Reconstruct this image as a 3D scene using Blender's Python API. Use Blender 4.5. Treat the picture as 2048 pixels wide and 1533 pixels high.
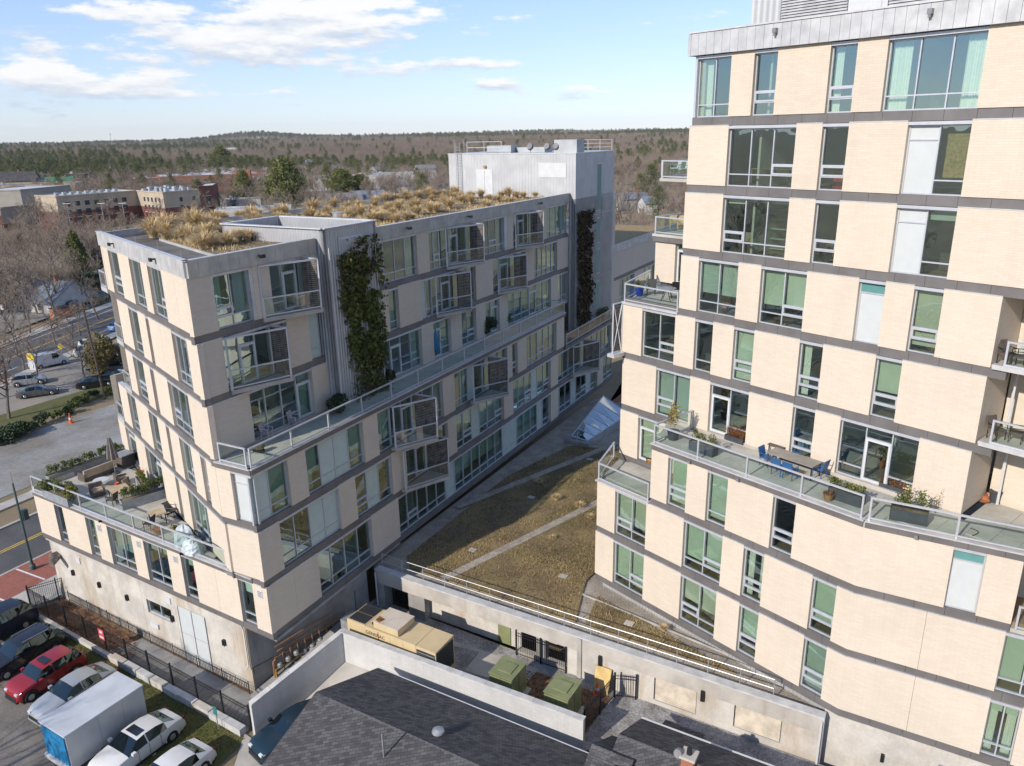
import bpy, math, random
import numpy as np
from mathutils import Vector, Matrix
for o in list(bpy.data.objects): bpy.data.objects.remove(o)
scene = bpy.context.scene
COL = scene.collection
R = math.radians
rnd = random.Random(7)
nrs = np.random.RandomState(11)

# ------------------------------------------------------------------ camera
camd = bpy.data.cameras.new('camera'); cam = bpy.data.objects.new('camera', camd); COL.objects.link(cam)
camd.sensor_width = 36.0; camd.lens = 36.0 * 1540.0 / 2048.0; camd.clip_start = 0.5; camd.clip_end = 30000
_p, _r = R(17.934), R(-1.06)
_f = Vector((0, math.cos(_p), -math.sin(_p))); _u = Vector((0, math.sin(_p), math.cos(_p))); _x = Vector((1, 0, 0))
_ix = math.cos(_r) * _x + math.sin(_r) * _u
_iu = -math.sin(_r) * _x + math.cos(_r) * _u
cam.matrix_world = Matrix(((_ix.x, _iu.x, -_f.x, 0), (_ix.y, _iu.y, -_f.y, 0), (_ix.z, _iu.z, -_f.z, 31.0), (0, 0, 0, 1)))
scene.camera = cam

# ------------------------------------------------------------------ sun and sky
SUN_AZ = (-0.70, -0.714); SUN_EL = R(29)
sd = bpy.data.lights.new('sun', 'SUN'); sun = bpy.data.objects.new('sun', sd); COL.objects.link(sun)
sd.energy = 3.45; sd.angle = R(0.55); sd.color = (1.0, 0.925, 0.83)
_sv = Vector((SUN_AZ[0] * math.cos(SUN_EL), SUN_AZ[1] * math.cos(SUN_EL), math.sin(SUN_EL)))
sun.rotation_euler = _sv.to_track_quat('Z', 'Y').to_euler(); sun.location = (-60, -60, 120)
world = bpy.data.worlds.new('World'); scene.world = world; world.use_nodes = True

class NT:
    """small helper for node trees"""
    def __init__(s, tree): s.t = tree; s.n = tree.nodes; s.l = tree.links
    def node(s, typ, **kw):
        n = s.n.new(typ)
        for k, v in kw.items(): setattr(n, k, v)
        return n
    def put(s, sock, v):
        if v is None: return
        if hasattr(v, 'is_linked') or hasattr(v, 'links'): s.l.new(v, sock)
        else: sock.default_value = v
    def math(s, op, a, b=None, c=None, clamp=False):
        n = s.node('ShaderNodeMath', operation=op, use_clamp=clamp)
        for i, v in enumerate((a, b, c)): s.put(n.inputs[i], v)
        return n.outputs[0]
    def mix(s, fac, a, b):
        n = s.node('ShaderNodeMix', data_type='RGBA'); s.put(n.inputs[0], fac)
        s.put(n.inputs[6], a if not isinstance(a, tuple) else (*a, 1)[:4]); s.put(n.inputs[7], b if not isinstance(b, tuple) else (*b, 1)[:4])
        return n.outputs[2]
    def noise(s, vec, scale, detail=3, rough=.55):
        n = s.node('ShaderNodeTexNoise'); s.put(n.inputs['Vector'], vec); n.inputs['Scale'].default_value = scale
        n.inputs['Detail'].default_value = detail; n.inputs['Roughness'].default_value = rough
        return n.outputs['Fac']
    def ramp(s, v, lo, hi):
        n = s.node('ShaderNodeMapRange', interpolation_type='SMOOTHSTEP'); s.put(n.inputs[0], v); n.inputs[1].default_value = lo; n.inputs[2].default_value = hi
        return n.outputs[0]
    def comb(s, x, y, z):
        n = s.node('ShaderNodeCombineXYZ'); s.put(n.inputs[0], x); s.put(n.inputs[1], y); s.put(n.inputs[2], z); return n.outputs[0]
    def sep(s, v):
        n = s.node('ShaderNodeSeparateXYZ'); s.put(n.inputs[0], v); return n.outputs

def build_world():
    world.node_tree.nodes.clear(); T = NT(world.node_tree)
    out = T.node('ShaderNodeOutputWorld'); bg = T.node('ShaderNodeBackground'); T.l.new(bg.outputs[0], out.inputs[0])
    STR = 0.15; bg.inputs[1].default_value = STR
    sky = T.node('ShaderNodeTexSky', sky_type='NISHITA'); sky.sun_disc = False
    sky.sun_elevation = SUN_EL; sky.sun_rotation = math.atan2(SUN_AZ[0], SUN_AZ[1]) % (2 * math.pi)
    sky.altitude = 100; sky.air_density = 1.0; sky.dust_density = 0.1; sky.ozone_density = 2.0
    tc = T.node('ShaderNodeTexCoord'); x, y, z = T.sep(tc.outputs['Generated'])
    az = T.math('ARCTAN2', x, y); el = T.math('ARCSINE', z)
    # clouds of the day, in azimuth/elevation of the real sky: (az deg, el deg, half width, half height, weight)
    CL = [(-12.0, 7.22, 9.7, 1.42, 1.0), (-17.0, 5.28, 6.9, .9, .95), (-25.8, 7.51, 3.4, .87, .9), (-27.3, 3.39, 6.3, .74, .66), (-9.7, 4.06, 3.4, .44, .8), (-3.5, 4.58, 5.5, .47, .8), (-1.0, 3.26, 2.1, .42, .85), (8.2, 2.68, 5.7, .64, .6), (-18.0, 2.77, 7.5, .37, .45), (-20.0, 6.21, 1.8, .46, .7)]
    n1 = T.noise(T.comb(T.math('MULTIPLY', az, 11.0), T.math('MULTIPLY', el, 40.0), 0.0), 1.5, 7, .62)
    n1b = T.noise(T.comb(T.math('MULTIPLY', az, 11.0), T.math('MULTIPLY', T.math('ADD', el, R(.5)), 40.0), 0.0), 1.5, 4, .62)
    n2 = T.noise(T.comb(T.math('MULTIPLY', az, 2.2), T.math('MULTIPLY', el, 9.0), 4.0), 1.6, 2, .5)
    tot = T.math('MULTIPLY', T.math('SUBTRACT', n2, .61), 1.5); acc = 0.0; gs = .001
    for a, b, w, h, k in CL:
        da = T.math('MULTIPLY_ADD', az, 1 / R(w), -a / w); de = T.math('MULTIPLY_ADD', el, 1 / R(h), -b / h)
        q = T.math('MULTIPLY_ADD', da, da, T.math('MULTIPLY', de, de))
        g = T.math('MULTIPLY', T.math('POWER', 2.46, T.math('MULTIPLY', q, -1.0)), k * .78)
        tot = T.math('ADD', tot, g); acc = T.math('MULTIPLY_ADD', g, de, acc); gs = T.math('ADD', gs, g)
    d0 = T.math('MULTIPLY_ADD', T.math('SUBTRACT', n1, .5), 2.1, tot)
    a0 = T.ramp(d0, .05, .42)
    updown = T.math('MULTIPLY', T.math('DIVIDE', acc, gs), .55)
    lit = T.ramp(T.math('ADD', T.math('MULTIPLY', T.math('SUBTRACT', n1, n1b), 1.5), updown), -.55, .25)
    cc = T.mix(lit, (.60, .68, .80), (1.0, .985, .97))
    lum = T.node('ShaderNodeVectorMath', operation='SCALE'); T.l.new(cc, lum.inputs[0]); lum.inputs[3].default_value = .72 / STR
    fade = T.ramp(el, R(-.2), R(1.6))
    alpha = T.math('MULTIPLY', T.math('MULTIPLY', a0, .93), fade)
    gain = T.node('ShaderNodeVectorMath', operation='MULTIPLY'); gm = T.node('ShaderNodeGamma'); gm.inputs[1].default_value = .66; T.l.new(sky.outputs[0], gm.inputs[0]); T.l.new(gm.outputs[0], gain.inputs[0]); gain.inputs[1].default_value = (1.06, 1.17, 1.50)
    T.l.new(T.mix(alpha, gain.outputs[0], lum.outputs[0]), bg.inputs[0])
build_world()
world.cycles.sampling_method = 'MANUAL'; world.cycles.sample_map_resolution = 256
vs = scene.view_settings; vs.view_transform = 'Standard'; vs.look = 'None'; vs.exposure = 0.54; vs.gamma = 1.0; vs.use_curve_mapping = False
scene.cycles.max_bounces = 6; scene.cycles.transparent_max_bounces = 16; scene.cycles.diffuse_bounces = 3; scene.cycles.glossy_bounces = 3; scene.cycles.transmission_bounces = 4
scene.cycles.caustics_reflective = False; scene.cycles.caustics_refractive = False; scene.cycles.sample_clamp_indirect = 6.0

# ------------------------------------------------------------------ materials
MATS = {}
UVM = set()
def M(name, col, rough=.8, var=.12, scale=1.5, bump=0., bscale=30., metal=0., spec=.4, col2=None, stain=None, fine=0.):
    """painted / mineral / metal surface with procedural colour variation and relief"""
    m = bpy.data.materials.new(name); m.use_nodes = True; T = NT(m.node_tree); b = T.n['Principled BSDF']
    b.inputs['Roughness'].default_value = rough; b.inputs['Metallic'].default_value = metal; b.inputs['Specular IOR Level'].default_value = spec
    pos = T.node('ShaderNodeNewGeometry').outputs['Position']
    n = T.noise(pos, scale, 5, .6)
    c2 = col2 or tuple(c * (1 - 2.2 * var) for c in col); c1 = col if col2 else tuple(min(1, c * (1 + .6 * var)) for c in col)
    c = T.mix(T.ramp(n, .3, .7), c2, c1)
    if fine:
        nf = T.noise(pos, bscale, 2, .6); g = T.math('ADD', T.math('MULTIPLY', T.math('SUBTRACT', nf, .5), 2 * fine), 1.0)
        k = T.node('ShaderNodeVectorMath', operation='SCALE'); T.l.new(c, k.inputs[0]); T.l.new(g, k.inputs[3]); c = k.outputs[0]
    if stain:
        x, y, z = T.sep(pos); v = T.comb(T.math('MULTIPLY', x, 1.0), T.math('MULTIPLY', y, 1.0), T.math('MULTIPLY', z, .22))
        c = T.mix(T.math('MULTIPLY', T.ramp(T.noise(v, stain[1], 5, .65), stain[2], stain[2] + .22), stain[3]), c, stain[0])
    T.l.new(c, b.inputs['Base Color'])
    if bump:
        bn = T.node('ShaderNodeBump'); bn.inputs['Strength'].default_value = bump; bn.inputs['Distance'].default_value = .05
        T.l.new(T.noise(pos, bscale, 4, .6), bn.inputs['Height']); T.l.new(bn.outputs[0], b.inputs['Normal'])
    MATS[name] = m; return m
def MB_(name, c1, c2, mortar, w, h, ms, rough=.85, bump=.3, var=.1, off=.5, sscale=.35):
    """coursed units (brick, block, shingle) laid out in metres on the surface"""
    m = bpy.data.materials.new(name); m.use_nodes = True; T = NT(m.node_tree); b = T.n['Principled BSDF']
    b.inputs['Roughness'].default_value = rough; b.inputs['Specular IOR Level'].default_value = .25
    uv = T.node('ShaderNodeUVMap').outputs[0]; br = T.node('ShaderNodeTexBrick'); T.l.new(uv, br.inputs['Vector'])
    br.offset = off; br.inputs['Scale'].default_value = 1; br.inputs['Mortar Size'].default_value = ms; br.inputs['Brick Width'].default_value = w; br.inputs['Row Height'].default_value = h
    br.inputs['Color1'].default_value = (*c1, 1); br.inputs['Color2'].default_value = (*c2, 1); br.inputs['Mortar'].default_value = (*mortar, 1); br.inputs['Mortar Smooth'].default_value = .2
    pos = T.node('ShaderNodeNewGeometry').outputs['Position']
    px_, py_, pz_ = T.sep(pos); st = T.noise(T.comb(px_, py_, T.math('MULTIPLY', pz_, .13)), 2.2, 5, .65)
    g = T.math('ADD', T.math('MULTIPLY_ADD', T.math('SUBTRACT', st, .5), 2.2 * var, T.math('MULTIPLY', T.math('SUBTRACT', T.noise(pos, sscale, 5, .6), .5), 4 * var)), 1.0)
    k = T.node('ShaderNodeVectorMath', operation='SCALE'); T.l.new(br.outputs['Color'], k.inputs[0]); T.l.new(g, k.inputs[3])
    T.l.new(k.outputs[0], b.inputs['Base Color'])
    bn = T.node('ShaderNodeBump'); bn.inputs['Strength'].default_value = bump; bn.inputs['Distance'].default_value = .02; bn.invert = True
    T.l.new(br.outputs['Fac'], bn.inputs['Height']); T.l.new(bn.outputs[0], b.inputs['Normal'])
    MATS[name] = m; UVM.add(name); return m
def MW(name, col, pitch, depth=.5, rough=.45, metal=.3, var=.08, axis='X'):
    """ribbed sheet metal: rib profile as relief"""
    m = bpy.data.materials.new(name); m.use_nodes = True; T = NT(m.node_tree); b = T.n['Principled BSDF']
    b.inputs['Roughness'].default_value = rough; b.inputs['Metallic'].default_value = metal
    uv = T.node('ShaderNodeUVMap').outputs[0]; w = T.node('ShaderNodeTexWave', bands_direction=axis, wave_profile='SIN'); T.l.new(uv, w.inputs[0]); w.inputs['Scale'].default_value = 1 / pitch * .314
    w.inputs['Distortion'].default_value = 0
    pos = T.node('ShaderNodeNewGeometry').outputs['Position']
    T.l.new(T.mix(T.ramp(T.noise(pos, .8, 4), .3, .7), tuple(c * (1 - 2 * var) for c in col), col), b.inputs['Base Color'])
    bn = T.node('ShaderNodeBump'); bn.inputs['Strength'].default_value = depth; bn.inputs['Distance'].default_value = .04
    T.l.new(w.outputs['Fac'], bn.inputs['Height']); T.l.new(bn.outputs[0], b.inputs['Normal'])
    MATS[name] = m; UVM.add(name); return m
def MG(name, tint, refl=.10, wav=.0, rough=0.0, gtint=(.74, .93, .93)):
    """pane glass: tinted see-through with mirror reflection, slightly bowed"""
    m = bpy.data.materials.new(name); m.use_nodes = True; T = NT(m.node_tree); T.n.remove(T.n['Principled BSDF'])
    o = T.n['Material Output']; tr = T.node('ShaderNodeBsdfTransparent'); gl = T.node('ShaderNodeBsdfGlossy'); mx = T.node('ShaderNodeMixShader')
    tr.inputs[0].default_value = (*tint, 1); gl.inputs[0].default_value = (*gtint, 1); gl.inputs['Roughness'].default_value = rough
    fr = T.node('ShaderNodeFresnel'); bf = T.node('ShaderNodeNewGeometry').outputs['Backfacing']; T.l.new(T.math('MULTIPLY_ADD', bf, -.8333, 1.5), fr.inputs[0])
    T.l.new(T.math('ADD', T.math('MULTIPLY', fr.outputs[0], 1.25), refl, clamp=True), mx.inputs[0])
    if wav:
        bn = T.node('ShaderNodeBump'); bn.inputs['Strength'].default_value = wav; bn.inputs['Distance'].default_value = .03
        pos = T.node('ShaderNodeNewGeometry').outputs['Position']
        T.l.new(T.noise(pos, .9, 2, .4), bn.inputs['Height']); T.l.new(bn.outputs[0], gl.inputs['Normal'])
    T.l.new(tr.outputs[0], mx.inputs[1]); T.l.new(gl.outputs[0], mx.inputs[2]); T.l.new(mx.outputs[0], o.inputs[0])
    MATS[name] = m; return m

MB_('brick_cream', (.625, .540, .440), (.585, .502, .402), (.545, .465, .372), .40, .10, .008, bump=.25, var=.05, sscale=.25)
M('flash', (.62, .61, .60), .4, .06, 2, metal=.3)
M('band', (.185, .172, .165), .5, .08, .8, metal=.25)
M('frame', (.56, .57, .60), .38, .04, 3, metal=.35)
M('frame_dark', (.25, .25, .26), .4, .04, 3, metal=.3)
MG('glass', (.70, .83, .75), .25, .22)
MG('glass_side', (.66, .84, .77), .32, .22)
MG('rail_glass', (.86, .94, .91), .03, gtint=(1, 1, 1))
MG('car_glass', (.16, .19, .20), .06)
MG('skylight_glass', (.45, .60, .70), .35, gtint=(.9, .97, 1))
M('spandrel_white', (.53, .555, .55), .25, .02, 2)
M('spandrel_green', (.50, .58, .53), .2, .03, 2)
M('spandrel_teal', (.12, .28, .27), .12, .05, 2)
M('blind', (.66, .70, .57), .85, .06, .5); M('blind_warm', (.70, .66, .52), .85, .06, .5); M('blind_grey', (.52, .56, .50), .85, .06, .5)
M('curtain', (.85, .83, .76), .9, .05, 8)
M('room', (.55, .52, .46), .9, .05, .5)
M('room_floor', (.30, .20, .12), .6, .1, 2)
M('furn', (.32, .20, .09), .6, .15, 2); M('furn_red', (.5, .04, .03), .5); M('bamboo', (.48, .31, .12), .7, .2, 9)
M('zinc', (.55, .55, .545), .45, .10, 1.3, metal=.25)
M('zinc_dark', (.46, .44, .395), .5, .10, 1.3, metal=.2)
MW('ribbed', (.50, .505, .51), .22, 1.0)
MW('ribbed_white', (.52, .525, .525), .34, 1.0, metal=.1)
M('white_metal', (.58, .585, .585), .45, .04, 2)
M('concrete', (.47, .43, .375), .85, .10, .7, .15, 14, stain=((.30, .24, .17), .55, .52, .6), fine=.10)
M('concrete_pale', (.53, .495, .44), .85, .10, .8, .12, 10, stain=((.37, .28, .18), .55, .47, .75), fine=.14)
M('concrete_grey', (.33, .32, .30), .85, .12, .8, .15, 14, stain=((.17, .15, .13), .6, .5, .6), fine=.1)
MB_('cmu', (.50, .49, .47), (.47, .465, .45), (.42, .41, .395), .40, .20, .008, var=.13, bump=.25, sscale=.5)
M('cmu_cap', (.52, .51, .49), .85, .1, 1.5, .1, 20)
M('paver', (.46, .44, .38), .85, .09, .8, .08, 20, fine=.08)
M('deck', (.22, .22, .21), .9, .1, 2)
M('wood_grey', (.20, .165, .14), .8, .25, 3)
M('wood_warm', (.24, .15, .10), .8, .25, 3)
M('shade_black', (.012, .012, .014), .9, 0)
M('black_iron', (.018, .018, .02), .45, .05, 2)
M('asphalt', (.070, .069, .069), .9, .2, .25, .1, 4, col2=(.115, .11, .105), fine=.3)
M('asphalt_old', (.21, .195, .175), .93, .14, .12, .12, 3, col2=(.30, .26, .205), fine=.3)
M('gravel_lot', (.31, .31, .295), .95, .1, .16, .3, 3.0, col2=(.20, .175, .14), fine=.35)
M('lot', (.22, .20, .175), .95, .1, .35, .3, 9, col2=(.13, .115, .098), fine=.45)
M('pavement', (.45, .42, .37), .9, .1, .6, .05, 30, fine=.08)
MB_('brick_paver', (.36, .125, .085), (.28, .10, .07), (.22, .13, .10), .22, .11, .006, var=.10, bump=.2, sscale=1.2)
M('paint_white', (.75, .75, .73), .7, .1, 4); M('paint_yellow', (.75, .47, .05), .7, .12, 4)
M('dry_ground', (.30, .225, .13), .95, .1, .05, .2, 4, col2=(.18, .14, .085), fine=.35)
M('leaf_litter', (.26, .15, .075), .95, .2, 2.5, .3, 25, col2=(.12, .085, .055), fine=.35)
M('soil', (.13, .10, .065), .95, .2, .8, .5, 9, col2=(.24, .18, .095), fine=.55)
M('podium_soil', (.15, .105, .06), .95, .2, .45, .6, 9, col2=(.27, .20, .095), fine=.6)
M('gravel', (.40, .35, .28), .95, .1, 1.0, 1.0, 11, col2=(.27, .23, .18), fine=.9)
M('gravel_grey', (.34, .33, .32), .95, .1, .9, 1.0, 10, col2=(.20, .185, .17), fine=.95)
M('lawn', (.085, .10, .025), .95, .2, .9, .3, 25, col2=(.13, .11, .04), fine=.3)
M('roof_membrane', (.155, .145, .13), .9, .2, .5, .1, 20)
M('roof_white', (.56, .56, .55), .7, .06, .3)
M('straw', (.68, .515, .275), .85, .2, 3.0, col2=(.54, .39, .195)); M('straw_dark', (.36, .25, .11), .9, .2, 4)
M('sedum_green', (.135, .15, .04), .9, .3, .8, col2=(.08, .095, .028)); M('sedum', (.24, .19, .075), .9, .3, .5, col2=(.13, .12, .04)); M('sedum_straw', (.50, .37, .17), .9, .2, .9); M('sedum_red', (.15, .075, .045), .9, .3, 1.2)
M('grass', (.10, .135, .03), .9, .3, 1.0, col2=(.16, .15, .05))
MB_('shingle', (.125, .121, .120), (.062, .060, .061), (.036, .035, .036), .30, .145, .008, var=.14, bump=.45, sscale=.8)
MB_('brick_red', (.20, .065, .045), (.15, .05, .035), (.17, .10, .08), .24, .08, .01, var=.05, bump=.1)
MB_('brick_orange', (.36, .14, .075), (.30, .11, .06), (.3, .16, .1), .24, .08, .01, var=.05, bump=.1)
M('stucco', (.43, .36, .27), .9, .06, .3); M('stucco_grey', (.34, .31, .27), .9, .06, .3); M('siding_white', (.50, .50, .48), .8, .06, 1); M('siding_tan', (.45, .36, .24), .8, .06, 1)
M('roof_grey', (.22, .22, .225), .9, .15, .6); M('roof_dark', (.075, .07, .068), .9, .15, .6); M('roof_blue', (.20, .235, .28), .6, .15, .8); M('roof_green', (.05, .20, .11), .6, .1, .8)
M('win_far', (.035, .045, .055), .12, .1, 2); M('stone_trim', (.55, .48, .38), .9)
M('bark', (.17, .145, .125), .95, .15, 4); M('twig', (.33, .262, .20), .95, .16, .02, col2=(.26, .20, .15)); M('twig_red', (.175, .105, .08), .95, .2, .3); M('bark_pine', (.13, .085, .06), .95, .2, 3)
M('pine', (.15, .155, .055), .9, .3, .03, col2=(.09, .11, .045)); M('pine_bright', (.17, .17, .045), .9, .3, .6, col2=(.085, .105, .03)); M('leaf_brown', (.26, .11, .05), .9, .3, 1.5)
M('leaf', (.085, .115, .030), .75, .35, 3.0, col2=(.135, .155, .040)); M('leaf_dark', (.042, .066, .024), .7, .3, 3.0); M('leaf_vine', (.14, .155, .026), .75, .35, 1.4, col2=(.06, .078, .016)); M('leaf_vine_brown', (.105, .07, .03), .85, .3, 2.0); M('leaf_gold', (.34, .24, .04), .8, .3, 3.0); M('leaf_rust', (.20, .085, .03), .8, .3, 3.0)
M('generator', (.56, .44, .255), .5, .05, .8); M('gen_roof', (.58, .50, .40), .6, .05, .8, stain=((.32, .10, .035), .9, .50, .8)); M('vent_dark', (.03, .03, .032), .6); M('rust', (.30, .11, .025), .8, .3, 5)
M('xfmr', (.22, .24, .115), .5, .08, 1.2, stain=((.25, .12, .05), 1.4, .64, .8)); M('meter_grey', (.30, .31, .31), .5, .1, 3, metal=.3); M('pipe_yellow', (.42, .28, .05), .5); M('copper', (.32, .17, .09), .5, .15, 4)
M('plywood', (.60, .42, .17), .8, .12, 2); M('cone', (.72, .13, .03), .5); M('rubber', (.015, .015, .016), .8)
M('car_red', (.26, .012, .018), .22, .03, 1, spec=.8); M('car_white', (.66, .66, .64), .25, .02, 1, spec=.7); M('car_silver', (.42, .44, .45), .3, .03, 1, metal=.4); M('car_black', (.012, .014, .020), .18, .03, 1, spec=.8); M('car_grey', (.12, .125, .13), .3, .03, 1, metal=.3); M('car_blue', (.012, .03, .045), .25, .03, 1); M('car_tan', (.36, .25, .12), .4, .05, 1); M('car_navy', (.02, .025, .045), .25, .03, 1)
M('rim', (.45, .46, .47), .35, .05, 3, metal=.7); M('lamp_red', (.22, .012, .012), .25); M('lamp_clear', (.70, .72, .74), .15)
M('tarp_blue', (.02, .20, .40), .5, .2, 3); M('trailer', (.48, .49, .49), .4, .06, .7, metal=.2, stain=((.40, .38, .34), .5, .5, .6)); M('trailer_roof', (.52, .55, .58), .5, .07, .7)
M('cushion', (.42, .34, .25), .9, .08, 3); M('wicker', (.13, .105, .09), .85, .2, 12); M('teak', (.50, .39, .24), .7, .12, 3); M('table_top', (.30, .27, .225), .6, .08, 2); M('chair_blue', (.03, .11, .27), .4, .05, 2); M('planter_dark', (.055, .062, .075), .55, .1, 3); M('planter_grey', (.26, .28, .30), .6, .1, 3); M('terracotta', (.45, .17, .08), .8, .1, 4); M('umbrella', (.19, .175, .165), .9, .1, 5); M('fabric_stripe', (.52, .46, .46), .9, .3, 14, col2=(.16, .12, .14)); M('cover_white', (.52, .57, .59), .55, .08, 1.6, .5, 4); M('pot_blue', (.02, .06, .42), .3); M('basket', (.32, .17, .08), .8, .2, 8); M('ceramic', (.6, .12, .06), .4)
M('post_green', (.06, .10, .10), .5, .08, 2); M('bin_green', (.02, .10, .06), .6); M('wood_pole', (.10, .075, .055), .9, .2, 3); M('sign_yellow', (.85, .6, .02), .5); M('sign_red', (.55, .07, .09), .5); M('sign_blue', (.03, .18, .45), .5); M('galv', (.42, .43, .44), .45, .08, 4, metal=.5)
M('letter_black', (.02, .02, .02), .6, 0); M('wire', (.02, .02, .02), .6, 0); M('manhole', (.09, .05, .035), .8); M('hvac', (.40, .42, .43), .5, .1, .6, metal=.2)
M('far_hill', (.075, .07, .06), 1, .3, .004, col2=(.035, .045, .025))

# ------------------------------------------------------------------ mesh helpers
def unit(v):
    l = math.hypot(*v); return (v[0] / l, v[1] / l)
class Fr:
    """wall frame: s runs along the wall, d out of it, z up"""
    def __init__(f, o, u, flip=1):
        f.o = o; f.u = unit(u); f.n = (f.u[1] * flip, -f.u[0] * flip)
    def p(f, s, d, z): return (f.o[0] + f.u[0] * s + f.n[0] * d, f.o[1] + f.u[1] * s + f.n[1] * d, z)
    def xy(f, s, d=0): return f.p(s, d, 0)[:2]
WF = Fr((0, 0), (1, 0))
class MB:
    def __init__(b): b.v = []; b.f = []
    def poly(b, pts):
        i = len(b.v); b.v += [tuple(q) for q in pts]; b.f.append(tuple(range(i, i + len(pts)))); return b
    def hexa(b, q):
        i = len(b.v); b.v += [tuple(x) for x in q]
        b.f += [tuple(i + k for k in t) for t in ((3, 2, 1, 0), (4, 5, 6, 7), (0, 1, 5, 4), (1, 2, 6, 5), (2, 3, 7, 6), (3, 0, 4, 7))]; return b
    def box(b, F, s0, s1, d0, d1, z0, z1):
        return b.hexa([F.p(s, d, z) for z in (z0, z1) for s, d in ((s0, d0), (s1, d0), (s1, d1), (s0, d1))])
    def prism(b, pts, z0, z1):
        n = len(pts); i = len(b.v); a = sum(pts[k][0] * pts[(k + 1) % n][1] - pts[(k + 1) % n][0] * pts[k][1] for k in range(n))
        if a < 0: pts = pts[::-1]
        b.v += [(x, y, z0) for x, y in pts] + [(x, y, z1) for x, y in pts]
        b.f.append(tuple(i + k for k in range(n))[::-1]); b.f.append(tuple(i + n + k for k in range(n)))
        for k in range(n): j = (k + 1) % n; b.f.append((i + k, i + j, i + n + j, i + n + k))
        return b
    def tube(b, p, q, r0, r1=None, n=6, cap=True):
        r1 = r0 if r1 is None else r1; p = Vector(p); q = Vector(q); d = (q - p)
        if d.length < 1e-6: return b
        d.normalize(); a = d.orthogonal().normalized(); c = d.cross(a); i = len(b.v)
        for P, r in ((p, r0), (q, r1)):
            for k in range(n):
                t = 2 * math.pi * k / n; b.v.append(tuple(P + (a * math.cos(t) + c * math.sin(t)) * r))
        for k in range(n): j = (k + 1) % n; b.f.append((i + k, i + j, i + n + j, i + n + k))
        if cap: b.f.append(tuple(i + k for k in range(n))[::-1]); b.f.append(tuple(i + n + k for k in range(n)))
        return b
    def path(b, pts, r, n=5):
        for a, c in zip(pts, pts[1:]): b.tube(a, c, r, r, n)
        return b
    def bar(b, p, q, w, h):
        """square bar from p to q, w across, h high"""
        p = Vector(p); q = Vector(q); d = (q - p).normalized(); up = Vector((0, 0, 1)) if abs(d.z) < .95 else Vector((1, 0, 0))
        x = d.cross(up).normalized() * (w / 2); y = x.cross(d).normalized() * (h / 2)
        return b.hexa([p - x - y, p + x - y, q + x - y, q - x - y, p - x + y, p + x + y, q + x + y, q - x + y])
    def lathe(b, c, prof, n=14):
        i = len(b.v); m = len(prof)
        for r, z in prof:
            for k in range(n): t = 2 * math.pi * k / n; b.v.append((c[0] + r * math.cos(t), c[1] + r * math.sin(t), c[2] + z))
        for j in range(m - 1):
            for k in range(n): l = (k + 1) % n; b.f.append((i + j * n + k, i + j * n + l, i + (j + 1) * n + l, i + (j + 1) * n + k))
        b.f.append(tuple(i + k for k in range(n))[::-1]); b.f.append(tuple(i + (m - 1) * n + k for k in range(n))); return b
    def build(b, name, mat, parent=None, smooth=False): return mk(name, b.v, b.f, mat, parent, smooth)
def add_uv(me):
    uvl = me.uv_layers.new(name='UVMap'); V = me.vertices
    for p in me.polygons:
        n = p.normal
        if abs(n.z) > .93: fn = lambda c: (c.x, c.y)
        else:
            l = math.hypot(n.x, n.y); t = (-n.y / l, n.x / l); sl = math.sqrt(max(1e-6, 1 - n.z * n.z))
            fn = lambda c: (c.x * t[0] + c.y * t[1], c.z / sl)
        for li in p.loop_indices: uvl.data[li].uv = fn(V[me.loops[li].vertex_index].co)
def mk(name, v, f, mat, parent=None, smooth=False):
    me = bpy.data.meshes.new(name)
    me.from_pydata([tuple(q) for q in v], [], f); me.materials.append(MATS[mat])
    if mat in UVM: me.update(); add_uv(me)
    if smooth: me.polygons.foreach_set('use_smooth', [True] * len(me.polygons))
    o = bpy.data.objects.new(name, me); COL.objects.link(o)
    if parent is not None: attach(o, parent)
    return o
def npmesh(name, V, F, mat, parent=None):
    """fast mesh from arrays; F is (m,3) or (m,4)"""
    me = bpy.data.meshes.new(name); V = np.asarray(V, np.float32); F = np.asarray(F, np.int32); k = F.shape[1]
    me.vertices.add(len(V)); me.vertices.foreach_set('co', V.ravel()); me.loops.add(F.size); me.loops.foreach_set('vertex_index', F.ravel())
    me.polygons.add(len(F)); me.polygons.foreach_set('loop_start', np.arange(0, F.size, k, dtype=np.int32)); me.polygons.foreach_set('loop_total', np.full(len(F), k, np.int32))
    me.update(calc_edges=True); me.materials.append(MATS[mat])
    o = bpy.data.objects.new(name, me)
    if parent != 'nolink':
        COL.objects.link(o)
        if parent is not None: attach(o, parent)
    return o
def attach(o, parent):
    o.parent = parent
    w = parent; m = Matrix()
    while w is not None: m = w.matrix_basis @ m if w.parent is None else (w.matrix_parent_inverse @ w.matrix_basis) @ m; w = w.parent
    o.matrix_parent_inverse = m.inverted()
def tag(o, label, cat, group=None):
    o['label'] = label; o['category'] = cat
    if group: o['group'] = group
    return o
def thing(name, label, cat, loc=(0, 0, 0), rz=0, group=None):
    o = bpy.data.objects.new(name, None); COL.objects.link(o); o.location = loc; o.rotation_euler = (0, 0, rz); o.empty_display_size = .3
    return tag(o, label, cat, group)
def struct(o): o['kind'] = 'structure'; return o
def stuff(o): o['kind'] = 'stuff'; return o
def dup(root, loc, rz, label=None, group=None, sc=1.0):
    r = root.copy(); COL.objects.link(r); r.location = loc; r.rotation_euler = (0, 0, rz); r.scale = (sc,) * 3 if not isinstance(sc, tuple) else sc
    if label: r['label'] = label
    if group: r['group'] = group
    for ch in list(root.children):
        c = ch.copy(); COL.objects.link(c); c.parent = r
        for g in list(ch.children):
            d = g.copy(); COL.objects.link(d); d.parent = c
    return r
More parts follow.
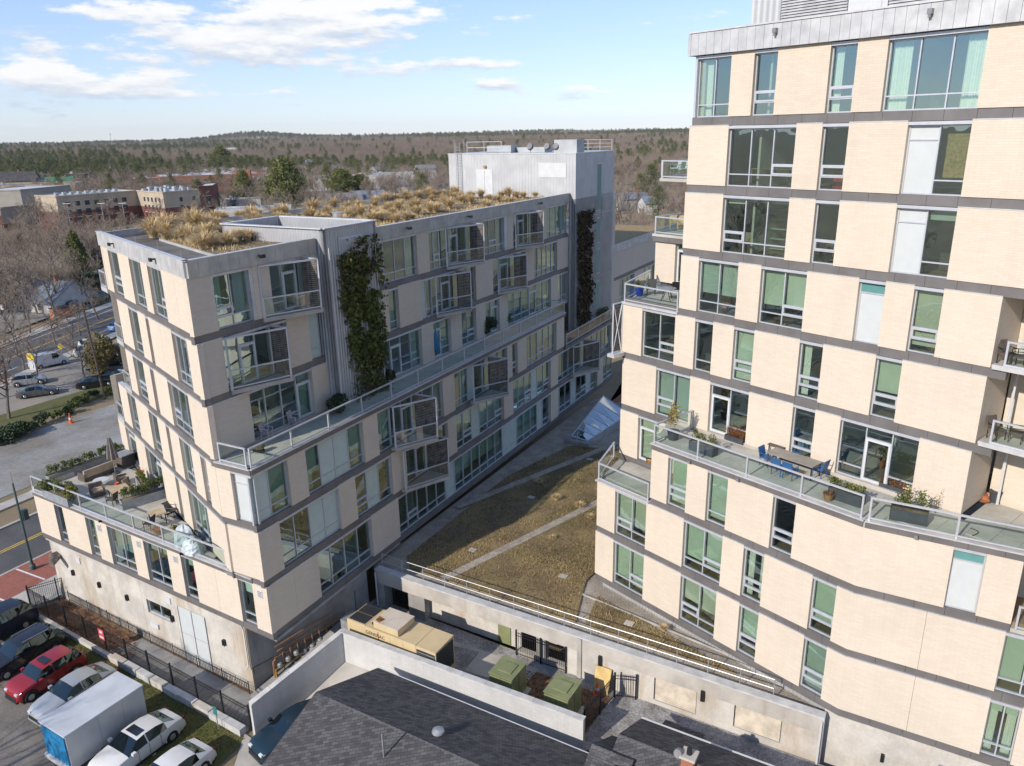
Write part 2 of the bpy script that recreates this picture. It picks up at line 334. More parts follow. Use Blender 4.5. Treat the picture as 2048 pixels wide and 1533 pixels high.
def local_thing(name, label, cat, group=None):
    """a prototype built at the origin; moved or copied afterwards"""
    return thing(name, label, cat, (0, 0, 0), 0, group)
def place(o, loc, rz=0, sc=None):
    o.location = loc; o.rotation_euler = (0, 0, rz)
    if sc is not None: o.scale = (sc,) * 3 if not isinstance(sc, tuple) else sc
    return o

# ------------------------------------------------------------------ ground and terrain
def smooth(a, b, x):
    t = min(1, max(0, (x - a) / (b - a))); return t * t * (3 - 2 * t)
def terrain(x, y):
    r = math.hypot(x, y); az = math.degrees(math.atan2(x, y))
    amp = 15 - 9 * (1 - smooth(-22, -12, az)) if abs(az) < 80 else 10
    h = amp * smooth(700, 3000, r) - 2.5 * smooth(120, 320, r)
    h += 33 * math.exp(-((az + 17.3) / 3.2) ** 2) * smooth(3200, 4600, r) + 14 * math.exp(-((az - 1.5) / 6.0) ** 2) * smooth(3600, 5200, r)
    if r > 200: h += smooth(200, 900, r) * (2.2 * math.sin(x * .004 + 1.3) * math.cos(y * .0031) + 1.2 * math.sin(x * .011 + y * .007))
    return h
def build_terrain():
    rs = [0, 15, 40, 80, 120, 160, 200, 250, 300, 360, 440, 540, 660, 800, 980, 1200, 1500, 1850, 2300, 2800, 3400, 4100, 5000, 6200, 7800, 10000, 14000]; NA = 160
    V = [(0, 0, -.02)]; F = []
    for r in rs[1:]:
        for k in range(NA):
            t = 2 * math.pi * k / NA; x = r * math.sin(t); y = r * math.cos(t); V.append((x, y, terrain(x, y) - .02))
    for k in range(NA): F.append((0, 1 + (k + 1) % NA, 1 + k))
    for i in range(len(rs) - 2):
        for k in range(NA): a = 1 + i * NA + k; b = 1 + i * NA + (k + 1) % NA; F.append((a, b, b + NA, a + NA))
    struct(mk('terrain', V, F, 'dry_ground', smooth=True))
build_terrain()
def sheet(name, pts, mat, z=None):
    q = [(p[0], p[1], p[2] if len(p) > 2 else z) for p in pts]
    a = sum(q[k][0] * q[(k + 1) % len(q)][1] - q[(k + 1) % len(q)][0] * q[k][1] for k in range(len(q)))
    if a < 0: q = q[::-1]
    return struct(MB().poly(q).build(name, mat))

# ------------------------------------------------------------------ the two buildings: wall frames and levels
LV = dict(A=34.5, B=31.2, C=27.9, D=24.6, E=21.3, F=18.0, G=14.7, H=11.4, I=8.1, J=4.8)
FR = {'T1': Fr((6.65, 44.7), (.638, -.770), -1), 'T2': Fr((4.9, 41.45), (10.05, -12.05), -1), 'T3': Fr((14.95, 29.4), (.861, -.51), -1),
      'L1': Fr((-15.58, 37.0), (-9.72, 11.9), 1), 'LI': Fr((-13.35, 35.85), (-19.6, 12.15), 1), 'L2': Fr((-13.35, 35.85), (-2.25, 1.2), 1),
      'R1': Fr((-15.58, 37.0), (21.4, 39.1), 1), 'R2': Fr((-13.35, 35.85), (21.4, 40.15), 1)}
for k in ('L1', 'LI', 'L2'): FR[k].n = (-FR[k].u[1], FR[k].u[0])
for k in ('T1', 'T2', 'T3'): FR[k].n = (FR[k].u[1], -FR[k].u[0])
for k, f in FR.items():     # outward normals face the court / the camera side
    want = {'T': (-.77, -.64), 'L': (-.6, -.8), 'R': (.88, -.48)}[k[0]]
    if f.n[0] * want[0] + f.n[1] * want[1] < 0: f.n = (-f.n[0], -f.n[1])
TAB = {
    ('T1', 'A'): '4.49 Wgg 6.47 P 7.73 Ws 8.95 P 11.49 Ws 12.68 P 13.97 Wggg 17.67 P 20.15',
    ('T1', 'B'): '4.19 P 6.56 Wggs 10.2 P 11.47 Ws 12.68 P 15.18 Wwg 17.6 P 19.93',
    ('T1', 'C'): '4.13 P 6.51 Wsgg 10.18 P 11.5 Ws 12.65 P 15.17 Wwg 17.56 P 20.49',
    ('T1', 'D'): '4.08 P 5.25 Wgg 7.69 P 9 Wgs 11.44 P 13.95 Wt 15.14 P 16.36 Ws 17.54 P 19.71',
    ('T1', 'E'): '0.02 P 1.5 Wgs 3.89 P 5.24 Wg 6.4 P 7.7 Ws 8.91 P 11.42 Ws 12.62 P 15.14 Ws 16.3 P 19.66',
    ('T1', 'F'): '0.08 P 2.69 Wsg 5.12 P 6.46 Wdg 8.88 P 11.41 Ws 12.59 P 13.88 Wgdg 17.49 P 19.6',
    ('T1', 'G'): '0.03 P 1.47 Wd 3.07 P 6.01',
    ('T2', 'G'): '4.02 P 5.15 Ws 6.39 P 7.66 Wg 8.87 P 11.37 Ws 12.54 P 15.69',
    ('T3', 'G'): '0 P 3.4 Wt 4.56 P 5.8',
    ('T2', 'H'): '0.04 P 1.47 Wsg 3.8 P 6.37 Wgs 8.81 P 10.05 Ws 11.2 P 13.72 Ws 14.88 P 15.69',
    ('T3', 'H'): '0 P 5.71 Wgg 7.51 P 8.42',
    ('T2', 'I'): '-0.03 P 1.43 Wgs 3.77 P 6.37 Wsg 8.69 P 10.08 Ws 11.19 P 13.65 Ws 14.79 P 15.7',
    ('T3', 'I'): '0.01 P 5.66 Wgg 6.79 P 8.06',
    ('L1', 'D'): '0.2 P 4.39 Wsg 6.92 P 8.24 Wgg 10.69 P 13.2 Ws 15.59 P 17.36',
    ('L1', 'E'): '0.04 P 1.74 Wsgg 4.22 P 8.46 Wg 9.12 P 10.76 Wg 12.85 P 15.44',
    ('L1', 'F'): '-0.05 P 2.99 Wggs 6.59 P 9.24 Wg 10.07 P 11.56 Ws 13.89 P 15.57',
    ('L1', 'G'): '0.06 P 1.57 Ws 2.45 P 4.03 Wsg 6.08 P 7.91 Wg 8.6 P 10.35 Wg 12.28 P 15.31 Wg 17.36 P 19.56',
    ('L2', 'G'): '0.07 Ww 1.5 P 2.56',
    ('L1', 'H'): '-0.19 P 2.66 Wggg 6.02 P 7.71 Wg 8.39 P 11.36 Wdg 14.9 P 17.41 Wd 19.94 P 21.89',
    ('L2', 'H'): '0.06 P 2.49',
    ('LI', 'I'): '-0.02 P 1.13 Wg 2.32 P 6.1 Wg 7.26 P 8.5 Wgg 10.82 P 12 Wgg 14.57 P 15.85 Wg 16.94 P 19.55 Wg 20.57 P 22.97',
    ('R1', 'D'): '-0.08 P 1.47 Wsg 3.86 M 4.09 P 5.3 B 8.5 P 9.02 X 14.29 Wsggg 19.08 P 20.55 Wgs 22.12 B 27.1 P 28.21 Wgsg 31.64 M 32.17 P 33.16 B 37.7 P 39.63 Wgggg 44.45',
    ('R1', 'E'): '-0.02 P 1.56 B 6.12 P 7.88 Wv 8.88 X 14.17 P 15.51 Wg 16.63 P 19.35 Wvg 20.84 B 25.81 Wg 26.82 P 29.54 B 35.33 P 37.09 Wggggg 41.94 P 44.49',
    ('R1', 'F'): '0.02 P 2.85 Wgggd 7.72 P 9.12 X 14.39 Wgdgg 19.08 P 20.59 Wdg 22.94 P 24.48 Wgs 26.69 P 28.16 Wgd 30.52 P 32 Wgggdgg 40.53 P 42.14 Wgg 44.41',
    ('R2', 'G'): '-0.05 Wvg 2.56 P 3.95 Wgvvg 9 P 10.44 Wg 11.92 B 16.95 Wg 17.98 P 19.51 Wgg 21.69 v 22.57 B 27.68 P 28.5 Ws 29.49 P 31.11 Wggsgg 37.27 P 39',
    ('R2', 'H'): '-0.06 P 1.48 Wggvv 6.36 P 7.87 Wsvg 11.56 P 13.17 B 18.38 P 19.54 Wgsvggs 26.94 P 28.57 Wggsvgs 35.99 P 37.62 Wggg 41.78 B 48.02 Wggg 51.49 P 54.95',
    ('R2', 'I'): '0.1 P 4.06 Wgggg 9.07 P 11.98 Wgsggg 18.01 v 19.32 Wgggggg 26.85 v 29.47 Wggg 33.43 v 34.58 Wg 36.01 P 37.67 v 38.32 Wgg 41.06 v 42.36 Wgs 44.91 v 46.19 Wg 47.73 P 49.32 Wgg 52.42',
}
PW_, BAND = 2.88, 0.42
def panel(root, F, s0, s1, zc, mat='brick_cream'):
    n = max(1, int(round((s1 - s0) / 2.5)))
    for k in range(n):
        a = s0 + (s1 - s0) * k / n + (.006 if k else 0); b = s0 + (s1 - s0) * (k + 1) / n - (.006 if k < n - 1 else 0)
        p = MB().box(F, a, b, -.30, 0, zc - PW_, zc).build('brick_panel', mat, root)
        MB().box(F, a, b, -.30, .015, zc + .002, zc + .035).build('cap_flashing', 'flash', p)
def band(root, F, s0, s1, z0, z1, d=-.05, pitch=1.24, mat='band', name='fascia_panel', th=.25):
    n = max(1, int(round((s1 - s0) / pitch)))
    for k in range(n):
        a = s0 + (s1 - s0) * k / n + .006; b = s0 + (s1 - s0) * (k + 1) / n - .006
        MB().box(F, a, b, d - th, d, z0, z1).build(name, mat, root)
def window(root, F, s0, s1, zc, code, blind=None, glass='glass', seed=0, curtain=0, h=PW_):
    """aluminium window with its panes; code is one letter for each light"""
    z0 = zc - h; z1 = zc - .02; H = z1 - z0 - .16; W = s1 - s0; n = len(code); fb = MB(); Q = []; lr = random.Random(int(seed * 997) + int(s0 * 31) + int(zc * 7))
    fw = .055
    def bar(a, b, lo, hi, o=0): fb.box(F, a, b, -.30, -.19 + o, lo, hi)
    fb.box(F, s0 + .004, s1 - .004, -.26, -.012, z1 - .13, z1)               # metal head, flush with the wall
    bar(s0, s1, z0, z0 + fw); bar(s0, s1, z1 - .13 - fw, z1 - .131)
    zt = z1 - .13 - fw; zb = z0 + fw
    xs = [s0 + W * k / n for k in range(n + 1)]
    for k in range(n + 1):
        x = min(max(xs[k], s0 + fw / 2), s1 - fw / 2); bar(x - fw / 2, x + fw / 2, zb, zt)
    for k, c in enumerate(code):
        a = xs[k] + (fw if k == 0 else fw / 2); b = xs[k + 1] - (fw if k == n - 1 else fw / 2); hh = zt - zb
        def cut(fr): z = zb + hh * fr; bar(a, b, z - fw / 2, z + fw / 2); return z
        if c == 'g': z = cut(.20); Q += [(a, b, zb, z - fw / 2, 'g'), (a, b, z + fw / 2, zt, 'm')]
        elif c == 's':
            z = cut(.20); y = cut(.39)
            lo, hi = z + fw / 2, y - fw / 2; t = .075
            for q in ((a, b, lo, lo + t), (a, b, hi - t, hi), (a, a + t, lo + t, hi - t), (b - t, b, lo + t, hi - t)): fb.box(F, q[0], q[1], -.28, -.165, q[2], q[3])
            Q += [(a, b, zb, z - fw / 2, 'g'), (a + t, b - t, lo + t, hi - t, 'g'), (a, b, y + fw / 2, zt, 'm')]
        elif c == 'w': z = cut(.80); Q += [(a, b, zb, z - fw / 2, 'w'), (a, b, z + fw / 2, zt, 'w')]
        elif c == 't': z = cut(.84); Q += [(a, b, zb, z - fw / 2, 'w'), (a, b, z + fw / 2, zt, 't')]
        elif c == 'v': z = cut(.20); Q += [(a, b, zb, z - fw / 2, 'v'), (a, b, z + fw / 2, zt, 'v')]
        elif c == 'd':
            z = cut(.80); Q += [(a, b, z + fw / 2, zt, 'g'), (a + .1, b - .1, zb + .1, z - .13, 'd')]
            Q.append((a, b, zb, z - fw / 2, 'leaf'))
        else: Q.append((a, b, zb, zt, 'm'))
    w = fb.build('window', 'frame', root)
    for a, b, lo, hi, c in Q:
        if c == 'leaf':
            m = MB(); t = .1
            for q in ((a, b, lo, lo + t), (a, b, hi - t, hi), (a, a + t, lo + t, hi - t), (b - t, b, lo + t, hi - t)): m.box(F, q[0], q[1], -.27, -.17, q[2], q[3])
            m.box(F, b - .085, b - .065, -.17, -.13, lo + 1.0, lo + 1.2); m.build('door_leaf', 'white_metal', w)
        elif c in 'wvt': MB().box(F, a, b, -.27, -.235, lo, hi).build('spandrel_panel', {'w': 'spandrel_white', 'v': 'spandrel_green', 't': 'spandrel_teal'}[c], w)
        else:
            tl = lr.uniform(-.009, .009); MB().poly([F.p(a, -.245 + tl, lo), F.p(b, -.245 - tl, lo), F.p(b, -.245 - tl, hi), F.p(a, -.245 + tl, hi)]).build('pane', glass, w)
    if blind:
        bm_ = lr.choice(('blind', 'blind', 'blind_warm', 'blind_grey'))
        for k, c in enumerate(code):
            if c in 'gsdf':
                bb = min(1, max(.05, blind + lr.uniform(-.07, .03)))
                MB().box(F, xs[k] + .05, xs[k + 1] - .05, -.44, -.425, zt - (zt - zb) * bb, zt).build('roller_blind', bm_, w)
    if curtain:
        for side in ((0, 1) if curtain > 1 else (lr.randint(0, 1),)):
            a = s0 + .06 if side == 0 else s1 - .06; sg = 1 if side == 0 else -1; wd = min(.3 * W, .75); V = []; Fc = []; NN = 24
            for i in range(NN + 1):
                q = F.p(a + sg * wd * i / NN, -.52 + .06 * math.sin(i * 1.9 + lr.random()), 0); V += [(q[0], q[1], zb), (q[0], q[1], zt)]
            for i in range(NN): Fc.append((2 * i, 2 * i + 2, 2 * i + 3, 2 * i + 1))
            mk('curtain', V, Fc, 'curtain', w, smooth=True)
    return w
def rail(root, pts, z, h=1.08, bay=3.1, split=2, closed=False, glass='rail_glass', mat='frame'):
    """metal-framed glass guard rail along pts (deck edge), one part with its panes"""
    fb = MB(); panes = []
    for a, b in zip(pts, pts[1:]):
        L = math.hypot(b[0] - a[0], b[1] - a[1]); F = Fr(a, (b[0] - a[0], b[1] - a[1])); n = max(1, int(round(L / bay)))
        fb.box(F, 0, L, -.045, .045, z + h - .07, z + h); fb.box(F, 0, L, -.03, .03, z + .08, z + .14)
        for k in range(n + 1):
            s = min(max(L * k / n, .04), L - .04); fb.box(F, s - .04, s + .04, -.04, .04, z, z + h - .071)
        for k in range(n):
            for j in range(split):
                s0 = L * k / n + .05 + (L / n - .1) * j / split; s1 = L * k / n + .05 + (L / n - .1) * (j + 1) / split - .012
                panes.append([F.p(s0, 0, z + .14), F.p(s1, 0, z + .14), F.p(s1, 0, z + h - .07), F.p(s0, 0, z + h - .07)])
    r = fb.build('railing', mat, root)
    for q in panes: MB().poly(q).build('glass_pane', glass, r)
    return r
def pavers(root, F, s0, s1, d0, d1, z, step, inside, mat='paver'):
    """individual paving slabs on pedestals, sharing one mesh"""
    g = .012; proto = None; n = 0
    for i in range(int((s1 - s0) / step) + 1):
        for j in range(int((d1 - d0) / step) + 1):
            c = F.p(s0 + (i + .5) * step, d0 + (j + .5) * step, z)
            if not inside(c[0], c[1]): continue
            if proto is None:
                h = step / 2 - g / 2; q = [(F.u[0] * a + F.n[0] * b, F.u[1] * a + F.n[1] * b) for a, b in ((-h, -h), (h, -h), (h, h), (-h, h))]
                proto = MB().prism(q, -.05, 0).build('paving_slab', mat); o = proto
            else: o = proto.copy(); COL.objects.link(o)
            o.location = (c[0], c[1], z + rnd.uniform(-.003, .003)); attach2(o, root)
            n += 1
def attach2(o, parent):
    o.parent = parent; o.matrix_parent_inverse = parent.matrix_basis.inverted()
def inpoly(P):
    def f(x, y):
        c = False; n = len(P)
        for i in range(n):
            x0, y0 = P[i]; x1, y1 = P[(i + 1) % n]
            if (y0 > y) != (y1 > y) and x < (x1 - x0) * (y - y0) / (y1 - y0) + x0: c = not c
        return c
    return f
def shrink(P, d):
    a = sum(P[k][0] * P[(k + 1) % len(P)][1] - P[(k + 1) % len(P)][0] * P[k][1] for k in range(len(P)))
    if a < 0: P = P[::-1]
    n = len(P); out = []
    for i in range(n):
        p0, p1, p2 = P[i - 1], P[i], P[(i + 1) % n]; u = unit((p1[0] - p0[0], p1[1] - p0[1])); v = unit((p2[0] - p1[0], p2[1] - p1[1]))
        n1 = (-u[1], u[0]); n2 = (-v[1], v[0]); k = 1 + n1[0] * n2[0] + n1[1] * n2[1]
        out.append((p1[0] + d * (n1[0] + n2[0]) / max(k, .3), p1[1] + d * (n1[1] + n2[1]) / max(k, .3)))
    return out
def interior(root, F, s0, s1, zc, depth=5.5, step=6.2):
    m = MB(); m.box(F, s0 + .3, s1 - .3, -depth - .1, -depth, zc - 2.9, zc - .02)
    s = s0 + step * .6
    while s < s1 - 1: m.box(F, s - .06, s + .06, -depth, -.75, zc - 2.9, zc - .02); s += step
    m.build('interior_wall', 'room', root)
def run_floor(root, key, blinds=None, glass='glass', bandext=None, room=True, upto=None):
    F = FR[key[0]]; zc = LV[key[1]]; tk = TAB[key].split(); k = 0; wi = 0; lo = float(tk[0]); hi = float(tk[-1])
    for i in range(0, len(tk) - 1, 2):
        s0 = float(tk[i]); c = tk[i + 1]; s1 = float(tk[i + 2])
        if c == 'P': panel(root, F, s0, s1, zc)
        elif c == 'M': MB().box(F, s0, s1, -.3, -.02, zc - PW_, zc - .02).build('metal_pier', 'zinc', root)
        elif c == 'v': window(root, F, s0, s1, zc, 'v', glass=glass)
        elif c == 'X': pass
        else:
            code = c[1:] if c[0] == 'W' else 'gd' + 'g' * (1 + int((s1 - s0) > 3.6))
            bl = (blinds or {}).get(wi, None); cu = 0
            if isinstance(bl, tuple): cu = bl[1]; bl = bl[0]
            window(root, F, s0, s1, zc, code, bl, glass, seed=wi + zc, curtain=cu); wi += 1
    band(root, F, (bandext or (lo, hi))[0], (bandext or (lo, hi))[1], zc - PW_ - BAND, zc - PW_ - .004)
    if room and hi - lo > 6: interior(root, F, lo + (4.6 if key[0][0] in 'LR' else 0), hi, zc)

# ------------------------------------------------------------------ right: the tall stepped tower
tower = thing('apartment_tower', 'tall cream brick apartment tower with stepped floors filling the right side', 'building', (14, 36, 0))
def ext(F, s): return F.xy(s)
T1, T2, T3 = FR['T1'], FR['T2'], FR['T3']
run_floor(tower, ('T1', 'A'), {0: (None, 1), 2: (None, 1), 3: (None, 2)}, bandext=(4.3, 20.15))
run_floor(tower, ('T1', 'B'), {0: None})
run_floor(tower, ('T1', 'C'), {0: .06, 2: .16})
run_floor(tower, ('T1', 'D'), {0: .68, 1: .70, 3: .97}, bandext=(0.0, 20.3))
run_floor(tower, ('T1', 'E'), {2: .98, 3: (None, 1), 4: .62}, bandext=(0.0, 20.3))
run_floor(tower, ('T1', 'F'), {0: .98}, bandext=(0.05, 4.0))
run_floor(tower, ('T1', 'G'), {0: .97}, bandext=(0.02, 3.9))
run_floor(tower, ('T2', 'G'), {0: .97, 1: .98, 2: .05}, bandext=(4.02, 15.7)); run_floor(tower, ('T3', 'G'))
run_floor(tower, ('T2', 'H'), {0: .78, 1: .82, 2: (None, 2), 3: .8}); run_floor(tower, ('T3', 'H'), {0: .9})
run_floor(tower, ('T2', 'I'), {0: .9, 1: .6, 2: .72, 3: .97}); run_floor(tower, ('T3', 'I'), {0: (.2, 2)})
# fascia below the terrace, at its outer edge, and below the small balcony
band(tower, T2, 4.0, 15.66, 14.706, 15.0, .05); band(tower, T3, .03, 9, 14.706, 15.0, .05)
MB().box(T2, 3.96, 15.69, -.2, .12, 15.003, 15.06).build('coping', 'flash', tower); MB().box(T3, .02, 9, -.2, .12, 15.003, 15.06).build('coping', 'flash', tower)
MB().box(T2, -.05, 4.0, -.2, .12, 11.45, 11.52).build('coping', 'flash', tower)
def slab(root, P, z0, z1, mat='room_floor'): return MB().prism(P, z0, z1).build('floor_slab', mat, root)
back = [T1.xy(26, -13), T1.xy(3.9, -13)]
for k in 'ABC': slab(tower, [T1.xy(4.4, -.32), T1.xy(26, -.32)] + back, LV[k] - 3.29, LV[k] - 2.93)
slab(tower, [T1.xy(4.3, -.32), T1.xy(26, -.32)] + back, 34.52, 34.9, 'roof_membrane')
for k in 'DEF':
    a_ = 4.3 if k == 'D' else .3
    slab(tower, [T1.xy(a_, -.32), T1.xy(19.4, -.32), T1.xy(19.4, -13), T1.xy(a_, -13)], LV[k] - 3.29, LV[k] - 2.93); slab(tower, [T1.xy(19.41, -3.0), T1.xy(26, -3.0), T1.xy(26, -13), T1.xy(19.41, -13)], LV[k] - 3.29, LV[k] - 2.94)
low = [T2.xy(.1, -.32), T2.xy(15.6, -.32), T3.xy(15, -.32), T3.xy(15, -16), T1.xy(.1, -13)]
for k in 'HI': slab(tower, low, LV[k] - 3.29, LV[k] - 2.93)
slab(tower, [T2.xy(4.3, -.32)] + low[1:-1] + [T1.xy(.4, -13), T1.xy(.4, -.32), T1.xy(3.9, -.32)], LV['G'] - 3.29, LV['G'] - 2.93)
# end walls of the stepped floors (left end) and the party wall far right
for k, s in (('A', 4.5), ('B', 4.19), ('C', 4.13), ('D', 4.08)): MB().box(T1, s + .002, s + .30, -12.9, -.302, LV[k] - 3.26, LV[k]).build('end_wall', 'brick_cream', tower)
for k, s in (('E', .02), ('F', .08), ('G', .03)): MB().box(T1, s + .002, s + .30, -12.9, -.302, LV[k] - 3.26, LV[k]).build('end_wall', 'brick_cream', tower)
for k in 'HI': MB().box(T2, .002, .30, -9, -.302, LV[k] - 3.26, LV[k]).build('end_wall', 'brick_cream', tower)
# window corner post of the top floor
MB().box(T1, 4.36, 4.48, -.3, -.02, 31.62, 34.48).build('corner_post', 'frame', tower)
# roof fascia of standing metal sheets, coping and the scuppers
band(tower, T1, 4.2, 21, 34.515, 35.52, .22, .46, 'zinc', 'cladding_sheet', .2)
MB().box(T1, 4.1, 21, -.6, .27, 35.525, 35.6).build('coping', 'flash', tower)
MB().box(T1, 4.02, 4.19, -9, .22, 34.515, 35.52).build('cladding_sheet', 'zinc', tower)
for s in (8.9, 15.6):
    m = MB().box(T1, s - .09, s + .09, .22, .42, 35.1, 35.3); m.box(T1, s - .05, s + .05, .3, .4, 34.98, 35.1); m.build('camera_light', 'frame_dark', tower)
# plant storey on the roof, set back
RP = Fr(T1.xy(0, -3.0), T1.u); RP.n = T1.n
MB().box(RP, 5.35, 7.0, -6, 0, 34.95, 39.5).build('ribbed_wall', 'ribbed_white', tower)
for a, b in ((7.02, 10.4), (12.3, 22)):
    m = MB(); z = 35.0
    while z < 39.4: m.hexa([RP.p(s, d, zz) for zz, dd in ((z, 0), (z + .1, .06)) for s, d in ((a, -.12 - dd), (b, -.12 - dd), (b, 0 - dd), (a, 0 - dd))]); z += .125
    m.build('louvre_bank', 'zinc', tower); MB().box(RP, a, b, -6, -.25, 34.95, 39.5).build('plant_wall', 'frame_dark', tower)
d_ = MB().box(RP, 10.44, 12.26, -6, -.02, 34.95, 39.5).build('plant_door_wall', 'white_metal', tower)
MB().box(RP, 10.7, 12.0, -.02, .03, 35.0, 39.0).build('door', 'white_metal', tower)
MB().box(RP, 5.3, 22, -.05, .05, 34.9, 34.95).build('kerb_flashing', 'flash', tower)
# recess with balconies at the right end of the upper floors
MB().box(T1, 19.72, 27, -3.0, -2.7, 14.8, 24.6).build('recess_wall', 'brick_cream', tower)
for k, s in (('D', 19.71), ('E', 19.66), ('F', 19.6)):
    MB().box(T1, s - .28, s - .004, -2.7, -.302, LV[k] - PW_, LV[k]).build('return_wall', 'brick_cream', tower)
for k in 'DE':
    z = LV[k] - 3.3; e = 19.9
    MB().box(T1, 19.7, 27, -2.68, -.1, z + .42, z + .52).build('balcony_deck', 'paver', tower); MB().box(T1, e - .1, 27, -.12, .1, z + .40, z + .6).build('deck_edge', 'flash', tower)
    rail(tower, [T1.xy(e + .25, -.05), T1.xy(27, -.05)], z + .52, 1.08, 1.9)
    MB().tube(T1.p(20.15, -1.9, z + .5), T1.p(20.15, -1.9, z + 3.2), .06).build('downpipe', 'white_metal', tower)
MB().tube(T1.p(20.2, -2.4, 15.0), T1.p(20.2, -2.4, 18.0), .06).build('downpipe', 'white_metal', tower)
# terrace above the lower floors and the small balcony beside it
TER = [T2.xy(4.0, .1), T2.xy(15.69, .1), T3.xy(6.9, .1), T1.xy(22.6, -2.7), T1.xy(19.7, -2.7), T1.xy(19.7, 0), T1.xy(3.6, 0)]
MB().prism(shrink(TER, .12), 14.72, 14.965).build('terrace_base', 'paver', tower)
pavers(tower, T1, 1.0, 24, -3.2, 5.6, 15.02, .92, inpoly(shrink(TER, .40)))
rail(tower, [T2.xy(4.1, -.05), T2.xy(15.55, -.05)], 15.06, 1.08, 3.2, 2); rail(tower, [T3.xy(.12, -.05), T3.xy(6.7, -.05)], 15.06, 1.08, 3.2, 2)
rail(tower, [T2.xy(4.1, -.12), T2.xy(4.1, -3.3)], 15.06, 1.08, 3.2, 1)
rail(tower, [T3.xy(6.75, -.1), T1.xy(22.4, -2.5)], 15.06, 1.08, 3.2, 1)
BAL = [T2.xy(0, .1), T2.xy(4.0, .1), T1.xy(3.7, 0), T1.xy(0, 0)]
MB().prism(shrink(BAL, .1), 11.42, 11.448).build('terrace_base', 'paver', tower)
pavers(tower, T1, -3.6, 4.8, .02, 3.7, 11.50, .92, inpoly(shrink(BAL, .38)))
rail(tower, [T2.xy(.1, -.05), T2.xy(3.9, -.05)], 11.52, 1.08, 4, 3); rail(tower, [T2.xy(.05, -.1), T1.xy(-.1, .35)], 11.52, 1.08, 3.4, 1)
MB().box(T1, 3.9, 19.58, -.33, -.03, 14.9, 15.112).build('wall_kerb', 'concrete', tower)
# roof deck of the sixth floor (left end) with its guard, wood screen at the outer end
MB().prism([T1.xy(.1, -.1), T1.xy(4.05, -.1), T1.xy(4.05, -5.4), T1.xy(-2.2, -5.4), T1.xy(-2.2, -4.6)], 21.34, 21.40).build('roof_deck', 'paver', tower)
MB().box(T1, -.05, 4.05, -.3, .1, 21.34, 21.48).build('coping', 'flash', tower)
rail(tower, [T1.xy(.05, -.06), T1.xy(4.0, -.06)], 21.48, 1.08, 4, 1); rail(tower, [T1.xy(.02, -.12), T1.xy(-1.9, -4.6)], 21.48, 1.08, 4.8, 1)
m = MB(); z = 18.5
while z < 21.2: m.box(T1, -.10, -.06, .06, .78, z, z + .085); z += .11
m.build('wood_screen', 'wood_grey', tower)
m = MB()
for a, b in (((.03, 18.4), (.03, 21.45)), ((.82, 18.4), (.82, 21.45)), ((.03, 21.42), (.82, 21.42)), ((.05, 18.5), (.8, 21.4)), ((.8, 18.5), (.05, 21.4))): m.bar(T1.p(-.02, a[0], a[1]), T1.p(-.02, b[0], b[1]), .06, .06)
m.build('screen_frame', 'white_metal', tower); MB().box(T1, -.3, .25, 0.02, .95, 18.2, 18.4).build('screen_slab', 'flash', tower)
# stepped rear block seen past the left edge of the tower
TS = Fr(T1.xy(0, -5.4), T1.u); TS.n = T1.n
panel(tower, TS, -2.2, -.6, 24.6); window(tower, TS, -.58, 1.9, 24.6, 'dg', .3); panel(tower, TS, 1.92, 4.0, 24.6)
MB().box(TS, -2.2, 4.0, -3, -.75, 21.42, 24.55).build('interior_wall', 'room', tower)
MB().box(TS, -2.3, 4.05, -6, .25, 24.62, 24.78).build('balcony_deck', 'paver', tower); band(tower, TS, -2.3, 4.05, 24.3, 24.615, .2)
rail(tower, [TS.xy(-2.15, .15), TS.xy(3.6, .15)], 24.78, 1.08, 6, 1); rail(tower, [TS.xy(-2.2, .1), TS.xy(-2.2, -3.5)], 24.78, 1.08, 4, 1)
MB().box(TS, -.9, 4.0, -6, -2.4, 24.8, 28.0).build('end_wall', 'brick_cream', tower)
MB().box(TS, -2.0, 4.05, -6, .1, 28.02, 28.2).build('balcony_deck', 'paver', tower); rail(tower, [TS.xy(-1.9, 0), TS.xy(3.6, 0)], 28.2, 1.08, 6, 1); rail(tower, [TS.xy(-1.95, 0), TS.xy(-1.95, -3.5)], 28.2, 1.08, 4, 1)
MB().box(T3, 5.82, 14, -2.8, -2.5, 11.5, 14.68).build('recess_wall', 'brick_cream', tower); MB().box(T3, 5.82, 14, -2.48, -.1, 11.42, 11.6).build('balcony_deck', 'paver', tower); MB().box(T3, 5.80, 5.83, -2.48, -.31, 11.6, 14.68).build('return_wall', 'brick_cream', tower); rail(tower, [T3.xy(5.95, -.06), T3.xy(14, -.06)], 11.62, 1.08, 2.8, 1)
MB().box(T3, 5.82, 14, -2.48, .05, 14.69, 14.703).build('soffit', 'concrete_grey', tower)
# concrete ground storey on the right and the ribbed kick plate above the gravel
m = MB().box(T3, -.6, 20, -.6, -.35, .5, 4.79); m.build('base_wall', 'concrete_pale', tower)
MB().box(T2, .35, 15.4, -.45, -.33, 4.25, 4.79).build('kick_plate', 'ribbed', tower)
m = MB().box(T3, 4.3, 7.4, -.35, -.28, 1.4, 3.75); m.build('grille_frame', 'meter_grey', tower); MB().box(T3, 4.45, 7.25, -.28, -.26, 1.4, 3.6).build('grille', 'vent_dark', tower)
MB().box(T3, 2.0, 2.14, -.35, -.2, 2.9, 3.3).build('wall_light', 'black_iron', tower)
for q in ((T2, 6.6), (T2, 9.5), (T3, 2.0)):
    MB().box(q[0], q[1] - .07, q[1] + .07, .05, .2, 14.74, 14.9).build('soffit_light', 'frame_dark', tower)

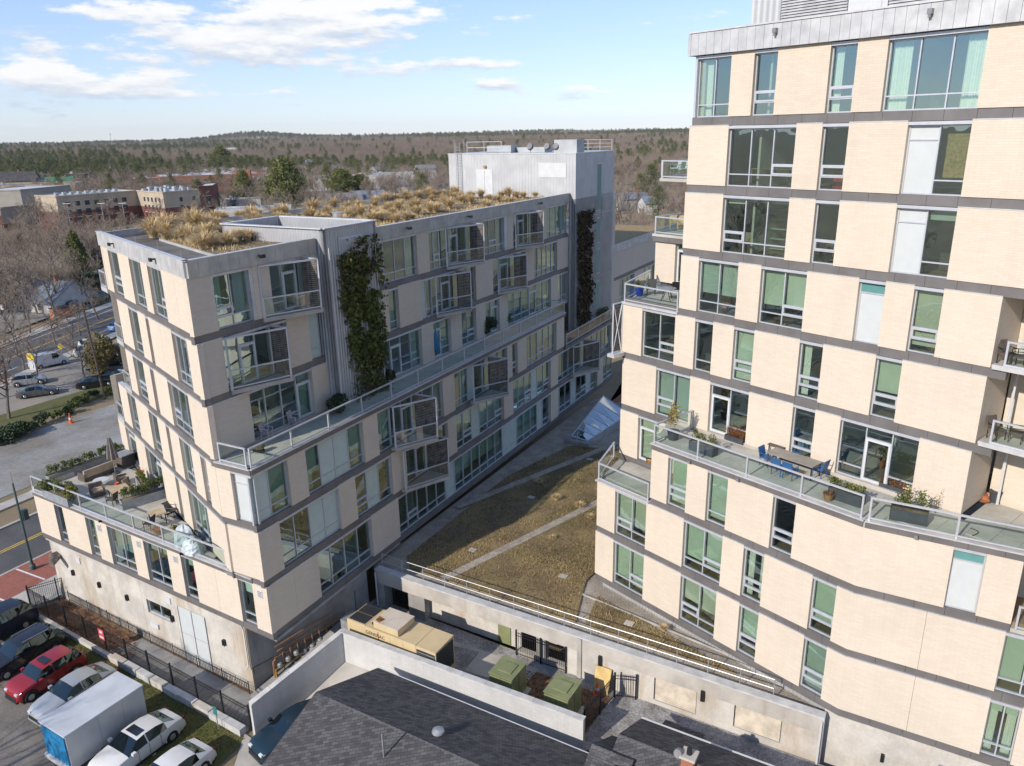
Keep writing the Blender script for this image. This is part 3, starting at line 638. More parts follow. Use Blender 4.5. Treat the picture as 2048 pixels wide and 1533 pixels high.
# ------------------------------------------------------------------ left: the long terraced building
lbl = thing('apartment_building', 'long cream brick apartment building with grassy roof and vine-covered shafts, left of the court', 'building', (-12, 48, 0))
L1, LI, L2, R1, R2 = FR['L1'], FR['LI'], FR['L2'], FR['R1'], FR['R2']
run_floor(lbl, ('L1', 'D'), {0: None, 1: None}); run_floor(lbl, ('L1', 'E'), {0: None}); run_floor(lbl, ('L1', 'F'), {0: None})
run_floor(lbl, ('L1', 'G'), {1: .9, 2: .9, 0: .9}); run_floor(lbl, ('L2', 'G'))
run_floor(lbl, ('L1', 'H'), {0: .95, 1: .9}); run_floor(lbl, ('L2', 'H')); run_floor(lbl, ('LI', 'I'), {0: .35, 1: .3, 2: .3, 3: .65, 4: .95, 5: .0})
GS = 'glass_side'
run_floor(lbl, ('R1', 'D'), {0: (None, 2), 2: (None, 2), 3: .5, 5: (None, 2), 7: .9}, GS)
run_floor(lbl, ('R1', 'E'), {0: (None, 2), 2: .95, 4: None, 5: .6, 6: .4}, GS)
run_floor(lbl, ('R1', 'F'), {0: (None, 1), 1: (None, 2), 2: .8, 4: .9, 5: .6}, GS, bandext=(.02, .5))
run_floor(lbl, ('R2', 'G'), {0: (.9, 1), 1: (.6, 2), 2: .8, 4: .9, 5: (None, 2)}, GS)
run_floor(lbl, ('R2', 'H'), {0: None, 3: .8, 4: .7}, GS); run_floor(lbl, ('R2', 'I'), {1: None, 2: .55, 3: .9}, GS)
RB = [(-26.2, 49.8), (-6.2, 83.5)]
up = [L1.xy(0), (-26.3, 50.1), (-6.2, 83.5), R1.xy(44.6)]
for k in 'DEF': slab(lbl, shrink(up, .34), LV[k] - 3.29, LV[k] - 2.93)
lo1 = [R2.xy(0), L2.xy(2.55), (-29.4, 53.9), (-9, 88), R2.xy(54)]
for k in 'GHI': slab(lbl, shrink(lo1, .34), LV[k] - 3.29, LV[k] - 2.93)
# far end walls and rear wall
MB().prism([(-26.3, 50.1), (-26.0, 50.3), (-5.9, 83.3), (-6.2, 83.5)], 14.75, 24.58).build('rear_wall', 'brick_cream', lbl)
MB().prism([(-29.4, 53.9), (-29.1, 54.1), (-8.7, 87.8), (-9.0, 88.0)], .0, 14.68).build('rear_wall', 'brick_cream', lbl)
MB().prism([LI.xy(22.97), (-29.4, 53.9), (-29.1, 54.0), (-32.6, 48.2)], 4.8, 8.1).build('end_wall', 'brick_cream', lbl)
# roof: fascia, copings, membrane strip, planted bed
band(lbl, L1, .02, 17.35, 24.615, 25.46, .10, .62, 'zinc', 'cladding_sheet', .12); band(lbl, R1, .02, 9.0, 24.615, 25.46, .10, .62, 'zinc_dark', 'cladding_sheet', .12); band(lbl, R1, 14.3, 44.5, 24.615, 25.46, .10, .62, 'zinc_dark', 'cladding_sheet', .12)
roofp = [L1.xy(0, 0), (-26.25, 50.0), (-6.2, 83.4), R1.xy(44.5)]
MB().prism(shrink(roofp, .05), 24.58, 25.0).build('roof_slab', 'roof_membrane', lbl)
m = MB()
for a, b in ((L1.xy(-.1, .13), L1.xy(17.45, .13)), (R1.xy(-.1, .13), R1.xy(8.9, .13)), (R1.xy(14.4, .13), R1.xy(44.5, .13))):
    F_ = Fr(a, (b[0] - a[0], b[1] - a[1])); L_ = math.hypot(b[0] - a[0], b[1] - a[1]); sg = -1 if (F_.n[0] * (-15 - a[0]) + F_.n[1] * (60 - a[1])) > 0 else 1
    m.box(F_, 0, L_, -.0 if sg > 0 else 0, -.32 * sg, 25.462, 25.50)
m.build('coping', 'flash', lbl)
for a, b, nm in ((roofp[1], roofp[2], 'parapet'), (L1.xy(.2, -.05), L1.xy(17.3, -.05), 'parapet'), (R1.xy(.2, -.05), R1.xy(8.9, -.05), 'parapet'), (R1.xy(14.4, -.05), R1.xy(44.4, -.05), 'parapet')):
    F_ = Fr(a, (b[0] - a[0], b[1] - a[1])); L_ = math.hypot(b[0] - a[0], b[1] - a[1]); sg = 1 if (F_.n[0] * (-14 - a[0]) + F_.n[1] * (58 - a[1])) > 0 else -1
    MB().box(F_, 0, L_, min(0, .2 * sg), max(0, .2 * sg), 25.0, 25.455).build(nm, 'zinc', lbl)
bed = [L1.xy(3.2, -2.6), L1.xy(13.2, -2.6), (-23.6, 53.0), (-7.4, 80.2), R1.xy(43.6, -1.6), R1.xy(3.8, -1.0)]
MB().prism(bed, 25.0, 25.10).build('roof_soil', 'soil', lbl)
m = MB(); q = bed + [bed[0]]
for a, b in zip(q, q[1:]): m.bar((a[0], a[1], 25.06), (b[0], b[1], 25.06), .10, .16)
m.build('bed_edging', 'zinc', lbl)
for s in (0.6, 4.4, 8.6, 13.2, 17.0): MB().tube(L1.p(s, -.05, 25.45), L1.p(s, -.05, 25.95), .012, .006).build('lightning_rod', 'galv', lbl)
for s in (3.2, 6.6, 17.5, 23.5, 29.5, 37, 43): MB().tube(R1.p(s, -.05, 25.45), R1.p(s, -.05, 25.9), .012, .006).build('lightning_rod', 'galv', lbl)
for F_, s in ((L1, 4.6), (L1, 13.2), (R1, 4.6), (R1, 17.9), (R1, 25.8), (R1, 37.9)):
    m = MB().box(F_, s - .06, s + .06, .10, .38, 25.05, 25.13); m.box(F_, s - .16, s + .16, .3, .42, 24.98, 25.16); m.build('flood_light', 'black_iron', lbl)
MB().lathe((*R1.xy(16.6, -4.6), 25.1), [(.42, 0), (.42, .95), (.46, .97), (.46, 1.02)], 18).build('roof_vent', 'galv', lbl)
for s, d in ((12, -6), (18, -3.2), (22, -7)): MB().tube(R1.p(s, d, 25.1), R1.p(s, d, 25.55), .05).build('vent_pipe', 'black_iron', lbl)
# first shaft: ribbed box through the roof with louvre
SH = [R1.xy(9.05, .62), R1.xy(13.9, .62), R1.xy(13.9, -7.5), R1.xy(9.05, -7.5)]
m = MB()
for a, b in zip(SH, SH[1:] + SH[:1]):
    F_ = Fr(a, (b[0] - a[0], b[1] - a[1])); L_ = math.hypot(b[0] - a[0], b[1] - a[1]); c = (R1.xy(11.5, -3.4)); sg = 1 if (F_.n[0] * (c[0] - a[0]) + F_.n[1] * (c[1] - a[1])) > 0 else -1
    m.box(F_, 0, L_, min(0, .25 * sg), max(0, .25 * sg), 14.9 if a is SH[0] or b is SH[0] or a is SH[1] else 24.9, 26.0)
m.build('shaft_wall', 'ribbed', lbl)
MB().prism(shrink(SH, .2), 25.2, 25.35).build('shaft_roof', 'roof_membrane', lbl)
m = MB()
for a, b in zip(SH, SH[1:] + SH[:1]): m.bar((a[0], a[1], 26.02), (b[0], b[1], 26.02), .34, .05)
m.build('shaft_coping', 'white_metal', lbl)
m = MB().box(R1, 10.3, 12.5, .62, .68, 24.3, 25.35); lv_ = m.build('louvre_frame', 'flash', lbl)
m = MB(); z = 24.36
while z < 25.28: m.box(R1, 10.4, 12.4, .68, .74, z, z + .05); z += .085
m.build('louvre_blade', 'zinc', lv_)
m = MB().tube(R1.p(9.3, .75, 15.0), R1.p(9.3, .75, 24.9), .035); m.tube(R1.p(13.6, .75, 15.0), R1.p(13.6, .75, 24.9), .03); m.build('trellis_pole', 'white_metal', lbl)
m = MB()
for k in range(9): m.tube(R1.p(9.3 + k * .54, .73, 15.0), R1.p(9.3 + k * .54, .73, 24.2), .006, .006, 3)
m.build('trellis_wire', 'galv', lbl)
# second shaft and roof penthouse at the far end
e1 = R1.xy(44.6, .68); PHu = unit((R1.n[0] * -1, R1.n[1] * -1)); PHF = Fr(R1.xy(44.6, .68), PHu); PHF.n = (-R1.u[0], -R1.u[1])
m = MB().box(PHF, 0, 14.3, -9.6, -.0, 24.9, 29.1); m.build('penthouse_wall', 'ribbed_white', lbl)
m = MB().box(PHF, 0.02, .72, -9.9, -.02, 11.5, 24.89); m.build('shaft_wall', 'ribbed', lbl)
MB().box(PHF, -.04, 14.34, -9.64, .04, 29.102, 29.17).build('coping', 'flash', lbl)
d_ = MB().box(PHF, 9.1, 11.0, .0, .05, 25.05, 27.6).build('penthouse_door', 'white_metal', lbl); MB().box(PHF, 10.02, 10.05, .05, .06, 25.1, 27.5).build('door_gap', 'frame_dark', d_)
MB().box(PHF, 9.8, 10.1, .03, .2, 27.8, 28.0).build('door_light', 'pipe_yellow', lbl)
m = MB().box(PHF, 1.0, 3.9, .0, .04, 26.9, 28.25); m.build('louvre_frame', 'white_metal', lbl)
m = MB()
for s in (12.75, 13.25): m.bar(PHF.p(s, .2, 25.2), PHF.p(s, .2, 30.2), .05, .05)
z = 25.3
while z < 30.1: m.bar(PHF.p(12.75, .2, z), PHF.p(13.25, .2, z), .03, .03); z += .3
m.bar(PHF.p(12.45, -.1, 29.2), PHF.p(12.45, -.1, 30.5), .05, .05); m.bar(PHF.p(13.6, -.1, 29.2), PHF.p(13.6, -.1, 30.5), .05, .05)
m.build('ladder', 'galv', lbl)
def tuberail(root, pts, z, h, bay, name='guard_rail', mat='white_metal', n=3):
    m = MB()
    for a, b in zip(pts, pts[1:]):
        L = math.hypot(b[0] - a[0], b[1] - a[1]); k = max(1, int(round(L / bay)))
        for j in range(n): zz = z + h * (j + 1) / n; m.tube((a[0], a[1], zz), (b[0], b[1], zz), .025, .025, 5)
        for j in range(k + 1): t = j / k; x = a[0] + (b[0] - a[0]) * t; y = a[1] + (b[1] - a[1]) * t; m.tube((x, y, z), (x, y, z + h), .028, .028, 5)
    return m.build(name, mat, root)
tuberail(lbl, [PHF.xy(12.2, -.3), PHF.xy(8.2, -.3)], 29.17, 1.1, 2, n=2); tuberail(lbl, [PHF.xy(4.0, -6), PHF.xy(-.1, -9)], 29.17, 1.1, 1.4, n=3)
for s, d, w, h in ((9.5, -3, 1.4, .7), (6.4, -4, 1.6, .5), (1.6, -2, 1.2, 1.2)): MB().box(PHF, s - w, s + w, d - .9, d + .9, 29.17, 29.17 + h).build('air_handler', 'hvac', lbl)
for s, d in ((5.2, -.8), (3.4, -.9), (2.6, -1.2)):
    q = PHF.p(s, d, 29.17); m = MB().tube(q, (q[0], q[1], q[2] + .5), .03); m.tube((q[0], q[1], q[2] + .55), (q[0] - .12, q[1] - .2, q[2] + .65), .34, .3, 12); m.build('satellite_dish', 'roof_grey', lbl)
# right face of the second shaft: slot windows
R3 = Fr(R1.xy(44.6, .68), R1.u); R3.n = R1.n
m = MB().box(R3, .02, 10.1, -.5, -.02, 11.5, 29.08); m.build('shaft_face', 'ribbed', lbl)
for z0_, z1_ in ((23.3, 28.0), (20.0, 22.6), (16.8, 19.4), (13.2, 16.0)):
    w_ = MB().box(R3, 5.35, 6.5, -.02, .02, z0_, z1_).build('slot_window', 'frame', lbl); MB().poly([R3.p(5.42, .03, z0_ + .08), R3.p(6.43, .03, z0_ + .08), R3.p(6.43, .03, z1_ - .08), R3.p(5.42, .03, z1_ - .08)]).build('pane', 'spandrel_teal', w_)
for z_ in (23.0, 19.7, 16.4): MB().box(R3, .05, 10.0, -.018, .012, z_, z_ + .05).build('joint_cover', 'zinc', lbl)
# far wing beyond the shaft, two storeys lower
RW = Fr((11.3, 86.2), R1.u); RW.n = R1.n
band(lbl, RW, 0, 24, 18.02, 18.9, .1, .62, 'zinc', 'cladding_sheet', .12)
panel(lbl, RW, 0, 24, 18.0); band(lbl, RW, 0, 24, 14.7, 15.1)
for k_ in (0, 1): panel(lbl, RW, 0 + k_ * 8, 3 + k_ * 8, 14.7); window(lbl, RW, 3.05 + k_ * 8, 7.95 + k_ * 8, 14.7, 'ggg', None, GS)
panel(lbl, RW, 16, 24, 14.7)
MB().prism([RW.xy(0, -.3), RW.xy(24, -.3), RW.xy(24, -14), RW.xy(0, -14)], 18.0, 18.5).build('roof_slab', 'roof_membrane', lbl)
MB().prism([RW.xy(1, -1), RW.xy(23, -1), RW.xy(23, -8), RW.xy(1, -8)], 18.5, 18.56).build('roof_soil', 'straw_dark', lbl)
MB().box(RW, -.1, 24, -14.2, -14, 18.0, 19.3).build('parapet', 'concrete_pale', lbl)
MB().box(RW, -.4, 1.2, -.3, -.02, 11.5, 23.9).build('pilaster', 'brick_cream', lbl); MB().box(RW, -.5, 1.3, -3, .02, 23.92, 24.6).build('pilaster_cap', 'zinc', lbl)
MB().box(RW, 0, 24, -6, -4, 8, 17.9).build('interior_wall', 'room', lbl)
panel(lbl, RW, 0, 24, 11.4)
# ---- terraces on the court side
def terrace_court(s0, s1, zc, name):
    band(lbl, R2, s0, s1, zc + .005, zc + .30, .06); MB().box(R2, s0 - .05, s1, -.2, .12, zc + .303, zc + .36).build('coping', 'flash', lbl)
    P = [R2.xy(s0, .05), R2.xy(s1, .05), R2.xy(s1, -2.45), R2.xy(s0, -2.45)]
    MB().prism(shrink(P, .05), zc + .01, zc + .2).build('terrace_base', 'deck', lbl); return P
P = terrace_court(0.0, 39.2, 14.7, 'a')
pavers(lbl, R2, .05, 39, -2.45, .05, 15.0, .82, inpoly(P)); rail(lbl, [R2.xy(.1, -.06), R2.xy(39.1, -.06)], 15.06, 1.08, 3.1, 2)
rail(lbl, [R2.xy(39.1, -.06), R2.xy(39.1, -2.3)], 15.06, 1.08, 3, 1)
MB().prism([L2.xy(0, .05), L2.xy(2.5, .05), L1.xy(0.0, 0), R1.xy(2.0, 0)], 14.705, 14.95).build('terrace_base', 'paver', lbl)
band(lbl, L2, 0, 2.52, 14.705, 15.0, .06); MB().box(L2, 0, 2.5, -.2, .12, 15.003, 15.06).build('coping', 'flash', lbl)
rail(lbl, [L2.xy(.25, -.06), L2.xy(2.2, -.06)], 15.06, 1.08, 2.2, 2)
MB().box(R2, 39.25, 54, -3, -.3, 11.41, 11.6).build('terrace_base', 'paver', lbl); band(lbl, R2, 39.25, 54, 11.405, 11.7, .06); rail(lbl, [R2.xy(39.6, -.06), R2.xy(54, -.06)], 11.75, 1.08, 3.1, 2)
MB().box(R2, 39.2, 54, -3.3, -3.0, 11.6, 14.7).build('end_wall', 'brick_cream', lbl)
MB().box(R1, .05, 9.0, -.33, -.03, 14.8, 15.112).build('wall_kerb', 'concrete', lbl); MB().box(R1, 14.4, 44.4, -.33, -.03, 14.8, 15.112).build('wall_kerb', 'concrete', lbl)
# ---- angled balconies with slatted wood side screens
def balcony(F, s0, s1, zc, dl, dr, top=True):
    z = zc - PW_ - .02; deck = [F.xy(s0, -.05), F.xy(s0, dl), F.xy(s1, dr), F.xy(s1 + .3, dr - .2), F.xy(s1 + .3, -.05)]
    MB().prism(deck, z - .22, z).build('balcony_deck', 'concrete', lbl)
    MB().prism(shrink(deck, .08), z + .002, z + .02).build('deck_boards', 'paver', lbl)
    a, b = F.xy(s0 + .02, dl - .02), F.xy(s1 - .02, dr - .04)
    rail(lbl, [a, b], z + .02, 1.08, 5, 2)
    m = MB(); zt = zc - .08
    m.bar((*a, z), (*a, zt), .09, .09); m.bar((*b, z), (*b, zt), .08, .08); m.bar((*a, zt), (*b, zt), .07, .10); q = F.xy(s1 - .02, -.02); m.bar((*b, zt), (*q, zt), .07, .10); m.bar((*F.xy(s0 + .02, -.02), zt), (*a, zt), .07, .1)
    m.build('balcony_frame', 'frame', lbl)
    m = MB(); zz = z + .08; G = Fr(F.xy(s1, -.04), (dr * F.n[0], dr * F.n[1])); L = dr - .06
    while zz < zt - .05: m.box(G, 0, L, -.02, .02, zz, zz + .085); zz += .115
    m.build('wood_screen', 'wood_grey', lbl)
    m = MB()
    for t in (.03, .5, .97): m.box(G, L * t - .025, L * t + .025, -.06, -.022, z, zt)
    m.build('screen_post', 'wood_grey', lbl)
for k, s0, s1 in (('D', 4.5, 7.8), ('D', 22.7, 26.2), ('D', 33.5, 36.5), ('E', 1.7, 4.9), ('E', 21.1, 24.1), ('E', 30.3, 33.3)): balcony(R1, s0, s1, LV[k], .06, 1.25)
for k, s0, s1 in (('G', 11.7, 14.5), ('H', 12.5, 15.7), ('G', 21.7, 24.6), ('H', 40.6, 43.8)): balcony(R2, s0, s1, LV[k], .3, 1.75)
# balconies at the street end of the sunny facade
for k, s in (('D', 17.4), ('E', 15.5), ('F', 15.6), ('G', 19.6)):
    z = LV[k] - PW_ - .3; MB().prism([L1.xy(s, .05), L1.xy(s + 1.7, .05), L1.xy(s + 1.7, -2.6), L1.xy(s, -2.6)], z, z + .3).build('balcony_deck', 'flash', lbl)
    rail(lbl, [L1.xy(s + .05, 0), L1.xy(s + 1.62, 0), L1.xy(s + 1.62, -2.5)], z + .3, 1.08, 2.6, 1)
# ---- street terrace on the first floor roof
TL = [LI.xy(1.2, 0), LI.xy(22.97, 0), (-29.4, 53.9), L1.xy(21.9, .02), L1.xy(.4, .02)]
MB().prism(shrink(TL, .06), 8.11, 8.3).build('terrace_base', 'deck', lbl)
pavers(lbl, LI, -1, 24, -9.5, .0, 8.42, .80, inpoly(shrink(TL, .25)))
band(lbl, LI, 1.0, 22.97, 8.105, 8.38, .06); MB().box(LI, 1.0, 23.02, -.3, .14, 8.383, 8.44).build('coping', 'flash', lbl)
rail(lbl, [LI.xy(3.0, -.04), LI.xy(22.9, -.04)], 8.44, 1.08, 3.0, 1)
MB().prism([LI.xy(22.97, 0), LI.xy(22.7, 0), (-29.1, 53.8), (-29.4, 54.0)], 8.1, 8.75).build('parapet', 'concrete_pale', lbl)
MB().poly([(-33.0, 48.6, 8.75), (-29.4, 53.9, 8.75), (-29.4, 53.9, 9.5), (-33.0, 48.6, 9.5)]).build('glass_pane', 'rail_glass', lbl)
for q in ((6.9, 'a'), (14.9, 'b')): MB().box(LI, q[0] - .05, q[0] + .05, .06, .22, 8.2, 8.32).build('soffit_light', 'black_iron', lbl)
for s in (.55, 7.75, 11.3, 15.4):
    v = MB().box(LI, s - .2, s + .2, .0, .03, 7.35, 7.85).build('vent_hood', 'white_metal', lbl); m = MB()
    for j in range(4): m.box(LI, s - .15, s + .15, .032, .05, 7.42 + j * .1, 7.46 + j * .1)
    m.build('louvre_blade', 'frame_dark', v)
# ---- concrete ground storey
BW = Fr((-15.43, 37.55), (-17.0, 10.35)); BW.n = (-BW.u[1], BW.u[0])
if BW.n[1] > 0: BW.n = (-BW.n[0], -BW.n[1])
BR = Fr((-15.43, 37.55), (5.83, 5.85)); BR.n = (BR.u[1], -BR.u[0])
m = MB()
for q in ((0, 3.66, -.1, 4.79), (3.66, 6.2, 3.93, 4.79), (6.2, 7.0, -.1, 4.79), (7.0, 9.45, -.1, 2.3), (7.0, 9.45, 3.3, 4.79), (9.45, 20.0, -.1, 4.79)): m.box(BW, q[0], q[1], -.35, 0, q[2], q[3])
m.build('base_wall', 'concrete_pale', lbl)
for s in (0.9, 6.5, 9.9, 13.1, 16.3): MB().box(BW, s, s + .015, 0.001, .004, 0, 4.7).build('form_joint', 'concrete_grey', lbl)
m = MB()
for a, b, lo, hi in ((7.0, 9.45, 2.3, 2.37), (7.0, 9.45, 3.23, 3.3), (7.0, 7.07, 2.37, 3.23), (9.38, 9.45, 2.37, 3.23), (8.2, 8.26, 2.37, 3.23)): m.box(BW, a, b, -.3, -.12, lo, hi)
w_ = m.build('base_window', 'frame', lbl)
for a, b in ((7.07, 8.2), (8.26, 9.38)): MB().poly([BW.p(a, -.2, 2.37), BW.p(b, -.2, 2.37), BW.p(b, -.2, 3.23), BW.p(a, -.2, 3.23)]).build('pane', 'glass', w_)
MB().box(BW, 7, 9.5, -2.6, -2.5, 2.0, 3.6).build('interior_wall', 'room', lbl)
MB().box(BW, 8.55, 9.35, .0, .1, 1.35, 1.7).build('air_grille', 'white_metal', lbl)
for a, b in ((3.7, 4.9), (4.94, 6.16)):
    for lo, hi in ((0.02, 2.0), (2.04, 3.9)): MB().box(BW, a, b, -.06, .02, lo, hi).build('metal_shutter', 'spandrel_white', lbl)
for s in (4.92, 6.18, 3.68):
    MB().box(BW, s - .018, s + .018, .02, .05, .1, 3.85).build('hinge_strip', 'frame_dark', lbl)
for s in (2.1, 6.87, 11.5, 14.55, 17.6):
    m = MB().box(BW, s - .09, s + .09, .0, .04, 2.55, 2.95); m.box(BW, s - .09, s - .05, .04, .16, 2.55, 2.9); m.box(BW, s + .05, s + .09, .04, .16, 2.55, 2.9); m.box(BW, s - .09, s + .09, .04, .16, 2.9, 2.95); m.build('wall_light', 'black_iron', lbl)
for s in (16.65, 7.04): MB().box(BW, s - .22, s + .22, .0, .06, 3.75, 4.2).build('vent_hood', 'white_metal', lbl)
m = MB()
for j in range(5): m.tube(BW.p(18.9 + .1 * j, .0, 3.7 + .02 * j), BW.p(18.5 + .14 * j, .9 - .1 * j, 3.55 + .08 * j), .13, .2, 8)
m.build('exhaust_horn', 'wood_grey', lbl)
m = MB().box(BW, .0, 20.1, -.35, .16, 4.70, 4.78); m.build('drip_edge', 'flash', lbl)
MB().path([BW.p(.15, .2, 4.7), BW.p(.1, .12, 4.4), BW.p(.1, .12, 1.9), BW.p(.1, .3, 1.8)], .05).build('downpipe', 'white_metal', lbl)
m = MB()
for q in ((0, 6.5, -.1, 4.79), (6.5, 7.35, 3.4, 4.79), (7.35, 8.3, -.1, 4.79)): m.box(BR, q[0], q[1], -.35, -.02, q[2], q[3])
m.build('base_wall', 'concrete_grey', lbl); MB().box(BR, 6.52, 7.33, -.3, -.15, 1.0, 3.38).build('service_door', 'zinc_dark', lbl)
MB().prism([(-15.5, 37.6), (-13.2, 36.0), R2.xy(12, -.1), (-9.0, 44.5)], 4.62, 4.79).build('soffit', 'concrete_grey', lbl)
m = MB()
for r_ in range(3): m.tube(BR.p(1.6 - .1 * r_, .35, 1.9 + .35 * r_), BR.p(6.2 - .5 * r_, .35, 2.3 + .35 * r_), .045, .045, 6)
for j in range(9): m.tube(BR.p(1.3 + j * .5, .4, .6 + j * .06), BR.p(1.3 + j * .5, .4, 2.0 + .05 * j), .035, .035, 6)
m.path([BR.p(1.15, .4, 0.4), BR.p(1.15, .4, 1.7), BR.p(1.5, .35, 1.9)], .06)
m.build('gas_pipe', 'copper', lbl)
for j in range(8):
    q = BR.p(1.5 + j * .55, .5, 1.35 + .12 * (j % 3)); m = MB().lathe((q[0], q[1], q[2] - .13), [(.12, 0), (.16, .05), (.16, .24), (.1, .3)], 10); m.build('gas_meter', 'meter_grey', lbl)
MB().path([BR.p(1.2, .5, .5), BR.p(1.2, .5, 1.2), BR.p(3.5, .5, 1.25)], .04).build('gas_pipe', 'pipe_yellow', lbl)
tuberail(lbl, [BR.xy(0, .25), BR.xy(6, .25)], 1.5, .4, 2, 'pipe_rail', 'black_iron', 1)

# ------------------------------------------------------------------ podium between the buildings
pod = thing('podium', 'low concrete podium with planted roof between the two buildings', 'building', (2, 50, 0))
PWf = Fr((-8.9, 43.2), (23.25, -13.8)); PWf.n = (-.510, -.860)
podp = [PWf.xy(-.2, -.02), PWf.xy(27.05, -.02), T2.xy(14.6, -.5), T2.xy(.4, -.4), (12, 52), (17, 80), R2.xy(46, .2), R2.xy(9.5, -.5)]
MB().prism(podp, 3.7, 4.30).build('roof_slab', 'concrete_grey', pod)
m = MB().box(PWf, -.1, 27.05, -.42, 0, 3.72, 4.62); m.build('parapet_beam', 'concrete', pod); MB().box(PWf, -.1, 27.05, -.46, .04, 4.622, 4.70).build('coping', 'cmu_cap', pod)
MB().box(PWf, 2.45, 3.72, -.8, -.03, 1.9, 3.715).build('column', 'concrete_grey', pod); MB().box(PWf, -.2, .5, -.8, -.03, 1.9, 3.715).build('column', 'concrete_grey', pod)
MB().box(PWf, .5, 2.45, -1.2, -1.1, 1.9, 3.71).build('garage_shade', 'shade_black', pod)  # near-black sheet, painted as the shade inside the garage opening
MB().box(PWf, 3.72, 10.3, -.75, -.6, 2.0, 3.71).build('infill_wall', 'concrete_pale', pod)
d_ = MB().box(PWf, 8.75, 9.6, -.6, -.54, 2.05, 3.68).build('service_door', 'xfmr', pod)
m = MB()
for q in ((10.3, 13.6, -.1, 2.35), (13.6, 18.7, -.1, 3.715), (18.7, 21.0, -.1, 2.3), (21.0, 22.9, -.1, 3.715), (22.9, 25.2, -.1, 2.4), (25.2, 27.05, -.1, 3.715)): m.box(PWf, q[0], q[1], -.4, -.012, q[2], q[3])
m.build('base_wall', 'concrete_pale', pod); MB().box(PWf, 10.3, 13.6, -2.2, -2.0, 2.0, 3.7).build('infill_wall', 'concrete_pale', pod)
MB().box(PWf, 11.6, 12.2, -.5, -.05, 2.35, 3.71).build('column', 'concrete_grey', pod)
m = MB()
for a, b, z0_ in ((18.72, 20.98, 2.3), (22.92, 25.18, 2.4)):
    m = MB().box(PWf, a, b, -.3, -.25, z0_, 3.71); lf = m.build('louvre_frame', 'frame_dark', pod); z = z0_ + .02; m = MB()  # solid dark backing; its colour stands in for shade between the blades
    while z < 3.68: m.hexa([PWf.p(s, d + o_, z + zz) for zz, o_ in ((0, .05), (.05, .0)) for s, d in ((a + .03, -.2), (b - .03, -.2), (b - .03, -.12), (a + .03, -.12))]); z += .105
    m.build('louvre_blade', 'stone_trim', lf)
for s in (15.63, 21.3): MB().box(PWf, s - .09, s + .09, -.01, .14, 3.35, 3.95).build('wall_light', 'black_iron', pod)
MB().box(PWf, 14.25, 14.5, -.012, .08, 2.0, 4.6).build('downpipe', 'zinc_dark', pod)
MB().path([PWf.p(26.95, .1, 4.5), PWf.p(26.95, .14, 2.1)], .05).build('downpipe', 'white_metal', pod); MB().path([PWf.p(.0, .1, 4.5), PWf.p(.05, .14, 2.1)], .05).build('downpipe', 'white_metal', pod)
tuberail(pod, [PWf.xy(.1, -.5), PWf.xy(24.6, -.5)], 4.5, 1.05, 1.62, 'guard_rail', 'galv', 2)
# planted roof: gravel margins, soil, gravel paths, hatches
MB().prism(shrink(podp, .1), 4.30, 4.36).build('gravel_margin', 'gravel', pod)
soilp = [PWf.xy(1.6, -1.5), PWf.xy(13.4, -1.5), (4.0, 40.3), (4.4, 41.8), (9.6, 49.5), (9.5, 62.5), (5.0, 63.5), R2.xy(25, 1.2), R2.xy(11, 1.1)]
MB().prism(soilp, 4.361, 4.47).build('roof_soil', 'podium_soil', pod)
soil2 = [PWf.xy(14.0, -1.5), PWf.xy(22.5, -1.5), (4.9, 40.1)]
MB().prism(soil2, 4.361, 4.455).build('roof_soil', 'podium_soil', pod)
def strip(a, b, w, z0, z1, name, mat, par):
    F_ = Fr(a, (b[0] - a[0], b[1] - a[1])); L_ = math.hypot(b[0] - a[0], b[1] - a[1]); return MB().box(F_, 0, L_, -w / 2, w / 2, z0, z1).build(name, mat, par)
strip((-4.6, 42.2), (8.0, 54.0), .62, 4.475, 4.49, 'gravel_path', 'gravel', pod); strip((-4.3, 52.0), (9.4, 64.0), .62, 4.475, 4.49, 'gravel_path', 'gravel', pod)
strip((4.02, 40.31), (12.97, 32.99), .05, 4.40, 4.52, 'edging', 'zinc_dark', pod)
for x, y in ((3.0, 42.3), (6.4, 37.3), (1.3, 53.4), (-2.85, 45.7), (6.5, 60.4)): MB().box(Fr((x, y), (.86, -.51)), -.26, .26, -.2, .2, 4.3, 4.52).build('roof_drain_box', 'concrete', pod)
# skylight
sk = thing('skylight', 'long sloping glass skylight on gravel-edged podium roof', 'skylight', (7.5, 68, 4.4))
SKF = Fr((5.4, 64.6), (4.6, 6.6)); SKF.n = (SKF.u[1], -SKF.u[0])
Ls = 8.2
MB().prism([SKF.xy(-.5, 1.9), SKF.xy(Ls + .4, 1.9), SKF.xy(Ls + .4, -2.0), SKF.xy(-.5, -.6)], 4.37, 4.75).build('kerb', 'concrete_grey', sk)
m = MB(); N = 6
for k in range(N + 1):
    s = Ls * k / N; wd = .3 + .7 * k / N; m.bar(SKF.p(s, 1.5, 4.82), SKF.p(s, -.1 - 1.2 * k / N, 4.95 + 1.2 * k / N), .07, .07)
m.bar(SKF.p(0, 1.5, 4.82), SKF.p(Ls, 1.5, 4.82), .08, .08); m.bar(SKF.p(0, -.1, 4.95), SKF.p(Ls, -1.3, 6.15), .08, .08); m.bar(SKF.p(0, 1.5, 4.82), SKF.p(0, -.1, 4.95), .08, .08)
m.build('skylight_frame', 'white_metal', sk)
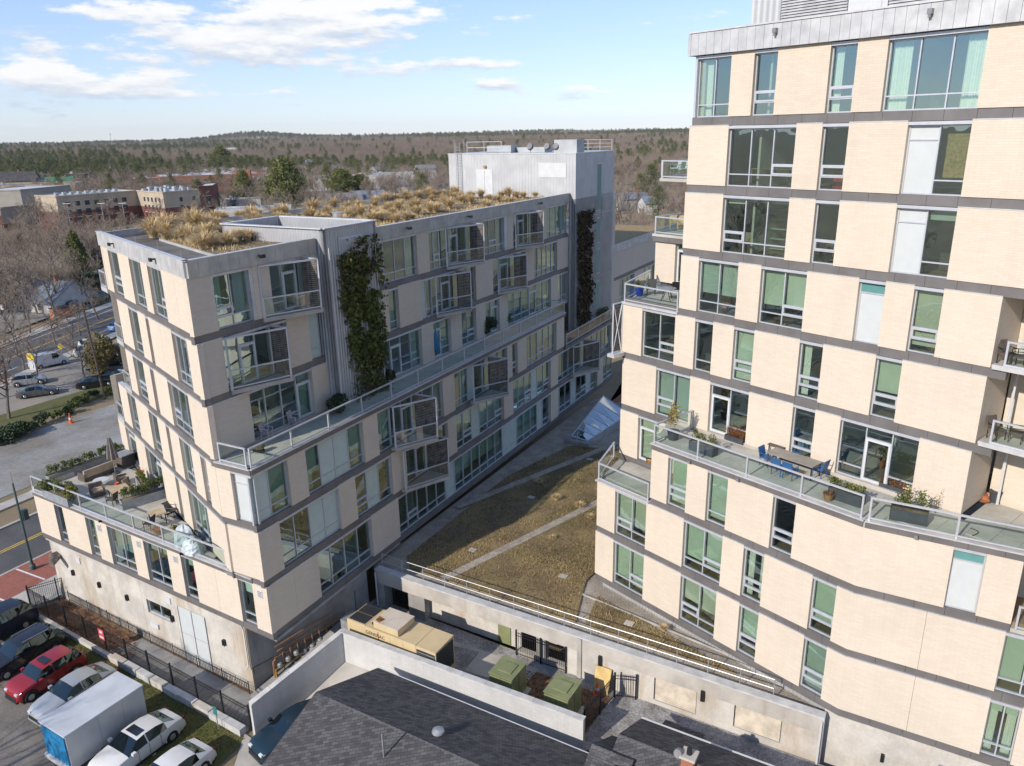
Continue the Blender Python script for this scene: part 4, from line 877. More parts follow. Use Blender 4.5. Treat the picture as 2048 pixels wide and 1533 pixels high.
for k in range(N):
    a, b = Ls * k / N, Ls * (k + 1) / N; t0, t1 = k / N, (k + 1) / N
    MB().poly([SKF.p(a + .03, 1.48, 4.83), SKF.p(b - .03, 1.48, 4.83), SKF.p(b - .03, -.1 - 1.2 * t1, 4.96 + 1.2 * t1), SKF.p(a + .03, -.1 - 1.2 * t0, 4.96 + 1.2 * t0)]).build('pane', 'skylight_glass', sk)
MB().prism([SKF.xy(.0, 1.45), SKF.xy(Ls, 1.45), SKF.xy(Ls, -1.2), SKF.xy(0, -.1)], 4.755, 4.775).build('light_well', 'spandrel_teal', sk)
MB().poly([SKF.p(Ls, 1.5, 4.78), SKF.p(Ls, -1.3, 4.78), SKF.p(Ls, -1.3, 6.12)]).build('end_pane', 'skylight_glass', sk)
gpl = [R2.xy(42, 3), (13, 74), (12.5, 80), R2.xy(52, 3)]
MB().prism(gpl, 4.4, 5.2).build('court_planter', 'concrete_grey', pod); MB().prism(shrink(gpl, .3), 5.2, 5.28).build('court_paving', 'brick_paver', pod)

# ------------------------------------------------------------------ yard, lot, street surfaces
G_ = (.86, -.51); H_ = (-.51, -.86)          # along the lots / towards the camera
FL = Fr((-34.3, 46.4), (19.3, -12.2)); FL.n = (FL.u[1], -FL.u[0])          # fence line of the car park
if FL.n[1] > 0: FL.n = (-FL.n[0], -FL.n[1])
sheet('parking_lot', [FL.xy(-3, 2.6), FL.xy(24, 2.6), FL.xy(27, 30), FL.xy(-14, 30)], 'lot', .012)
sheet('lawn_strip', [FL.xy(2.0, .1), FL.xy(23.2, .1), FL.xy(23.6, 3.4), FL.xy(20, 4.2), FL.xy(12, 3.2), FL.xy(1.6, 2.7)], 'lawn', .03)
sheet('side_path', [FL.xy(.3, -.12), FL.xy(23, -.12), (-15.3, 37.6), (-32.2, 47.8)], 'leaf_litter', .02)
sheet('ribbed_path', [FL.xy(9.5, -.4), FL.xy(22.9, -.25), (-15.5, 37.3), (-24.5, 42.9)], 'concrete_grey', .035)
sheet('utility_yard', [(-10.1, 37.75), (-11.2, 41.3), (-9.2, 44.0), (14.4, 29.2), (3.2, 30.5)], 'gravel_grey', 2.05)
sheet('service_path', [(-10.1, 37.75, 2.05), (-11.2, 41.3, 2.05), (-15.6, 37.3, .1), (-14.3, 33.6, .1)], 'concrete_grey')
sheet('yard_paving', [(-9.6, 42.4), (1.2, 36.6), (.2, 35.0), (-3.0, 36.6), (-2.2, 38.2), (-10.5, 41.4)], 'pavement', 2.062)
sheet('yard_mulch', [(-.4, 37.2), (5.0, 34.2), (3.3, 31.4), (-1.0, 34.0)], 'leaf_litter', 2.06)
sheet('gravel_strip', [(3.0, 31.5), (5.3, 34.3), (14.3, 29.4), (32, 19.0), (30, 14.5), (12, 24)], 'gravel_grey', 2.056)
sheet('mulch_strip', [(6.6, 31.4), (12.0, 28.4), (30, 17.9), (29.4, 16.9), (11.4, 27.4), (6.3, 30.4)], 'leaf_litter', 2.064)
sheet('driveway', [(-15.0, 34.3, .03), (-14.2, 33.7, .04), (-10.0, 37.6, 2.03), (3.2, 30.3, 2.03), (0, 24, 1.4), (-14.5, 29, .05)], 'pavement')
FM = Fr((-40.15, 56.0), (.45, .89)); FM.n = (FM.u[1], -FM.u[0])           # near street, s away from the camera, d towards the building
FN = Fr((-75.5, 118.0), (.09, .995)); FN.n = (FN.u[1], -FN.u[0])          # the wider street beyond
def road(name, s0, s1, d0, d1, mat, z, F=None): F = F or FM; return sheet(name, [F.xy(s0, d0), F.xy(s1, d0), F.xy(s1, d1), F.xy(s0, d1)], mat, z)
def slabrun(name, d0, d1, s0, s1, h, mat='pavement', F=None):
    F = F or FM; return struct(MB().prism([F.xy(s0, d0), F.xy(s1, d0), F.xy(s1, d1), F.xy(s0, d1)], 0, h).build(name, mat))
road('street', -60, 60, -3.7, 3.6, 'asphalt', .02)
for d in (-.14, .14): road('centre_line', -60, 60, d - .055, d + .055, 'paint_yellow', .026)
slabrun('kerb', 3.6, 3.8, -40, 40, .15); slabrun('brick_pavement', 3.8, 7.4, -30, 30, .14, 'brick_paver'); slabrun('pavement_inner', 7.4, 10.3, -30, 3.5, .13)
slabrun('kerb_far', -4.0, -3.7, -40, 60, .15); slabrun('pavement_far', -8.6, -7.2, -40, 60, .14)
for k in range(7): road('walk_joint', -12 + 3 * k, -11.86 + 3 * k, 3.9, 7.3, 'paint_white', .146)
sheet('manhole_cover', [(FM.p(-6.6 + .8 * math.cos(t), 8.6 + .55 * math.sin(t), 0)[:2]) for t in [k * math.pi / 8 for k in range(16)]], 'manhole', .137)
road('street_far', -140, 420, -5.8, 7.2, 'asphalt', .02, FN)
for d in (-.14, .14): road('centre_line', -140, 420, d - .06, d + .06, 'paint_yellow', .026, FN)
for d in (-4.2, 4.6): road('edge_line', -140, 420, d - .07, d + .07, 'paint_white', .026, FN)
slabrun('pavement_far', -8.4, -5.8, -140, 420, .14, 'pavement', FN); slabrun('pavement_near', 7.2, 9.2, -140, 420, .14, 'pavement', FN)
sheet('gravel_lot', [FM.xy(1, -10), FM.xy(36, -9.6), FM.xy(44, -23.5), FM.xy(2, -24)], 'gravel_lot', .018)
sheet('lawn_far', [FM.xy(-8, -27.2), FM.xy(40, -27.5), FM.xy(42, -31.5), FM.xy(-8, -34.5)], 'lawn', .022)
sheet('side_lot', [FM.xy(2, -31.6), FM.xy(52, -31.6), FM.xy(60, -50), FM.xy(20, -50)], 'asphalt_old', .016)
sheet('gravel_lot_far', [FN.xy(-30, -11.5), FN.xy(44, -13), FN.xy(60, -22), FN.xy(10, -34), FN.xy(-30, -38)], 'gravel_lot', .018)

# low walls, fences
lw = tag(MB().box(FL, .0, 10.6, -.12, .12, 0, .32).build('low_wall', 'concrete_pale'), 'low pale concrete kerb wall under the black fence, street half', 'wall')
lw2 = thing('block_wall', 'low painted block wall under the black fence, half nearest the white yard wall', 'wall', FL.p(16, 0, 0))
for k in range(9): MB().box(FL, 10.65 + k * 1.36, 11.95 + k * 1.36 + rnd.uniform(-.03, .03), -.2, .2 + rnd.uniform(-.02, .02), -.02, .46 + rnd.uniform(-.02, .03)).build('block', 'cmu_cap' if k % 3 else 'concrete_pale', lw2)
def iron_fence(name, label, pts, z, h, bay=2.3, gap=.11, zs=None):
    r = thing(name, label, 'fence', (pts[0][0], pts[0][1], z))
    for a, b in zip(pts, pts[1:]):
        F = Fr(a, (b[0] - a[0], b[1] - a[1])); L = math.hypot(b[0] - a[0], b[1] - a[1]); n = max(1, round(L / bay))
        for k in range(n + 1): MB().box(F, L * k / n - (.04 if h > 1 else .02), L * k / n + (.04 if h > 1 else .02), -(.04 if h > 1 else .02), (.04 if h > 1 else .02), z - .05, z + h + .08).build('post', 'black_iron', r)
        for k in range(n):
            m = MB(); s0, s1 = L * k / n + .04, L * (k + 1) / n - .04
            for zz in ((z + .12, z + h - .12, z + h - .3) if h > 1 else (z + .1, z + h - .1)): m.box(F, s0, s1, -.012, .012, zz, zz + (.03 if h > 1 else .018))
            c = max(2, int((s1 - s0) / gap))
            for j in range(1, c): s = s0 + (s1 - s0) * j / c; m.box(F, s - .010, s + .010, -.010, .010, z + .05, z + h)
            stuff(m.build('picket_panel', 'black_iron', r))
    return r
iron_fence('iron_fence', 'long black iron picket fence along the car park lawn', [FL.xy(.4, -.3), FL.xy(23.1, -.3)], .3, 1.5)
iron_fence('iron_gate', 'black iron picket gate closing the side path at the street end', [FL.xy(.35, -.35), (-31.0, 48.4)], .05, 1.75, 1.7)
iron_fence('low_fence', 'low black iron fence at the foot of the concrete wall', [(-31.6, 47.3), (-15.7, 37.4)], .1, .75, 2.4, .15)
iron_fence('yard_gate', 'black iron gate in front of the podium wall, beside the green cabinets', [PWf.xy(10.35, .06), PWf.xy(13.55, .06)], 2.05, 1.65, 1.6)
iron_fence('yard_fence', 'black iron fence between the white wall end and the yellow board', [(3.35, 31.7), (5.2, 34.2), (6.3, 34.0)], 2.05, 1.5, 1.5)
sg = thing('fence_sign', 'small red and white notice on the black picket fence', 'sign', FL.p(9.35, -.2, 1.2))
MB().box(FL, 9.05, 9.65, -.245, -.22, .95, 1.7).build('plate', 'sign_red', sg); MB().box(FL, 9.12, 9.58, -.219, -.216, 1.05, 1.2).build('text_block', 'white_metal', sg); MB().box(FL, 9.2, 9.5, -.219, -.216, 1.42, 1.6).build('text_block', 'white_metal', sg)
# white block wall
cw = thing('yard_wall', 'long white painted block wall around the generator yard', 'wall', (-10, 37.7, 0))
CWF = Fr((-10.0, 37.75), (13.2, -7.35)); CWF.n = (CWF.u[1], -CWF.u[0]); CLF = Fr((-10.0, 37.75), (-4.15, -4.15)); CLF.n = (CLF.u[1], -CLF.u[0])
MB().box(CWF, -.12, 15.1, -.12, .12, .9, 3.98).build('wall_face', 'cmu', cw)
a0, b0 = (-10.0, 37.75), (-14.15, 33.55)
w_ = .12; nx, ny = -CLF.u[1], CLF.u[0]
q = [(a0[0] + nx * s, a0[1] + ny * s) for s in (-w_, w_)]; q2 = [(b0[0] + nx * s, b0[1] + ny * s) for s in (-w_, w_)]
MB().hexa([(*q[0], -.1), (*q2[0], -.1), (*q2[1], -.1), (*q[1], -.1), (*q[0], 3.975), (*q2[0], 2.55), (*q2[1], 2.55), (*q[1], 3.975)]).build('wall_face', 'cmu', cw)
for k in range(11): MB().box(CWF, -.1 + k * 1.385, -.1 + k * 1.385 + 1.373, -.17, .17, 3.985, 4.06).build('coping_block', 'cmu_cap', cw)
for k in range(5):
    t0, t1 = k / 5, (k + 1) / 5 - .003; P0 = [a0[i] + (b0[i] - a0[i]) * t0 for i in (0, 1)]; P1 = [a0[i] + (b0[i] - a0[i]) * t1 for i in (0, 1)]
    za, zb = 3.975 - 1.425 * t0 + .012, 3.975 - 1.425 * t1 + .012; c = .17
    MB().hexa([(P0[0] - nx * c, P0[1] - ny * c, za), (P1[0] - nx * c, P1[1] - ny * c, zb), (P1[0] + nx * c, P1[1] + ny * c, zb), (P0[0] + nx * c, P0[1] + ny * c, za),
               (P0[0] - nx * c, P0[1] - ny * c, za + .08), (P1[0] - nx * c, P1[1] - ny * c, zb + .08), (P1[0] + nx * c, P1[1] + ny * c, zb + .08), (P0[0] + nx * c, P0[1] + ny * c, za + .08)]).build('coping_block', 'cmu_cap', cw)
# generator
gen = thing('generator', 'large tan standby generator with rust-stained roof box and GENERAC lettering', 'generator', (-6.6, 37.4, 2.1))
GF = Fr((-9.85, 38.35), (5.5, -3.3)); GF.n = (GF.u[1], -GF.u[0]); Lg = 6.35; Wg = 1.72         # s along, d towards the camera
if GF.n[1] > 0: GF.n = (-GF.n[0], -GF.n[1])
MB().box(GF, 0, Lg, -Wg, 0, 2.12, 2.4).build('base_frame', 'generator', gen)
def hip(F, s0, s1, d0, d1, z0, z1, rise): # body with softly pitched roof
    return MB().hexa([F.p(s, d, z) for z in (z0, z1) for s, d in ((s0, d0), (s1, d0), (s1, d1), (s0, d1))])
MB().box(GF, 0.02, 1.36, -Wg + .01, -.01, 2.4, 4.42).build('radiator_housing', 'generator', gen)
for a, b in ((-Wg + .08, -Wg / 2 - .04), (-Wg / 2 + .04, -.1)): MB().box(GF, .1, 1.28, a, b, 4.42, 4.46).build('radiator_grille', 'vent_dark', gen)
m = MB(); m.hexa([GF.p(1.38, -Wg, 2.4), GF.p(5.0, -Wg, 2.4), GF.p(5.0, 0, 2.4), GF.p(1.38, 0, 2.4), GF.p(1.38, -Wg, 4.46), GF.p(5.0, -Wg, 4.46), GF.p(5.0, 0, 4.40), GF.p(1.38, 0, 4.40)]); m.build('body', 'generator', gen)
m = MB(); m.hexa([GF.p(5.02, -Wg, 2.4), GF.p(Lg, -Wg, 2.4), GF.p(Lg, 0, 2.4), GF.p(5.02, 0, 2.4), GF.p(5.02, -Wg, 4.46), GF.p(Lg, -Wg, 4.46), GF.p(Lg, 0, 4.38), GF.p(5.02, 0, 4.38)]); m.build('intake_hood', 'generator', gen)
MB().box(GF, Lg, Lg + .02, -Wg + .1, -.1, 2.7, 4.28).build('end_grille', 'vent_dark', gen)
g_ = MB().box(GF, 5.06, Lg - .05, .0, .015, 2.75, 4.2).build('side_grille', 'vent_dark', gen); m = MB()
for k in range(9): m.box(GF, 5.08, Lg - .07, .015, .04, 2.8 + k * .155, 2.85 + k * .155)
m.build('grille_slat', 'meter_grey', g_)
MB().box(GF, 2.0, 3.75, -Wg + .18, -.06, 4.47, 4.86).build('exhaust_box', 'generator', gen)
MB().box(GF, 1.97, 3.78, -Wg + .15, -.03, 4.865, 4.90).build('exhaust_lid', 'gen_roof', gen)
m = MB().hexa([GF.p(2.02, -.6, 4.905), GF.p(2.5, -.5, 4.905), GF.p(2.4, -.1, 4.905), GF.p(2.05, -.2, 4.905), GF.p(2.02, -.6, 4.915), GF.p(2.5, -.5, 4.915), GF.p(2.4, -.1, 4.915), GF.p(2.05, -.2, 4.915)]); m.build('rust_patch', 'rust', gen)
MB().tube(GF.p(1.72, -.35, 4.44), GF.p(1.72, -.35, 4.52), .09).build('exhaust_stack', 'black_iron', gen)
MB().box(GF, 2.32, 2.38, .001, .006, 2.9, 4.3).build('rust_streak', 'rust', gen)
for s in (2.3, 3.2, 4.1): MB().box(GF, s, s + .012, .0, .004, 2.5, 4.3).build('door_seam', 'furn', gen)
for s in (2.9, 3.25, 4.85): MB().box(GF, s, s + .05, .0, .03, 3.15, 3.35).build('door_handle', 'black_iron', gen)
MB().box(GF, -.75, -.05, -1.3, -.2, 2.1, 4.0).build('control_cabinet', 'meter_grey', gen)
def text(name, body, size, F, s, d, z, mat, parent, ang=0, up=True):
    cu = bpy.data.curves.new(name, 'FONT'); cu.body = body; cu.size = size; cu.extrude = .004; cu.space_character = 1.05
    o = bpy.data.objects.new(name, cu); COL.objects.link(o)
    dg = bpy.context.evaluated_depsgraph_get(); me = bpy.data.meshes.new_from_object(o.evaluated_get(dg)); bpy.data.objects.remove(o); bpy.data.curves.remove(cu)
    n = bpy.data.objects.new(name, me); COL.objects.link(n); me.materials.clear(); me.materials.append(MATS[mat]); u = F.u; nn = F.n
    p = F.p(s, d, z); M4 = Matrix(((u[0], 0, nn[0], p[0]), (u[1], 0, nn[1], p[1]), (0, 1, 0, p[2]), (0, 0, 0, 1))); me.transform(M4); attach(n, parent); return n
t_ = text('lettering', 'GENERAC', .30, GF, 1.42, .008, 3.95, 'letter_black', gen)
t_.scale = (1, 1, 1)
# green pad-mounted cabinets
def xfmr(label, c, sc):
    r = thing('transformer_cabinet', label, 'cabinet', (c[0], c[1], 2.08), 0, 'green utility cabinets in the yard'); F = Fr(c, G_); F.n = H_
    MB().box(F, -.95, .95, -.95, .95, 2.06, 2.16).build('pad', 'concrete', r)
    MB().box(F, -.68, .68, -.05, .72, 2.16, 3.62).build('door_compartment', 'xfmr', r)
    m = MB(); m.hexa([F.p(s, d, z) for z, o in ((2.16, 0), (3.70, 0)) for s, d in ((-.7, -.85), (.7, -.85), (.7, -.06), (-.7, -.06))]); m.build('tank', 'xfmr', r)
    m = MB().box(F, -.72, .72, -.88, .75, 3.71, 3.76); m.build('lid', 'xfmr', r); MB().box(F, -.42, .42, -.45, .35, 3.765, 3.82).build('lid_rib', 'xfmr', r)
    for s in (-.35, .02): MB().box(F, s, s + .06, .72, .78, 2.95, 3.1).build('padlock', 'black_iron', r)
    MB().box(F, -.008, .008, .72, .727, 2.2, 3.6).build('door_seam', 'leaf_dark', r)
xfmr('green steel utility cabinet nearer the generator, rust along its back edge', (-.55, 34.55), 1); xfmr('green steel utility cabinet nearest the fence corner and the cone', (2.3, 33.0), 1)
pb = tag(MB().hexa([PWf.p(s, d, z) for z, o in ((2.06, .55), (3.35, .08)) for s, d in ((15.45, o), (16.35, o), (16.35, o + .06), (15.45, o + .06))]).build('plywood_board', 'plywood'), 'yellow plywood board leaning on the podium wall', 'board')
def cone(label, loc, s=1):
    r = thing('traffic_cone', label, 'cone', loc); MB().box(Fr(loc, (1, 0)), -.2 * s, .2 * s, -.2 * s, .2 * s, loc[2], loc[2] + .04).build('base', 'cone', r)
    MB().lathe((loc[0], loc[1], loc[2] + .04), [(.15 * s, 0), (.11 * s, .25 * s)], 12).build('cone_body', 'cone', r); MB().lathe((loc[0], loc[1], loc[2] + .04 + .252 * s), [(.11 * s, 0), (.085 * s, .16 * s)], 12).build('reflective_band', 'white_metal', r); MB().lathe((loc[0], loc[1], loc[2] + .04 + .414 * s), [(.085 * s, 0), (.035 * s, .36 * s)], 12).build('cone_tip', 'cone', r)
cone('orange traffic cone standing by the yellow board', (4.3, 34.45, 2.07)); cone('orange traffic barrel cone at the edge of the gravel lot', (-51.2, 83.8, .03), 1.5)

# ------------------------------------------------------------------ shingled houses in the foreground
def gable_courses(root, e0, e1, r0, r1, mat, pitch=.145):
    """one roof slope: overlapping shingle courses, lowest first"""
    e0, e1, r0, r1 = map(Vector, (e0, e1, r0, r1)); L = ((r0 - e0).length + (r1 - e1).length) / 2; n = max(3, int(L / pitch)); nrm = (e1 - e0).cross(r0 - e0).normalized()
    if nrm.z < 0: nrm = -nrm
    for k in range(n):
        a, b = k / n, min(1, (k + 1.12) / n); P = [e0.lerp(r0, a), e1.lerp(r1, a), e1.lerp(r1, b), e0.lerp(r0, b)]
        up_, dn = nrm * .022, nrm * .004
        q = [P[0] + up_, P[1] + up_, P[2] + dn, P[3] + dn]; lo = [p - nrm * .02 for p in P]
        MB().hexa([lo[0], lo[1], lo[2], lo[3], q[0], q[1], q[2], q[3]]).build('shingle_course', mat, root)
def ridge_caps(root, a, b, mat, w=.17, step=.30):
    a = Vector(a); b = Vector(b); d = (b - a); n = int(d.length / step); d.normalize(); sd_ = d.cross(Vector((0, 0, 1))).normalized(); proto = None
    for k in range(n):
        p = a + d * (k * step); l = step * 1.25
        if proto is None:
            m = MB(); z0, z1 = .035, .06
            m.v = [tuple(x) for x in (-sd_ * w + Vector((0, 0, -.075)), Vector((0, 0, z0)), sd_ * w + Vector((0, 0, -.075)), -sd_ * w + d * l + Vector((0, 0, -.10)), d * l + Vector((0, 0, z0 - .03)), sd_ * w + d * l + Vector((0, 0, -.10)))]
            m.f = [(0, 1, 4, 3), (1, 2, 5, 4), (0, 2, 1)]
            proto = m.build('ridge_cap', mat); o = proto
        else: o = proto.copy(); COL.objects.link(o)
        o.location = p; attach2(o, root)
h1 = thing('shingled_house', 'grey shingled gable-roofed house in the foreground, left of its twin', 'house', (-4, 28.5, 1))
GU = Vector((.862, -.507, 0)); GN = Vector((.507, .862, 0)); O = Vector((-9.85, 31.2, 0)); W2 = 4.5; LH = 14.2; ZE, ZR = 3.5, 5.2
e0 = O + GN * W2 + Vector((0, 0, ZE)); f0 = O - GN * W2 + Vector((0, 0, ZE)); r0 = O + Vector((0, 0, ZR)); ax = GU * LH
gable_courses(h1, e0, e0 + ax * .955, r0, r0 + ax * .955, 'shingle'); gable_courses(h1, f0 + ax, f0, r0 + ax, r0, 'shingle')
ridge_caps(h1, r0 + GU * .9 + Vector((0, 0, .01)), r0 + ax, 'shingle')
m = MB(); ins = .35; A = [O + GN * (W2 - ins) + GU * ins, O - GN * (W2 - ins) + GU * ins]; B = [q + GU * (LH - 2 * ins) for q in A]
m.prism([(q.x, q.y) for q in (A[0], A[1], B[1], B[0])], .2, ZE - .1); m.build('wall', 'siding_white', h1)
m = MB(); m.poly([(A[0].x, A[0].y, ZE - .1), (A[1].x, A[1].y, ZE - .1), (O.x + GU.x * ins, O.y + GU.y * ins, ZR - .25)]); m.build('gable', 'siding_white', h1)
m = MB(); m.bar(e0 + Vector((0, 0, -.03)) + GN * .04, e0 + ax * .955 + Vector((0, 0, -.03)) + GN * .04, .10, .08); m.build('gutter', 'white_metal', h1)
m = MB(); m.bar(e0 + Vector((0, 0, -.05)), r0 + Vector((0, 0, -.05)), .05, .12); m.bar(f0 + Vector((0, 0, -.05)), r0 + Vector((0, 0, -.05)), .05, .12); m.build('barge_board', 'roof_dark', h1)
p_ = O + GU * 5.2 - GN * 1.25; zz = ZR - 1.25 * (ZR - ZE) / W2; MB().tube((p_.x, p_.y, zz - .1), (p_.x, p_.y, zz + 1.25), .045).build('vent_pipe', 'meter_grey', h1)
p_ = O + GU * 6.6 + GN * .95; zz = ZR - .95 * (ZR - ZE) / W2; MB().lathe((p_.x, p_.y, zz - .05), [(.16, 0), (.16, .16), (.30, .2), (.27, .3), (.1, .38)], 14).build('roof_vent', 'galv', h1)
h2 = thing('shingled_cottage', 'grey shingled house with brick chimney, in the foreground beside the concrete wall', 'house', (7, 27, 1))
O2 = Vector((4.55, 28.35, 0)); L2_ = 13; W3 = 2.95; ZE2, ZR2 = 3.55, 4.95
e2 = O2 + GN * W3 + Vector((0, 0, ZE2)); f2 = O2 - GN * W3 * 1.6 + Vector((0, 0, ZE2 - 1.0)); r2 = O2 + Vector((0, 0, ZR2)); ax2 = GU * L2_
gable_courses(h2, e2, e2 + ax2, r2, r2 + ax2, 'shingle'); gable_courses(h2, f2 + ax2, f2, r2 + ax2, r2, 'shingle'); ridge_caps(h2, r2 + Vector((0, 0, .01)), r2 + ax2, 'shingle')
m = MB(); m.prism([((O2 + GN * 2.4 + GU * .3).x, (O2 + GN * 2.4 + GU * .3).y), ((O2 - GN * 4 + GU * .3).x, (O2 - GN * 4 + GU * .3).y), ((O2 - GN * 4 + GU * 12.7).x, (O2 - GN * 4 + GU * 12.7).y), ((O2 + GN * 2.4 + GU * 12.7).x, (O2 + GN * 2.4 + GU * 12.7).y)], 1.4, 3.3); m.build('wall', 'siding_white', h2)
m = MB(); m.bar(e2 + GN * .04, e2 + ax2 + GN * .04, .10, .08); m.build('gutter', 'white_metal', h2)
O3 = Vector((3.3, 28.0, 0)); e3 = O3 + GN * 2.4 + Vector((0, 0, 3.3)); r3 = O3 + Vector((0, 0, 4.75)); f3 = O3 - GN * 3 + Vector((0, 0, 2.9)); ax3 = GU * 2.0
gable_courses(h2, e3, e3 + ax3, r3, r3 + ax3, 'shingle'); gable_courses(h2, f3 + ax3, f3, r3 + ax3, r3, 'shingle'); ridge_caps(h2, r3 + Vector((0, 0, .01)), r3 + ax3 * .6, 'shingle')
MB().prism([((O3 + GN * 2.1 + GU * .15).x, (O3 + GN * 2.1 + GU * .15).y), ((O3 - GN * 2.5 + GU * .15).x, (O3 - GN * 2.5 + GU * .15).y), ((O3 - GN * 2.5 + GU * 2).x, (O3 - GN * 2.5 + GU * 2).y), ((O3 + GN * 2.1 + GU * 2).x, (O3 + GN * 2.1 + GU * 2).y)], 1.2, 2.85).build('wall', 'siding_white', h2)
e4 = O2 + GN * 4.0 + GU * .9 + Vector((0, 0, 3.05)); gable_courses(h2, e4, e4 + GU * 2.0, e4 - GN * 1.3 + Vector((0, 0, .35)), e4 - GN * 1.3 + GU * 2.0 + Vector((0, 0, .35)), 'shingle')
for a_ in (e4, e4 + GU * 1.9): MB().bar((a_.x, a_.y - .1, 2.0), (a_.x, a_.y - .1, 3.0), .1, .1).build('porch_post', 'siding_white', h2)
cp = O2 + GU * 3.3 - GN * .1; Fc = Fr((cp.x, cp.y), (GU.x, GU.y)); ch = MB().box(Fc, -.27, .27, -.27, .27, 4.3, 5.35).build('chimney', 'brick_orange', h2); MB().box(Fc, -.34, .34, -.34, .34, 5.355, 5.47).build('chimney_cap', 'concrete', ch); MB().tube((cp.x, cp.y, 5.47), (cp.x, cp.y, 5.75), .13, .11, 10).build('flue', 'black_iron', ch)
dp = cp - GU * .45; MB().tube((dp.x - .02, dp.y - .1, 5.4), (dp.x - .12, dp.y - .22, 5.46), .22, .19, 14).build('satellite_dish', 'roof_grey', h2)
vp = O2 + GU * .6 - GN * 1.6; Fv = Fr((vp.x, vp.y), (GU.x, GU.y)); MB().box(Fv, -.2, .2, -.16, .16, 4.2, 4.62).build('roof_vent', 'black_iron', h2)

# ------------------------------------------------------------------ placing helper: the spot on a level seen in a given direction from the viewpoint
def at(x, y, z):
    v = (x - 1024.0) * _ix - (y - 766.5) * _iu + 1540.0 * _f; t = (z - 31.0) / v.z; return (v.x * t, v.y * t, z)
# ------------------------------------------------------------------ cars
CARP = {  # station x (0 front..1), shoulder z, roof z, half-width factor, roof half-width factor
 'sedan': ([0, .02, .07, .16, .29, .43, .52, .535, .66, .76, .88, .96, 1], [.30, .46, .54, .61, .66, .68, .69, .69, .69, .70, .69, .62, .40], [.30, .46, .56, .63, .69, .97, 1, 1, .985, .90, .73, .66, .42], [.70, .82, .93, .98, 1, 1, 1, 1, 1, 1, .97, .90, .80], [.60, .74, .86, .90, .84, .72, .70, .70, .70, .70, .80, .78, .7]),
 'suv': ([0, .02, .06, .15, .27, .39, .52, .535, .70, .84, .93, .985, 1], [.28, .46, .54, .60, .63, .65, .66, .66, .67, .68, .68, .58, .36], [.28, .46, .57, .64, .67, .94, .99, .99, 1, .97, .80, .60, .38], [.72, .84, .94, .98, 1, 1, 1, 1, 1, 1, .98, .93, .86], [.62, .76, .88, .92, .86, .76, .75, .75, .74, .72, .74, .80, .75]),
 'van': ([0, .02, .05, .12, .20, .31, .45, .47, .70, .95, .975, .99, 1], [.28, .42, .50, .54, .57, .58, .58, .58, .58, .58, .58, .55, .34], [.28, .42, .52, .57, .60, .93, .99, .99, 1, .99, .97, .60, .36], [.74, .86, .95, .98, 1, 1, 1, 1, 1, 1, 1, 1, .97], [.62, .76, .88, .92, .90, .84, .84, .84, .84, .84, .86, .94, .9]),
}
def weld(o):
    import bmesh
    b = bmesh.new(); b.from_mesh(o.data); bmesh.ops.remove_doubles(b, verts=b.verts, dist=.0015); bmesh.ops.recalc_face_normals(b, faces=b.faces); b.to_mesh(o.data); b.free()
    o.data.polygons.foreach_set('use_smooth', [True] * len(o.data.polygons)); o.data.set_sharp_from_angle(angle=R(38))
